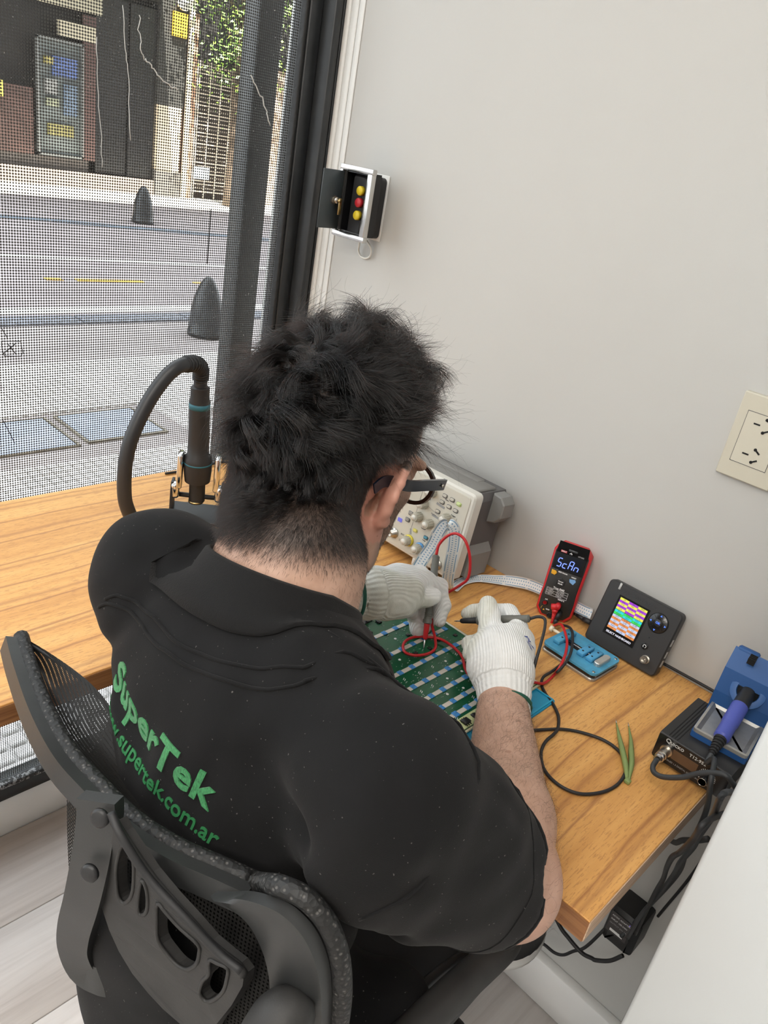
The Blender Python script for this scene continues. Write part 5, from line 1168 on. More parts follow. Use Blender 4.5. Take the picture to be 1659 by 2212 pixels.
# skin: one continuous body
B = Field((-.84, -1.08, .04), (-.16, -.36, 1.27), .0031)
torso(B, -.012)
B.cone(HipL, KnL, .078, .052, .03).cone(HipR, KnR, .078, .052, .03)
for Kn_, An_ in ((KnL, AnL), (KnR, AnR)):
    B.chain([Kn_, Kn_ * .7 + An_ * .3 + V3(-.012, 0, 0), An_], [.052, .053, .034], .02).cone(An_, An_ + V3(.11, 0, -.035), .034, .026, .02)
B.chain([NB + V3(-.012, -.004, -.03), NB + V3(.012, .010, .018), H(-.034, 0, -.045), H(-.030, 0, .0)], [.066, .0605, .058, .062], .03)
for S_, E_, W_ in ((SR, ER, WR), (SL, EL, WL)):
    B.cone(S_, E_, .056, .045, .02)
    mid = E_ + (W_ - E_) * .28
    B.chain([E_, mid, W_], [.0435, .0445, .0290], .014)
    B.cone(E_ + (E_ - S_) * .06 + (E_ - W_) * .06, E_ + (E_ - W_) * .01, .026, .036, .02)
# head
B.ell(H(-.006, 0, .048), HA, (.097, .0715, .088), .015)
B.ell(H(-.035, 0, .028), HA, (.066, .066, .078), .02)
B.ell(H(.045, 0, -.030), HA, (.052, .0575, .082), .02)
for s in (-1, 1):
    B.chain([H(.004, s * .052, -.035), H(.010, s * .050, -.062), H(.062, s * .022, -.098)], [.024, .021, .019], .02)
    B.ell(H(.066, s * .034, .000), HA, (.022, .022, .018), .015)           # cheekbone
    B.ell(H(.094, s * .032, .020), HA, (.012, .020, .012), .008, 's')          # eye socket
    B.ell(H(.0845, s * .032, .019), HA, (.0125, .0125, .0125), .003)           # eyeball
    B.cone(H(.092, s * .014, .036), H(.080, s * .052, .034), .008, .006, .012)  # brow
B.cone(H(.072, 0, -.098), H(.076, 0, -.088), .020, .018, .015)
B.chain([H(.092, 0, .024), H(.112, 0, -.018), H(.104, 0, -.026)], [.008, .011, .012], .010)
for s in (-1, 1): B.ell(H(.100, s * .010, -.025), HA, (.010, .008, .007), .006)
B.cone(H(.092, -.016, -.052), H(.092, .016, -.052), .006, .006, .006); B.cone(H(.091, -.014, -.062), H(.091, .014, -.062), .0065, .0065, .006)
B.cone(H(.103, -.014, -.0572), H(.103, .014, -.0572), .002, .002, .002, 's')
# ears: rim, lobe and bowl
for s in (-1, 1):
    eo = lambda f, l, u: H(f, s * l, u + .009)
    B.ell(eo(-.005, .0760, .0), [hf * .80 - hl * s * .60, hl * s * .80 + hf * .60, hu], (.0175, .0050, .029), .005)
    rim = [eo(.008, .0690, .010), eo(.008, .0745, .025), eo(.001, .0810, .0335), eo(-.009, .0865, .031), eo(-.0160, .0905, .019), eo(-.0175, .0905, .003), eo(-.0130, .0865, -.012), eo(-.006, .0800, -.024), eo(.003, .0735, -.030)]
    B.chain(rim, [.0034, .0038, .0042, .0044, .0042, .0038, .0042, .0056, .0044], .004)
    B.cone(eo(-.004, .0790, -.024), eo(-.001, .0745, -.030), .0074, .0060, .004)
    B.ell(eo(.001, .0850, -.002), [hf, hl, hu], (.0095, .0085, .014), .004, 's')
    B.chain([eo(-.009, .0855, .018), eo(-.009, .0850, .004), eo(-.005, .0815, -.011)], [.0030, .0032, .0028], .003)
    B.cone(eo(.0085, .0715, -.004), eo(.0085, .0715, .001), .0036, .0034, .004)
Vb, Qb = B.mesh(1)
n = NT('skin'); at_ = n.t.nodes.new('ShaderNodeAttribute'); at_.attribute_name = 'root_tint'
at2 = n.t.nodes.new('ShaderNodeAttribute'); at2.attribute_name = 'flush'
base = n.ramp(n.noise(55, 4, 0.6), [(0.3, (0.44, 0.262, 0.185)), (0.7, (0.55, 0.345, 0.255))])
base = n.mix(n.math('MULTIPLY', at2.outputs['Fac'], 0.6), base, (0.58, 0.25, 0.19, 1))
mole = n.math('GREATER_THAN', n.noise(75, 0, 0.0), 0.80)
base = n.mix(n.math('MULTIPLY', mole, 0.5), base, (0.26, 0.11, 0.07, 1))
base = n.mix(at_.outputs['Fac'], base, (0.050, 0.036, 0.029, 1))
n.col(base); n.p(Roughness=0.5); n.b.inputs['Subsurface Weight'].default_value = 0.06; n.b.inputs['Subsurface Radius'].default_value = (.01, .004, .002)
n.bump(n.noise(700, 3), 0.15, 0.0006); M_skin = n.m
me = np_mesh('person', Vb, Qb, M_skin)
# where hair roots tint the scalp, the fade and the beard (true colour of the skin there)
rel = Vb - Hc; cf, cl, cu = rel @ hf, rel @ hl, rel @ hu
def sst(a, b, x): t = np.clip((x - a) / (b - a), 0, 1); return t * t * (3 - 2 * t)
def scalp(f, l, u):
    """1 where head hair grows, fading out at the hairline"""
    line = np.where(f < -.012, -.074 + .010 * np.abs(l) / .05 + sst(-.055, -.012, f) * .048, -.016 + (f - .0) * .35)     # nape, round the ear, temple
    line = np.where(f > .030, .052 + (f - .030) * .5, line); line = np.where((f > -.012) & (f <= .030), np.where(f < .012, .028, .030 + (f - .012) * .9) , line)
    return line
def hairness(f, l, u):
    ln_ = scalp(f, l, u); return sst(-.008, .030, u - ln_)
is_head = (cu > -.13) & (np.linalg.norm(rel, axis=1) < .20)
earz = (np.abs(cl) > .0690) & (np.abs(cf + .006) < .026) & (np.abs(cu) < .040)
tint = np.where(is_head & ~earz, hairness(cf, cl, cu) * .96, 0)
def beard(f, l, u): return sst(-.002, .016, f - .15 * np.maximum(0, -.03 - u)) * sst(.018, -.012, u) * (1 - sst(.062, .078, f) * sst(-.045, -.030, u))
bd = np.where(is_head & ~earz & (cu > -.125), beard(cf, cl, cu), 0)
sb = (np.abs(cl) > .050) & (cf > .006) & (cf < .030) & (cu > -.02) & (cu < .04) & ~earz
tint = np.maximum(tint, np.where(sb & is_head, .75, 0)); tint = np.maximum(tint, bd * .55)
a_ = me.attributes.new('root_tint', 'FLOAT', 'POINT'); a_.data.foreach_set('value', tint.astype(np.float32))
fl = np.where(earz & is_head, .95 * sst(-.03, .0, -cf * .3 + .0 + np.abs(cu) * .4), 0.0)
dE = np.linalg.norm(Vb - ER, axis=1); fl = np.maximum(fl, .35 * sst(.07, .03, dE))
a_ = me.attributes.new('flush', 'FLOAT', 'POINT'); a_.data.foreach_set('value', fl.astype(np.float32))
man = link('person', me); tag(man, 'man in black polo shirt seen from behind, bending over a circuit board', 'person')
bvh_body = BVHTree.FromPolygons([tuple(v) for v in Vb], [tuple(q) for q in Qb])

# ------------------------------------------------------------------ black polo shirt
S_ = Field((-.86, -1.09, .50), (-.40, -.36, 1.10), .0042)
torso(S_, .006)
slR, slL = V3(*(-0.5814, -0.9374, 0.8514)), EL + (SL - EL) * .22
S_.chain([SR, SR + (slR - SR) * .5, slR + (slR - SR) * .12], [.057, .057, .060], .03)
S_.chain([SL, slL + (slL - SL) * .12], [.056, .056], .03)
# sleeves hang a little off the arm, loose pouch under the armpit
S_.cone(SR + V3(-.012, -.008, -.05), slR + V3(-.014, -.002, -.010), .046, .048, .03)
hemR = nz(slR - SR + V3(.02, 0.03, .05)); hemL = nz(slL - SL)
# loose fabric over the small of the back and a roll at the waist
S_.ell((-.705, -.738, .76), TA, (.088, .150, .13), .05)
S_.cone((-.60, -.90, .62), (-.74, -.80, .60), .045, .06, .04)
S_.half(slR, hemR, slR + V3(-.12, -.12, -.12), slR + V3(.12, .062, .12), .003); S_.half(slL, hemL, slL + V3(-.10, -.060, -.10), slL + V3(.10, .10, .10), .003)
S_.cone(slR + hemR * .03, slR - hemR * .022, .0500, .0485, .004, 's'); S_.cone(slL + hemL * .03, slL - hemL * .025, .049, .047, .004, 's')
# neck opening
S_.cone(NB + V3(.016, .010, .030), H(-.03, 0, .03), .050, .060, .006, 's')
S_.half((0, 0, .53), (0, 0, -1), (-1, -1.2, .4), (0, -.3, .62), .01)
fold_lines = []
def wr(P):
    x, y, z = P[:, 0], P[:, 1], P[:, 2]; d = np.zeros(len(P))
    def crease(a, b, w_, amp, fade=.03):
        a = np.array(a); b = np.array(b); ab = b - a; t = ((P - a) @ ab) / ab.dot(ab); tc = np.clip(t, 0, 1); q = P - a - tc[:, None] * ab; r = np.linalg.norm(q, axis=1)
        e = np.clip(np.minimum(t + .15, 1.15 - t) / .3, 0, 1); return amp * np.exp(-(r / w_) ** 2) * e
    for a, b, w_, amp in CREASES: d += crease(a, b, w_ * 1.1, amp * 1.6)
    d += .0011 * np.sin(41 * x + 23 * z + 9 * np.sin(17 * y + 11 * z)) * np.sin(29 * y - 18 * z + 5 * np.sin(21 * x)) + .0006 * np.sin(83 * y + 47 * z + 6 * np.sin(31 * x))
    return d
CREASES = [
    ((-0.6899, -0.7007, 1.0050), (-0.6864, -0.5958, 0.9898), .020, -.0030), ((-0.6947, -0.7148, 1.0013), (-0.7018, -0.6007, 0.9578), .022, -.0024), ((-0.6785, -0.6636, 1.0039), (-0.6601, -0.5663, 1.0028), .016, .0022),
    ((-0.6490, -0.7962, 1.0113), (-0.6199, -0.8432, 0.9941), .010, -.003), ((-0.6748, -0.7820, 1.0123), (-0.6770, -0.8399, 0.9995), .014, -.0028),
    ((-0.7073, -0.9211, 0.9088), (-0.7397, -0.8736, 0.9449), .013, .005), ((-0.7040, -0.9223, 0.8888), (-0.7345, -0.8960, 0.9225), .014, -.005), ((-0.6720, -0.9252, 0.9374), (-0.7089, -0.9243, 0.9017), .010, .0035),
    ((-0.6040, -0.9482, 0.9225), (-0.5833, -0.9745, 0.8728), .010, .0045), ((-0.6156, -0.9387, 0.9405), (-0.6078, -0.9634, 0.8953), .010, -.004), ((-0.5872, -0.9596, 0.8870), (-0.5751, -0.9742, 0.8395), .007, .004), ((-0.6319, -0.9184, 0.9653), (-0.6183, -0.9442, 0.9283), .012, -.003),
    ((-0.6482, -0.9122, 0.9825), (-0.7131, -0.9222, 0.9096), .0045, .0018), ((-0.6496, -0.9108, 0.9822), (-0.7148, -0.9204, 0.9092), .0035, -.0016),
    ((-0.7425, -0.7528, 0.9650), (-0.7105, -0.8315, 0.9798), .03, -.003), ((-0.7431, -0.8146, 0.9497), (-0.7292, -0.8918, 0.9369), .02, .003), ((-0.7203, -0.9006, 0.8449), (-0.6696, -0.9339, 0.8583), .016, .005), ((-0.7183, -0.9034, 0.8206), (-0.6628, -0.9438, 0.8322), .014, -.005),
    ((-0.6945, -0.7676, 0.9760), (-0.6944, -0.8749, 0.9701), .030, -.0022), ((-0.7459, -0.8863, 0.9171), (-0.7520, -0.8284, 0.9398), .018, .0026), ((-0.7106, -0.9159, 0.8633), (-0.7406, -0.8816, 0.9087), .016, .004), ((-0.6786, -0.8920, 0.9487), (-0.6633, -0.9377, 0.9108), .03, -.002), ((-0.7564, -0.6475, 0.8985), (-0.7782, -0.7050, 0.8778), .012, -.003), ((-0.7507, -0.6598, 0.9143), (-0.7728, -0.7300, 0.8995), .012, .003),
]
S_.disp(wr)
Vs, Qs = S_.mesh(2)
n = NT('black_pique'); vv = n.coord()
wv = n.noise(1400, 2, 0.5, n.coord((1, 1, 1)))
lint = n.math('GREATER_THAN', n.noise(520, 0, 0.5), 0.835)
c = n.ramp(n.noise(9, 4, 0.6), [(0.3, (0.0044, 0.0044, 0.0048)), (0.7, (0.0074, 0.0073, 0.0077))]); n.col(n.mix(n.math('MULTIPLY', lint, .5), c, (0.20, 0.19, 0.18, 1)))
n.p(Roughness=0.9); n.b.inputs['Specular IOR Level'].default_value = 0.2; n.b.inputs['Sheen Weight'].default_value = 0.07; n.b.inputs['Sheen Roughness'].default_value = 0.5; n.b.inputs['Sheen Tint'].default_value = (0.55, 0.52, 0.50, 1)
n.bump(wv, 0.3, 0.0006); M_shirt = n.m
shirt = link('polo_shirt', np_mesh('polo_shirt', Vs, Qs, M_shirt), man)
bvh_shirt = BVHTree.FromPolygons([tuple(v) for v in Vs], [tuple(q) for q in Qs])
# sleeve hem bands
for hs_, hd_, r_ in ((slR, hemR, .10),):
    pass
# collar: stand and fold-over, wrapped round the neck
cn = NB + V3(.002, .006, .000); cN = nz((.40, .14, .90)); cx = nz(np.cross((0, 1, 0), cN)); cx = nz(V3(-1, -.1, 0) - cN * (V3(-1, -.1, 0) @ cN)); cy = np.cross(cN, cx)      # cx to the back, cy along
def ringp(a, r, h, sy=1.0): return cn + cx * (r * math.cos(a)) + cy * (r * sy * math.sin(a)) + cN * h
def onshirt(P, off):
    loc, nrm_, _, _ = bvh_shirt.find_nearest(Vector(P)); nrm_ = Vector(nrm_)
    if nrm_.dot(loc - Vector((-.63, -.71, .93))) < 0: nrm_ = -nrm_
    return np.array(loc + nrm_ * off)
NA = 72; A0, A1 = -2.75, 2.75
prof_c = []
for i in range(NA + 1):
    a = A0 + (A1 - A0) * i / NA; fr_ = max(0, (abs(a) - 1.3) / 1.25); drop = -.020 * fr_
    inner0 = ringp(a, .0655, -.012 + drop, .98); inner1 = ringp(a, .0690, .010 + drop, .98); top = ringp(a, .0725, .0165 + drop, .98); top2 = ringp(a, .0765, .0140 + drop, .98)
    mid_ = ringp(a, .083, -.004 + drop, .96); lowg = ringp(a, .096, -.030 + drop, .98)
    low = onshirt(lowg, .0045); mid2 = (mid_ * .5 + low * .5) + (mid_ - cn) / np.linalg.norm(mid_ - cn) * .004
    low2 = onshirt(lowg, .0012)
    prof_c.append([inner0, inner1, top, top2, mid_, mid2, low, low2])
K = len(prof_c[0]); mb = MB(); mb.add([p for r_ in prof_c for p in r_], [(i * K + k, i * K + k + 1, (i + 1) * K + k + 1, (i + 1) * K + k) for i in range(NA) for k in range(K - 1)] + [tuple(range(K)), tuple(reversed([NA * K + k for k in range(K)]))], True)
n = NT('black_rib_knit'); 
n.col((0.0085, 0.0083, 0.0085, 1)); n.p(Roughness=0.9); n.b.inputs['Specular IOR Level'].default_value = 0.2; n.b.inputs['Sheen Weight'].default_value = .08; n.b.inputs['Sheen Tint'].default_value = (0.5, 0.48, 0.46, 1)
n.bump(n.noise(800, 2), 0.5, 0.0008); M_rib_k = n.m
col = mb.build('collar', M_rib_k, shirt)
# collar seam ridges and back-neck tape lines on the shirt
def ridge(name, pts, r, off, m=None, par=None):
    P = [onshirt(p, off) for p in pts]; return MB().tube([Vector(p) for p in P], r, 6, 4).build(name, m or M_shirt, par or shirt)
ridge('neck_seam', [ringp(-1.15 + 2.9 * i / 30, .113, -.048, 1.06) for i in range(31)], .0016, .0004)
ridge('neck_seam', [ringp(-1.10 + 2.8 * i / 30, .122, -.058, 1.07) for i in range(31)], .0016, .0004)
ridge('sleeve_seam', [(-0.6341, -0.9089, 0.9984), (-0.6482, -0.9122, 0.9825), (-0.6690, -0.9177, 0.9644), (-0.6872, -0.9201, 0.9430), (-0.7034, -0.9224, 0.9252), (-0.7134, -0.9228, 0.9082)], .0013, .0003)
ridge('shoulder_seam', [(-0.6554, -0.7941, 1.0037), (-0.6429, -0.8293, 0.9991), (-0.6351, -0.8673, 0.9950), (-0.6385, -0.9075, 0.9931)], .0012, .0003)
# sleeve hem: stitched band
hx = nz(np.cross(hemR, (0, 0, 1))); hy = np.cross(hemR, hx)
hem_pts = []
for off_, nm in ((.002, 'hem_edge'), (.026, 'hem_stitch')):
    pts = []
    for k in range(40):
        a = 2 * PI * k / 40; o_ = slR - hemR * off_; d_ = hx * math.cos(a) + hy * math.sin(a); h_ = bvh_shirt.ray_cast(Vector(o_ + d_ * .14), Vector(-d_))
        if h_[0] is not None: pts.append(h_[0] + Vector(d_) * .0002)
    if len(pts) > 20: MB().tube(pts, .0022 if nm == 'hem_edge' else .0008, 6, closed=True).build(nm, M_shirt, shirt)

# embroidered lettering laid on the back
n = NT('green_thread'); n.col(n.ramp(n.noise(1.0, 2, .6, n.coord((900, 900, 300))), [(0.3, (0.012, 0.115, 0.035)), (0.7, (0.045, 0.30, 0.095))])); n.p(Roughness=0.6); n.b.inputs['Sheen Weight'].default_value = .2
n.bump(n.noise(1500, 2), .5, .0006); M_thr = n.m
n2 = NT('green_thread_dark'); n2.col((0.016, 0.15, 0.045, 1)); n2.p(Roughness=0.7); M_thr2 = n2.m
def embroider(s, size, bold, shear, sx, O, X_, Y_, name, m, lift, spacing=1.0):
    """text in the plane O,X_,Y_ pressed onto the shirt along -normal"""
    cu = bpy.data.curves.new('lettering', 'FONT'); cu.body = s; cu.size = size; cu.offset = bold; cu.shear = shear; cu.resolution_u = 3; cu.space_character = spacing
    o = bpy.data.objects.new('lettering', cu); C.objects.link(o); dg = bpy.context.evaluated_depsgraph_get(); m0 = bpy.data.meshes.new_from_object(o.evaluated_get(dg)); bpy.data.objects.remove(o)
    bm = bmesh.new(); bm.from_mesh(m0); bmesh.ops.triangulate(bm, faces=bm.faces[:])
    for _ in range(3):
        le = [e for e in bm.edges if e.calc_length() > size * .10]
        if le: bmesh.ops.subdivide_edges(bm, edges=le, cuts=1)
        bmesh.ops.triangulate(bm, faces=bm.faces[:])
    X_ = Vector(X_).normalized(); Y_ = Vector(Y_); Y_ = (Y_ - X_ * Y_.dot(X_)).normalized(); N_ = X_.cross(Y_); bad = 0; vs = []
    bm.verts.index_update()
    for v in bm.verts:
        p = Vector(O) + X_ * v.co.x * sx + Y_ * v.co.y; h_ = bvh_shirt.ray_cast(p + N_ * .12, -N_, .30); vs.append((h_[0], h_[1]))
    tops = []; 
    mb = MB(); nV = len(vs); P1 = []; P0 = []
    for (q, nq), v in zip(vs, bm.verts):
        if q is None: q = Vector(O) + X_ * v.co.x * sx + Y_ * v.co.y; nq = N_; bad += 1
        if nq.dot(N_) < 0: nq = -nq
        P1.append(q + nq * lift); P0.append(q - nq * .0006)
    fs = [tuple(v.index for v in f.verts) for f in bm.faces]
    bd = [(e.verts[0].index, e.verts[1].index) for e in bm.edges if len(e.link_faces) == 1]
    mb.add(P1 + P0, fs + [tuple(i + nV for i in reversed(f)) for f in fs] + [(a, b, b + nV, a + nV) for a, b in bd], False); bm.free()
    return mb.build(name, m, shirt)
tO = V3(*(-0.7687, -0.6469, 0.9145)); tE = V3(*(-0.7681, -0.8118, 0.9007)); tX = nz(tE - tO); tY = nz(V3(.10, 0, 1) - tX * (V3(.10, 0, 1) @ tX))
TL = np.linalg.norm(tE - tO)
embroider('SuperTek', .040, .0009, .12, .98, tO - tY * .004, tX, tY, 'back_lettering', M_thr, .0011)
embroider('www.supertek.com.ar', .0205, .00025, .05, .93, tO - tY * .030 - tX * .002, tX, tY, 'back_web_address', M_thr2, .0009)

# ------------------------------------------------------------------ black trousers with a white hem band
Tr = Field((-.84, -1.0, .36), (-.12, -.48, .68), .0045)
Tr.ell((-.665, -.740, .555), [(1, 0, 0), (0, 1, 0), (0, 0, 1)], (.138, .185, .105), .04)
for Hp, Kn in ((HipL, KnL), (HipR, KnR)): Tr.cone(Hp, Kn, .094, .076, .03); Tr.cone(Kn, Kn + V3(.004, 0, -.12), .074, .076, .03)
Tr.half((-.2, 0, .452), (0, 0, -1), (-.55, -1.05, .3), (-.05, -.4, .60), .003)
Vt, Qt = Tr.mesh(1)
M_trs = mat('black_trouser_cloth', (0.014, 0.014, 0.015), 0.85, bump=.25, bscale=900, bdist=.0005)
trs = link('trousers', np_mesh('trousers', Vt, Qt, M_trs), man)
# ------------------------------------------------------------------ knitted work gloves
n = NT('white_knit_glove'); ta = n.t.nodes.new('ShaderNodeAttribute'); ta.attribute_name = 'cuff'
tp = n.t.nodes.new('ShaderNodeAttribute'); tp.attribute_name = 'palm_coat'
cw = n.ramp(n.noise(26, 4, .6), [(0.3, (0.70, 0.70, 0.68)), (0.7, (0.80, 0.80, 0.785))]); cc = n.ramp(n.noise(34, 4, .65), [(0.3, (0.55, 0.545, 0.47)), (0.7, (0.72, 0.715, 0.65))])
n.col(n.mix(tp.outputs['Fac'], cw, cc)); n.p(Roughness=0.85); n.b.inputs['Sheen Weight'].default_value = .2
r1 = n.math('SINE', n.math('MULTIPLY', ta.outputs['Fac'], 1.0))
n.bump(n.math('ADD', n.math('MULTIPLY', n.noise(900, 3), .8), n.math('MULTIPLY', r1, .8)), 0.5, 0.0010); M_glove = n.m
M_grn = mat('green_hem', (0.012, 0.085, 0.055), 0.85, bump=.4, bscale=900)
def glove(name, fd, lab, wrist, out, palm_n, palm_o):
    V, Q = fd.mesh(1); me = np_mesh(name, V, Q, M_glove)
    axd = nz(out); t = (V - wrist) @ axd; rad = V - wrist - t[:, None] * axd
    e1 = nz(np.cross(axd, (0, 0, 1))); e2 = np.cross(axd, e1); an = np.arctan2(rad @ e2, rad @ e1)
    cuff = np.where(t < .030, an * 30, (V @ e1) * 2100); 
    a = me.attributes.new('cuff', 'FLOAT', 'POINT'); a.data.foreach_set('value', cuff.astype(np.float32))
    pc = sst(-.004, .006, (V - palm_o) @ nz(palm_n)); a = me.attributes.new('palm_coat', 'FLOAT', 'POINT'); a.data.foreach_set('value', pc.astype(np.float32))
    o = link(name, me, man, lab); return o, BVHTree.FromPolygons([tuple(v) for v in V], [tuple(q) for q in Q])
def hem(name, bvh, wrist, out, r, par, tilt=(0, 0, 0)):
    axd = nz(nz(out) + np.array(tilt)); e1 = nz(np.cross(axd, (0, 0, 1))); e2 = np.cross(axd, e1); P = []
    for k in range(36):
        a = 2 * PI * k / 36; d = e1 * math.cos(a) + e2 * math.sin(a); h = bvh.ray_cast(Vector(wrist + d * .09), Vector(-d))
        if h[0] is not None: P.append(h[0])
    return MB().tube(P, r, 8, 1 if False else None, closed=True).build(name, M_grn, par, 'dark green glove hem')
# right hand: fist in a key grip, thumb pressing the black probe against the index finger
c0 = V3(*(-0.3480, -0.8041, 0.8009)); c1 = V3(*(-0.3147, -0.7718, 0.8174)); dR = nz(c1 - c0)
G = Field((-.40, -.86, .735), (-.17, -.63, .92), .0019)
G.cone(c0 - dR * .004, c1, .0300, .0345, .01)
G.chain([c1, V3(*(-0.2977, -0.7530, 0.8191)), V3(*(-0.2678, -0.7452, 0.8199))], [.0345, .034, .029], .014)
G.cone(V3(*(-0.3214, -0.7534, 0.8151)), V3(*(-0.2958, -0.7363, 0.8217)), .022, .021, .014)
G.cone(V3(*(-0.2763, -0.7671, 0.8158)), V3(*(-0.2429, -0.7420, 0.8249)), .018, .0155, .014)
G.chain([V3(*(-0.3058, -0.7431, 0.8195)), V3(*(-0.2679, -0.7154, 0.8253)), V3(*(-0.2549, -0.6994, 0.8356)), V3(*(-0.2497, -0.6918, 0.8452))], [.0195, .0155, .0138, .0122], .006)
G.chain([V3(*(-0.2311, -0.7334, 0.8255)), V3(*(-0.1923, -0.6934, 0.8141)), V3(*(-0.2023, -0.6617, 0.8037)), V3(*(-0.2189, -0.6537, 0.8017)), V3(*(-0.2308, -0.6532, 0.8017))], [.0135, .0115, .0105, .0098, .0088], .005)
G.chain([V3(*(-0.2423, -0.7510, 0.8230)), V3(*(-0.2113, -0.7154, 0.7999)), V3(*(-0.2460, -0.6960, 0.7935)), V3(*(-0.2785, -0.6979, 0.7967)), V3(*(-0.2869, -0.7059, 0.7977))], [.0135, .0115, .0108, .0105, .0095], .005)
G.chain([V3(*(-0.2540, -0.7628, 0.8205)), V3(*(-0.2271, -0.7328, 0.7926)), V3(*(-0.2642, -0.7112, 0.7899)), V3(*(-0.2927, -0.7084, 0.7943))], [.0130, .0110, .0105, .0095], .005)
G.chain([V3(*(-0.2691, -0.7741, 0.8181)), V3(*(-0.2490, -0.7491, 0.7909)), V3(*(-0.2800, -0.7277, 0.7884)), V3(*(-0.3045, -0.7232, 0.7970))], [.0120, .0100, .0095, .0088], .005)
G.cone(c0 - dR * .05, c0 + dR * .012, .0268, .0262, .003, 's')
G.disp(lambda P: .00055 * np.sin(1150 * ((P - c0) @ dR)) * ((P - c0) @ dR < .058) * ((P - c0) @ dR > .006) + .0011 * np.exp(-(((P - c0) @ dR - .024) / .004) ** 2) + .0007 * np.sin(140 * P[:, 0] + 90 * P[:, 2]) * np.sin(120 * P[:, 1]))
gr, bvg = glove('glove', G, 'white knitted work glove on the right hand, thumb up over the black probe', c0, dR, (-.35, .85, .1), V3(*(-0.3070, -0.7250, 0.8190)))
hem('glove_hem', bvg, c0 + dR * .001, dR, .0028, gr)
# printed size mark on the back of the hand
def stamp(s, size, px, bold=.0002):
    O, X_, Y_ = (V3(*p) for p in px); X_ = nz(X_ - O); Y_ = nz((Y_ - O) - X_ * ((Y_ - O) @ X_)); N_ = np.cross(X_, Y_)
    cu = bpy.data.curves.new('print', 'FONT'); cu.body = s; cu.size = size; cu.offset = bold; cu.resolution_u = 2
    o = bpy.data.objects.new('print', cu); C.objects.link(o); m0 = bpy.data.meshes.new_from_object(o.evaluated_get(bpy.context.evaluated_depsgraph_get())); bpy.data.objects.remove(o)
    bad = 0
    for v in m0.vertices:
        p = O + X_ * v.co.x + Y_ * v.co.y; h = bvg.ray_cast(Vector(p + N_ * .05), Vector(-N_), .12)
        if h[0] is None: bad += 1; v.co = Vector(p)
        else: v.co = h[0] + Vector(N_) * .0004
    m0.materials.clear(); m0.materials.append(M_bprint); return link('glove_print', m0, gr)
M_bprint = mat('blue_ink', (0.05, 0.09, 0.33), 0.7)
stamp('PU', .0085, ((-0.2646, -0.7637, 0.8351), (-0.2652, -0.7757, 0.8365), (-0.2525, -0.7584, 0.8386)))
stamp('SIZE', .0060, ((-0.2711, -0.7672, 0.8314), (-0.2749, -0.7821, 0.8284), (-0.2605, -0.7650, 0.8329)))
# left hand: pinching the upright red probe
d0 = V3(*(-0.3984, -0.5892, 0.8517)); d1 = V3(*(-0.3706, -0.5965, 0.8495)); dL = nz(d1 - d0)
G = Field((-.44, -.70, .745), (-.22, -.53, .93), .0019)
G.cone(d0 - dL * .006, d1, .0290, .0315, .01)
G.cone(d1, V3(*(-0.3293, -0.6084, 0.8486)), .0315, .0290, .014)
G.cone(V3(*(-0.3531, -0.6114, 0.8410)), V3(*(-0.3385, -0.6154, 0.8357)), .024, .022, .014)
G.cone(V3(*(-0.3264, -0.5993, 0.8540)), V3(*(-0.2964, -0.6059, 0.8541)), .0215, .0165, .014)
G.chain([V3(*(-0.3582, -0.6151, 0.8393)), V3(*(-0.3223, -0.6194, 0.8354)), V3(*(-0.2965, -0.6238, 0.8338)), V3(*(-0.2854, -0.6295, 0.8348))], [.0175, .0138, .0125, .0112], .006)
G.chain([V3(*(-0.2910, -0.6031, 0.8525)), V3(*(-0.2493, -0.6094, 0.8270)), V3(*(-0.2494, -0.6225, 0.8041)), V3(*(-0.2604, -0.6310, 0.7885))], [.0150, .0120, .0110, .0092], .005)
G.chain([V3(*(-0.2987, -0.6011, 0.8379)), V3(*(-0.2464, -0.5994, 0.7960)), V3(*(-0.2607, -0.6111, 0.7729)), V3(*(-0.2743, -0.6159, 0.7676))], [.0140, .0115, .0105, .0092], .005)
G.chain([V3(*(-0.3094, -0.6028, 0.8298)), V3(*(-0.2638, -0.6009, 0.7889)), V3(*(-0.2715, -0.6085, 0.7729)), V3(*(-0.2838, -0.6135, 0.7696))], [.0135, .0110, .0100, .0090], .005)
G.chain([V3(*(-0.3269, -0.6065, 0.8268)), V3(*(-0.2817, -0.6024, 0.7883)), V3(*(-0.2848, -0.6110, 0.7761))], [.0125, .0098, .0085], .005)
G.cone(d0 - dL * .05, d0 + dL * .010, .0262, .0255, .003, 's')
G.disp(lambda P: .0010 * np.sin(260 * ((P - d0) @ dL)) * ((P - d0) @ dL < .035) + .0007 * np.sin(140 * P[:, 0] + 90 * P[:, 2]) * np.sin(120 * P[:, 1]))
gl_, bvl = glove('glove', G, 'white knitted work glove on the left hand, pinching the red probe', d0, dL, (-.6, -.75, -.2), V3(*(-0.3089, -0.6248, 0.8312)))
hem('glove_hem', bvl, d0 - dL * .002, dL, .0026, gl_)

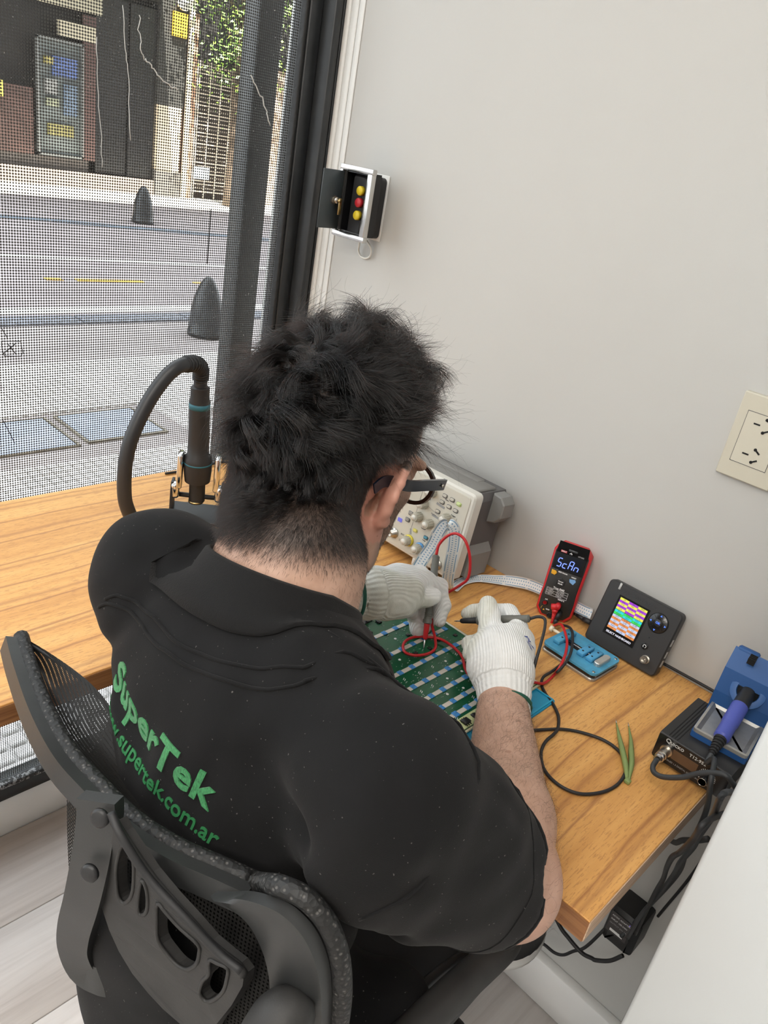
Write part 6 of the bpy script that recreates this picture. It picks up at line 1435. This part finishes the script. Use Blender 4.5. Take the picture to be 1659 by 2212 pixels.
# ------------------------------------------------------------------ eyeglasses
gls = thing('eyeglasses', None, None); gls.parent = man; gls['label'] = 'dark blue plastic-framed eyeglasses'
M_fr = mat('dark_blue_acetate', (0.006, 0.011, 0.022), 0.18); M_tort = mat('brown_acetate', (0.030, 0.012, 0.008), 0.2)
for s in (-1, 1):
    pts = [H(-.036, s * .0780, .016), H(-.026, s * .0785, .0235), H(-.010, s * .0790, .0245), H(.02, s * .0795, .0215), H(.06, s * .0765, .022), H(.098, s * .0735, .0225), H(.104, s * .0715, .0225)]
    P, R_ = catmull([Vector(p) for p in pts], [.6, .7, .6, .8, 1.1, 1.35, 1.35], 6)
    o = MB().tube(P, 1, radii=R_, flat=(.0028, .0115, tuple(hu))).build('temple', M_fr, gls)
    # width grows toward the hinge
    e = MB()
    rim_ = [H(.1035 - .006 * (abs(x) / .055) ** 2, s * (.0365) + x, y + .010) for x, y in [(.027 * math.cos(a) * (1.0 if abs(math.cos(a)) < .9 else .97), .0215 * math.sin(a)) for a in [2 * PI * k / 28 for k in range(28)]]]
    MB().tube([Vector(p) for p in rim_], 1, closed=True, flat=(.0042, .0046, tuple(hf))).build('rim', M_fr if s > 0 else M_tort, gls)
    lens_c = [Vector(p) for p in rim_]; cen = sum(lens_c, Vector()) / len(lens_c); MB().add([cen + Vector(hf) * .001] + lens_c, [(0, i + 1, (i + 1) % 28 + 1) for i in range(28)], True).build('lens', glass_mat('spectacle_lens', (.93, .94, .94, 1), 1.2), gls, fix=False)
    MB().cyl(H(.092, s * .0765, .0225), H(.092, s * .0780, .0225), .0018, 10).build('hinge_rivet', M_nickel, gls)
MB().tube([Vector(H(.104, -.011, .014)), Vector(H(.108, 0, .017)), Vector(H(.104, .011, .014))], .0024, 8, 5).build('bridge', M_fr, gls)
# ------------------------------------------------------------------ hair: real strands
rg = np.random.default_rng(11)
def sample(V, Q, wf, N, near=None):
    """N random points on quads, weight function of centroid; returns points, normals"""
    c = V[Q].mean(1); w_ = wf(c); k = w_ > 1e-4; Qk = Q[k]; w_ = w_[k]
    a, b, d = V[Qk[:, 0]], V[Qk[:, 1]], V[Qk[:, 3]]; nr = np.cross(V[Qk[:, 2]] - a, d - b); ar = np.linalg.norm(nr, axis=1) + 1e-12; nr /= ar[:, None]
    p = w_ * ar; i = rg.choice(len(Qk), N, p=p / p.sum()); u, v = rg.random((2, N)); 
    P = a[i] + (b[i] - a[i]) * u[:, None] + (d[i] - a[i]) * v[:, None]; return P, nr[i]
def curves(name, P, rad, m, parent, label=None):
    """P (N,K,3) strand points, rad (N,K) radii"""
    N, K = P.shape[:2]; hc = bpy.data.hair_curves.new(name); hc.add_curves([K] * N)
    hc.position_data.foreach_set('vector', P.astype(np.float32).ravel())
    a = hc.attributes.get('radius') or hc.attributes.new('radius', 'FLOAT', 'POINT'); a.data.foreach_set('value', rad.astype(np.float32).ravel())
    hc.materials.append(m); o = bpy.data.objects.new(name, hc); C.objects.link(o); o.parent = parent; o['kind'] = 'stuff'
    if label: o['label'] = label
    return o
def unit(v): return v / (np.linalg.norm(v, axis=-1, keepdims=True) + 1e-9)
n = NT('dark_brown_hair'); hb_ = n.t.nodes.new('ShaderNodeBsdfHairPrincipled'); hb_.parametrization = 'MELANIN'
hb_.inputs['Melanin'].default_value = 1.0; hb_.inputs['Melanin Redness'].default_value = 0.15; hb_.inputs['Roughness'].default_value = 0.36; hb_.inputs['Radial Roughness'].default_value = 0.5; hb_.inputs['Random Roughness'].default_value = 0.2; hb_.inputs['Random Color'].default_value = 0.1
n.t.links.new(hb_.outputs[0], n.out.inputs[0]); n.t.nodes.remove(n.b); M_hair = n.m
hd_ = lambda P: ((P - Hc) @ hf, (P - Hc) @ hl, (P - Hc) @ hu)
def w_scalp(c):
    f, l, u = hd_(c); ok = (np.linalg.norm(c - Hc, axis=1) < .19) & (u > -.10); er = (np.abs(l) > .066) & (np.abs(f + .004) < .030) & (np.abs(u - .009) < .044)
    return np.where(ok & ~er, hairness(f, l, u) ** 1.3, 0)
whorl = H(-.078, .010, .108)
crown = bvh_body.find_nearest(Vector(whorl)); whorl = np.array(crown[0])
def lenfield(P):
    f, l, u = hd_(P); h = u - scalp(f, l, u); back = sst(-.035, -.060, f) * sst(.066, .050, np.abs(l)); sd = sst(.012, .088, u)
    top = sst(.022, .095, h) * (back + (1 - back) * sd)
    return .0048 + .015 * sst(.006, .030, h) * (.22 + .78 * back) * (1 - top) + top * (.022 + .025 * sst(.0, .085, u)), top
def flow(P, Nn):
    d = P - whorl; t = unit(d - (d * Nn).sum(1)[:, None] * Nn); b = np.cross(Nn, t); 
    f, l, u = hd_(P); dn = -hu[None] * np.ones((len(P), 1)); dn = unit(dn - (dn * Nn).sum(1)[:, None] * Nn); k = sst(.06, -.01, u)[:, None]
    return unit((t * .9 + b * .45) * (1 - k) + dn * k)
NC = 760
Pc, Nc = sample(Vb, Qb, w_scalp, NC); Fc = flow(Pc, Nc); Lc, Tc = lenfield(Pc)
ang = rg.normal(0, .55, NC); Fc = unit(Fc * np.cos(ang)[:, None] + np.cross(Nc, Fc) * np.sin(ang)[:, None])
phi = rg.random(NC) * 2 * PI; om = rg.choice([-1, 1], NC) * rg.uniform(3.2, 6.4, NC); cr = rg.uniform(.0035, .0085, NC); lift = rg.uniform(.30, .70, NC); lm = rg.uniform(.7, 1.25, NC)
NS, KP = 60000, 10
P0, N0 = sample(Vb, Qb, w_scalp, NS)
# nearest clump
ci = np.empty(NS, int)
for a in range(0, NS, 4000):
    d2 = ((P0[a:a + 4000, None, :] - Pc[None]) ** 2).sum(2); ci[a:a + 4000] = d2.argmin(1)
L0, T0 = lenfield(P0); s = np.linspace(0, 1, KP)[None, :]
F0 = unit(Fc[ci] * T0[:, None] + flow(P0, N0) * (1 - T0[:, None]) + rg.normal(0, .16, (NS, 3)))
Ls = (L0 * (lm[ci] * T0 + (1 - T0)) * rg.uniform(.75, 1.1, NS))[:, None]
lf = (lift[ci] * T0 + (1 - T0) * .42)[:, None]
up = lf * (s - .42 * s ** 2) * Ls; al = (.30 * s + .55 * s ** 2) * Ls
e1 = Nc[ci]; e2 = np.cross(Fc[ci], Nc[ci])
cra = (cr[ci] * T0)[:, None] * np.minimum(1, s * 2.2) * (Ls / .045).clip(0, 1.2)
th = phi[ci][:, None] + om[ci][:, None] * s * 1.0
off = e1[:, None, :] * (cra * np.sin(th))[:, :, None] + e2[:, None, :] * (cra * np.cos(th))[:, :, None] - (e1[:, None, :] * (cra * np.sin(phi[ci][:, None]))[:, :, None] + e2[:, None, :] * (cra * np.cos(phi[ci][:, None]))[:, :, None]) * (1 - s)[:, :, None]
pull = (Pc[ci] - P0)[:, None, :] * (.80 * T0[:, None] * s ** .9)[:, :, None]
S0 = P0[:, None, :] + N0[:, None, :] * up[:, :, None] + F0[:, None, :] * al[:, :, None] + off + pull
S0 += (rg.normal(0, .0009, (NS, 1, 3)) * s[:, :, None]) * (T0[:, None, None] + .3)
# keep strands outside the skull ellipsoid
rel_ = S0 - H(-.006, 0, .048); q = np.stack([rel_ @ hf / .0985, rel_ @ hl / .0735, rel_ @ hu / .0900], 2); rr_ = np.linalg.norm(q, axis=2); ins = (rr_ < 1.01) & (rel_ @ hu > -.02)
S0 = np.where(ins[:, :, None], H(-.006, 0, .048) + rel_ * (1.012 / np.maximum(rr_, .3))[:, :, None], S0)
rad = (0.00016 * T0 + .000065 * (1 - T0))[:, None] * (1 - .65 * s ** 2)
curves('hair', S0, rad * np.ones_like(s), M_hair, man, 'short curly dark brown hair, fading to stubble at the nape')
# flyaway curls
Nf = 420; Pf, Nf_ = sample(Vb, Qb, lambda c: w_scalp(c) * (hd_(c)[2] > .05), Nf); Lf = rg.uniform(.045, .085, Nf)[:, None]; dirf = unit(flow(Pf, Nf_) * .7 + Nf_ * rg.uniform(.5, 1.4, (Nf, 1)) + rg.normal(0, .35, (Nf, 3)))
s2 = np.linspace(0, 1, 14)[None, :]; x1 = unit(np.cross(dirf, Nf_ + .1)); x2 = np.cross(dirf, x1); th = rg.random((Nf, 1)) * 6 + s2 * rg.uniform(3, 8, (Nf, 1)); ca = rg.uniform(.003, .009, (Nf, 1)) * s2
Sf = Pf[:, None, :] + dirf[:, None, :] * (Lf * (s2 - .15 * s2 ** 2))[:, :, None] + x1[:, None, :] * (ca * np.cos(th))[:, :, None] + x2[:, None, :] * (ca * np.sin(th))[:, :, None]
curves('flyaway_hair', Sf, .00007 * (1 - .6 * s2) * np.ones((Nf, 1)), M_hair, man)
# stubble beard, neck fuzz
def w_beard(c):
    f, l, u = hd_(c); ok = (np.linalg.norm(c - Hc, axis=1) < .16) & (u > -.125) & ~((np.abs(l) > .066) & (np.abs(f + .006) < .026)); return np.where(ok, beard(f, l, u), 0)
def shortset(name, wf, N, L, dirv, rad_, jit=.35, K=4, wav=0.0):
    P, Nn = sample(Vb, Qb, wf, N); d = np.array(dirv)[None] if np.ndim(dirv) == 1 else dirv(P); d = unit(d - (d * Nn).sum(1)[:, None] * Nn * .85 + Nn * .35 + rg.normal(0, jit, (N, 3))); ll = rg.uniform(.6, 1.2, N)[:, None] * L; s_ = np.linspace(0, 1, K)[None]
    sd = np.cross(d, Nn); S = P[:, None] + d[:, None] * (ll * s_)[:, :, None] - Nn[:, None] * (ll * s_ ** 2 * .30)[:, :, None] + sd[:, None] * (ll * wav * np.sin(s_ * 3 + rg.random((N, 1)) * 6) * s_)[:, :, None]
    return curves(name, S, rad_ * (1 - .6 * s_) * np.ones((N, 1)), M_hair, man)
shortset('stubble', w_beard, 9000, .0042, -hu * .8 + hf * .35, .00006)
def w_neck(c):
    f, l, u = hd_(c); return np.where((np.linalg.norm(c - Hc, axis=1) < .17) & (f < .0) & (u < -.055) & (u > -.125), sst(-.125, -.06, u) ** 2, 0)
shortset('neck_hair', w_neck, 900, .0075, -hu, .000042, .5, 5, .3)
# arm hair on the right forearm
axA = nz(WR - ER)
def w_arm(c):
    t = (c - ER) @ axA / np.linalg.norm(WR - ER); r_ = np.linalg.norm(c - ER - np.outer((c - ER) @ axA, axA), axis=1); return np.where((t > -.15) & (t < .93) & (r_ < .065), .25 + sst(.0, .5, t), 0) * (c[:, 2] > .74)
shortset('arm_hair', w_arm, 5200, .013, axA * 1.0 + V3(.1, -.25, -.1), .000045, .55, 7, .45)
# ------------------------------------------------------------------ mesh office chair
ch = thing('office_chair', 'black mesh-backed office chair the man sits on', 'chair', Matrix.Translation((-.60, -.72, 0)))
CO = Vector((-.60, -.72, 0))
M_chf = mat('grey_black_nylon', (0.030, 0.031, 0.031), 0.42, var=.2, vscale=14, bump=.15, bscale=500, bdist=.0004)
M_chd = mat('dusty_black_nylon', (0.026, 0.025, 0.024), 0.6, var=.35, vscale=22, bump=.2, bscale=500)
def mesh_mat(name, kx, ky, thr, hole=True):
    n = NT(name); n.t.nodes.remove(n.b); uv = n.t.nodes.new('ShaderNodeUVMap'); sp = n.t.nodes.new('ShaderNodeSeparateXYZ'); n.t.links.new(uv.outputs[0], sp.inputs[0])
    a = n.math('COSINE', n.math('MULTIPLY', sp.outputs[0], kx)); b = n.math('COSINE', n.math('MULTIPLY', sp.outputs[1], ky))
    g = n.math('GREATER_THAN', n.math('ADD', a, b), thr)
    df = n.t.nodes.new('ShaderNodeBsdfDiffuse'); df.inputs[0].default_value = (0.021, 0.020, 0.019, 1); gs = n.t.nodes.new('ShaderNodeBsdfGlossy'); gs.inputs[0].default_value = (.25, .25, .25, 1); gs.inputs['Roughness'].default_value = .45
    m1 = n.t.nodes.new('ShaderNodeMixShader'); m1.inputs[0].default_value = .06; n.t.links.new(df.outputs[0], m1.inputs[1]); n.t.links.new(gs.outputs[0], m1.inputs[2])
    tr = n.t.nodes.new('ShaderNodeBsdfTransparent'); mx = n.t.nodes.new('ShaderNodeMixShader'); n.t.links.new(g, mx.inputs[0]); n.t.links.new(m1.outputs[0], mx.inputs[1]); n.t.links.new(tr.outputs[0], mx.inputs[2]); n.t.links.new(mx.outputs[0], n.out.inputs[0]); return n.m
M_net = mesh_mat('black_net', 2 * PI / .0042, 2 * PI / .0032, .75); M_net2 = mesh_mat('ribbed_net', 2 * PI / .0052, 2 * PI / .0016, 1.55)
def sheet_uv(name, rows, m, par):
    """rows of points -> surface with metric uv"""
    R_ = len(rows); K = len(rows[0]); mb = MB().add([p for r_ in rows for p in r_], [(i * K + k, i * K + k + 1, (i + 1) * K + k + 1, (i + 1) * K + k) for i in range(R_ - 1) for k in range(K - 1)], True)
    me = mb.mesh(name); ul = me.uv_layers.new(name='UVMap'); U = [[0] * K for _ in range(R_)]; W = [[0] * K for _ in range(R_)]
    for i in range(R_):
        for k in range(1, K): U[i][k] = U[i][k - 1] + (Vector(rows[i][k]) - Vector(rows[i][k - 1])).length
    for k in range(K):
        for i in range(1, R_): W[i][k] = W[i - 1][k] + (Vector(rows[i][k]) - Vector(rows[i - 1][k])).length
    for f_ in me.polygons:
        for li, vi in zip(f_.loop_indices, f_.vertices): ul.data[li].uv = (U[vi // K][vi % K], W[vi // K][vi % K])
    me.materials.append(m); return link(name, me, par)
sub = lambda P: [Vector(p) - CO for p in P]
# back surface of the shell
def bs(y, z, off=0.0): return Vector((-.80 + .08 * (.87 - z) + .95 * (y + .69) ** 2 - off, y, z)) - CO
E1 = [(-0.7761, -0.5056, 0.8700), (-0.7869, -0.5481, 0.8700), (-0.8008, -0.6145, 0.8700), (-0.8076, -0.6731, 0.8700), (-0.8054, -0.7182, 0.8700), (-0.8007, -0.7646, 0.8700), (-0.7893, -0.8038, 0.8700), (-0.7743, -0.8353, 0.8700), (-0.7613, -0.8628, 0.8700)]
E1s, _ = catmull(sub(E1), [1] * 9, 6)
q = MB().tube(E1s, 1, flat=(.020, .017, (0.35, 0, 1))); fr = q.build('top_frame', M_chf, ch, auto=40)
# corner and right side: broad flat frame, outer and inner outline on the shell
OUT = [(-0.7786, -0.8647, 0.8909), (-0.7743, -0.8793, 0.9027), (-0.7684, -0.8964, 0.9089), (-0.7632, -0.9091, 0.9082), (-0.7567, -0.9221, 0.8974), (-0.7510, -0.9317, 0.8769), (-0.7462, -0.9373, 0.8486), (-0.7417, -0.9401, 0.8095), (-0.7376, -0.9390, 0.7541), (-0.7357, -0.9304, 0.6790)]
INN = [(-0.7819, -0.8519, 0.8808), (-0.7764, -0.8686, 0.8797), (-0.7728, -0.8782, 0.8771), (-0.7696, -0.8855, 0.8700), (-0.7655, -0.8931, 0.8543), (-0.7619, -0.8981, 0.8344), (-0.7595, -0.9002, 0.8142), (-0.7573, -0.8999, 0.7851), (-0.7544, -0.8958, 0.7315), (-0.7528, -0.8848, 0.6583)]
A_, _ = catmull(sub(OUT), [1] * 10, 4); B_, _ = catmull(sub(INN), [1] * 10, 4); mb = MB(); vs = []; nA = len(A_)
for a, b in zip(A_, B_):
    d_ = Vector((-.010, 0, 0)); vs += [a, b, b + d_ * .6, a * .75 + b * .25 + d_ * 1.25, a + d_]
mb.add(vs, [(i * 5 + k, i * 5 + (k + 1) % 5, (i + 1) * 5 + (k + 1) % 5, (i + 1) * 5 + k) for i in range(nA - 1) for k in range(5)] + [tuple(range(5)), tuple(reversed([(nA - 1) * 5 + k for k in range(5)]))], True)
mb.build('side_frame', M_chf, ch, auto=50)
# piping between frame and net
PIP = [Vector(p) + Vector((.009, .005, .003)) for p in E1s] + [a + Vector((.006, -.002, .006)) for a in A_[6:]]
n = NT('perforated_piping'); 
vo = n.t.nodes.new('ShaderNodeTexVoronoi'); vo.inputs['Scale'].default_value = 230; n.t.links.new(n.coord(), vo.inputs['Vector'])
n.col(n.ramp(vo.outputs['Distance'], [(0.16, (0.09, 0.085, 0.08)), (0.30, (0.012, 0.012, 0.012))])); n.p(Roughness=.6); n.bump(vo.outputs['Distance'], .6, .002)
MB().tube(PIP, .0072, 10).build('piping', n.m, ch)
# net: the wing in front of the frame on the left, and the main panel seen from behind
E2 = [(-0.7687, -0.5029, 0.8720), (-0.7591, -0.5375, 0.8720), (-0.7509, -0.5768, 0.8720), (-0.7474, -0.6098, 0.8720), (-0.7471, -0.6432, 0.8680), (-0.7499, -0.6921, 0.8620), (-0.7498, -0.7499, 0.8580), (-0.7479, -0.8055, 0.8560), (-0.7510, -0.8501, 0.8620)]
E2s, _ = catmull(sub(E2), [1] * 9, 6)
rows = []
for j in range(9):
    t = j / 8; rows.append([Vector(a).lerp(b, t) + Vector((0, 0, -.016 * math.sin(PI * t) + .004)) for a, b in zip(PIP[:len(E2s)], E2s)])
sheet_uv('net_wing', [list(r_) for r_ in zip(*rows)], M_net2, ch)
MB().tube(E2s, .0022, 6).build('net_edge', M_blk_r, ch)
rows = []
for i in range(41):
    y = -.655 - .245 * i / 40; rows.append([bs(y, .866 - .40 * j / 30, -.004 + .012 * math.sin(PI * j / 30)) for j in range(31)])
sheet_uv('net_back', rows, M_net, ch)
# lumbar plate with finger-shaped slots
from mathutils.geometry import tessellate_polygon
LO = [(-0.8211, -0.7826, 0.9110), (-0.8194, -0.7886, 0.9042), (-0.8123, -0.8139, 0.8833), (-0.8068, -0.8324, 0.8727), (-0.8009, -0.8504, 0.8634), (-0.7956, -0.8647, 0.8536), (-0.7907, -0.8777, 0.8495), (-0.7872, -0.8870, 0.8473), (-0.7848, -0.8923, 0.8415), (-0.7838, -0.8915, 0.8277), (-0.7844, -0.8838, 0.7971), (-0.7858, -0.8723, 0.7622), (-0.7861, -0.8612, 0.7203), (-0.7883, -0.8433, 0.6800), (-0.7933, -0.8391, 0.7271), (-0.7980, -0.8220, 0.7288), (-0.8019, -0.8072, 0.7334), (-0.8062, -0.7896, 0.7411), (-0.8099, -0.7748, 0.7544), (-0.8127, -0.7640, 0.7705), (-0.8157, -0.7557, 0.7937), (-0.8183, -0.7677, 0.8462)]
SLOTS = [[(-0.8184, -0.7880, 0.8913), (-0.8172, -0.7941, 0.8907), (-0.8159, -0.7995, 0.8867), (-0.8141, -0.7984, 0.8638), (-0.8133, -0.7950, 0.8427), (-0.8136, -0.7858, 0.8255), (-0.8150, -0.7795, 0.8282), (-0.8163, -0.7784, 0.8430), (-0.8176, -0.7800, 0.8635)],
         [(-0.8130, -0.8073, 0.8712), (-0.8119, -0.8106, 0.8672), (-0.8108, -0.8119, 0.8567), (-0.8097, -0.8102, 0.8394), (-0.8103, -0.8047, 0.8296), (-0.8111, -0.8009, 0.8323), (-0.8123, -0.8024, 0.8496), (-0.8127, -0.8043, 0.8615)],
         [(-0.8086, -0.8211, 0.8582), (-0.8063, -0.8295, 0.8551), (-0.8023, -0.8414, 0.8487), (-0.7975, -0.8564, 0.8441), (-0.7964, -0.8572, 0.8331), (-0.7962, -0.8549, 0.8201), (-0.7975, -0.8467, 0.8056), (-0.7999, -0.8375, 0.8024), (-0.8025, -0.8290, 0.8064), (-0.8055, -0.8199, 0.8153), (-0.8073, -0.8195, 0.8365)],
         [(-0.7938, -0.8655, 0.8343), (-0.7917, -0.8720, 0.8369), (-0.7889, -0.8800, 0.8377), (-0.7879, -0.8795, 0.8233), (-0.7876, -0.8768, 0.8074), (-0.7889, -0.8696, 0.7904), (-0.7905, -0.8626, 0.7821), (-0.7927, -0.8575, 0.7878), (-0.7931, -0.8601, 0.8049), (-0.7925, -0.8652, 0.8177)]]
loops = [sub(LO)] + [sub(s_) for s_ in SLOTS]
loops = [catmull(l, [1] * len(l), 3, True)[0] if i else l for i, l in enumerate(loops)]
flat2 = [[Vector((p.y, p.z, 0)) for p in l] for l in loops]; tri = tessellate_polygon(flat2); allp = [p for l in loops for p in l]; NP_ = len(allp); dth = Vector((.009, 0, 0))
fs = [tuple(t) for t in tri] + [tuple(i + NP_ for i in reversed(t)) for t in tri]; o_ = 0
for l in loops:
    m_ = len(l); fs += [(o_ + i, o_ + (i + 1) % m_, o_ + (i + 1) % m_ + NP_, o_ + i + NP_) for i in range(m_)]; o_ += m_
lum = MB().add([tuple(p) for p in allp] + [tuple(p + dth) for p in allp], fs).build('lumbar_plate', M_chd, ch)
for l in loops[1:]: MB().tube(l, .0016, 6, closed=True).build('slot_lip', M_chd, lum)
MB().tube(loops[0][:9], .0035, 8, 3).build('plate_lip', M_chd, lum)
MB().tube(sub([(-0.8257, -0.7856, 0.9253), (-0.8261, -0.8005, 0.9170), (-0.8189, -0.8243, 0.8949), (-0.8089, -0.8544, 0.8791), (-0.7992, -0.8795, 0.8640), (-0.7921, -0.8972, 0.8582)]), .0030, 8, 6).build('lumbar_wire', M_blk_r, ch)
# twin uprights
def strapb(pts, wd, th, nm='upright'):
    P, _ = catmull(sub(pts), [1] * len(pts), 6); return MB().tube(P, 1, flat=(wd, th, (-.86, -.5, .15))).build(nm, M_chf, ch, auto=50)
st_ = strapb([(-0.8189, -0.7575, 0.9113), (-0.8198, -0.7601, 0.9015), (-0.8219, -0.7613, 0.8810), (-0.8237, -0.7571, 0.8449), (-0.8232, -0.7452, 0.7969), (-0.8204, -0.7272, 0.7425), (-0.8156, -0.7157, 0.6989), (-0.8091, -0.7188, 0.6685), (-0.8019, -0.7357, 0.6689), (-0.7907, -0.7471, 0.6680)], .030, .012)
for p in ((-0.8265, -0.7736, 0.9109), (-0.8318, -0.7703, 0.8570)):
    MB().lathe([(.0070, 0), (.0070, .0025), (.005, .0035), (0, .0036)], 16, Matrix.Translation(Vector(p) - CO) @ Vector((-.86, -.45, .25)).to_track_quat('Z', 'Y').to_matrix().to_4x4()).build('bolt_cap', M_blk, st_)
MB().tube(sub([(-0.7613, -0.9303, 0.8228), (-0.7729, -0.9273, 0.8281), (-0.7782, -0.9214, 0.8088), (-0.7743, -0.9102, 0.7512)]), .018, 12, 6, radii=[.012, .020, .022, .022]).build('upright', M_chd, ch)
MB().tube(sub([(-0.7857, -0.7211, 0.6292), (-0.7846, -0.7904, 0.6490), (-0.7689, -0.8514, 0.6426), (-0.7503, -0.8950, 0.6507)]), 1, 4, 6, flat=(.055, .022, (-.9, -.3, .3))).build('lower_frame', M_chd, ch)
# seat, armrests, base
MB().box((-.545 - CO.x, -.735 - CO.y, .405), (.34, .32, .07), .03, 4).build('seat', mat('black_seat_cloth', (0.012, 0.012, 0.012), 0.9, bump=.3, bscale=600), ch)
MB().box((-.55 - CO.x, -.74 - CO.y, .355), (.33, .33, .03), .01, 2).build('seat_pan', M_blk, ch)
for s, nm in ((-1, 'right'),):
    yy = -.72 + s * .220 - (.0 if s < 0 else .0)
    z_ = .652
    if s < 0: P = [(-.800, yy + .01, .60), (-.74, yy, .648), (-.66, yy, z_), (-.56, yy, z_), (-.48, yy - .003, z_), (-.448, yy + .003, z_ - .010)]
    else: P = [(-.760, yy, .60), (-.72, yy, .640), (-.64, yy, .645), (-.55, yy, .640), (-.50, yy, .630)]
    ar = MB().tube(sub(P), .018, 14, 6, radii=[.012, .015, .0165, .0165, .0155, .010]).build('armrest', M_chd, ch)
    MB().tube(sub([P[-1], (P[-1][0] + .0, yy + s * -.01, .60), (-.52, yy - s * .03, .50), (-.60, yy - s * .05, .40), (-.62, yy - s * .09, .37)]), .012, 10, 6).build('armrest_post', M_chf, ch)
    MB().tube(sub([(-.74, yy - s * .02, .62), (-.66, yy - s * .028, .628), (-.55, yy - s * .030, .628), (-.47, yy - s * .022, .622)]), .006, 8, 5).build('armrest_rail', M_blk, ch)
MB().cyl((.04, -.02, .07), (.04, -.02, .345), .025, 20).cyl((.04, -.02, .20), (.04, -.02, .345), .032, 20).build('gas_lift', M_blk, ch)
for k in range(5):
    a = 2 * PI * k / 5 + .35; ex, ey = .04 + .27 * math.cos(a), -.02 + .27 * math.sin(a)
    MB().tube([(.04, -.02, .10), (.04 + .14 * math.cos(a), -.02 + .14 * math.sin(a), .095), (ex, ey, .075)], 1, 4, 3, radii=[.05, .036, .024], flat=(1, .028, (0, 0, 1))).build('base_arm', M_chf, ch)
    MB().cyl((ex - .011 * math.sin(a), ey + .011 * math.cos(a), .0285), (ex + .011 * math.sin(a), ey - .011 * math.cos(a), .0285), .0280, 18).cyl((ex, ey, .03), (ex, ey, .078), .008, 10).build('caster', M_blk, ch)
# white hem bands of the trouser legs, and trainers on the floor
for Kn, lab in ((KnR, 0), (KnL, 1)):
    pass
for An_ in (AnL, AnR):
    sh = Field(An_ + V3(-.06, -.06, -.09), An_ + V3(.22, .06, .05), .004)
    sh.chain([An_ + V3(-.02, 0, -.035), An_ + V3(.07, 0, -.045), An_ + V3(.155, 0, -.052)], [.042, .042, .034], .02).cone(An_ + V3(-.012, 0, -.03), An_ + V3(-.01, 0, .0), .040, .038, .02)
    sh.half(An_ + V3(0, 0, -.0895), (0, 0, -1), An_ + V3(-.1, -.1, -.12), An_ + V3(.25, .1, -.06), .003).half(An_ + V3(0, 0, .012), (0, 0, 1), An_ + V3(-.1, -.1, -.02), An_ + V3(.25, .1, .1), .003)
    V_, Q_ = sh.mesh(1); link('trainer', np_mesh('trainer', V_, Q_, mat('white_trainer', (0.62, 0.62, 0.60), 0.6, var=.08)), man, 'white trainer')
M_hem = mat('white_hem', (0.70, 0.70, 0.68), 0.7, var=.08, bump=.2)
for Kn_ in (KnL, KnR):
    q = MB(); c_ = Kn_ + V3(.003, 0, 0); R_ = .0765
    vs = [(c_[0] + (R_ + e) * math.cos(2 * PI * k / 40), c_[1] + (R_ + e) * math.sin(2 * PI * k / 40), z) for e, z in ((.0, .459), (.0015, .449), (.0005, .441), (-.004, .441)) for k in range(40)]
    q.add(vs, [(j * 40 + k, j * 40 + (k + 1) % 40, (j + 1) * 40 + (k + 1) % 40, (j + 1) * 40 + k) for j in range(3) for k in range(40)], True).build('white_hem', M_hem, trs, 'white hem band')
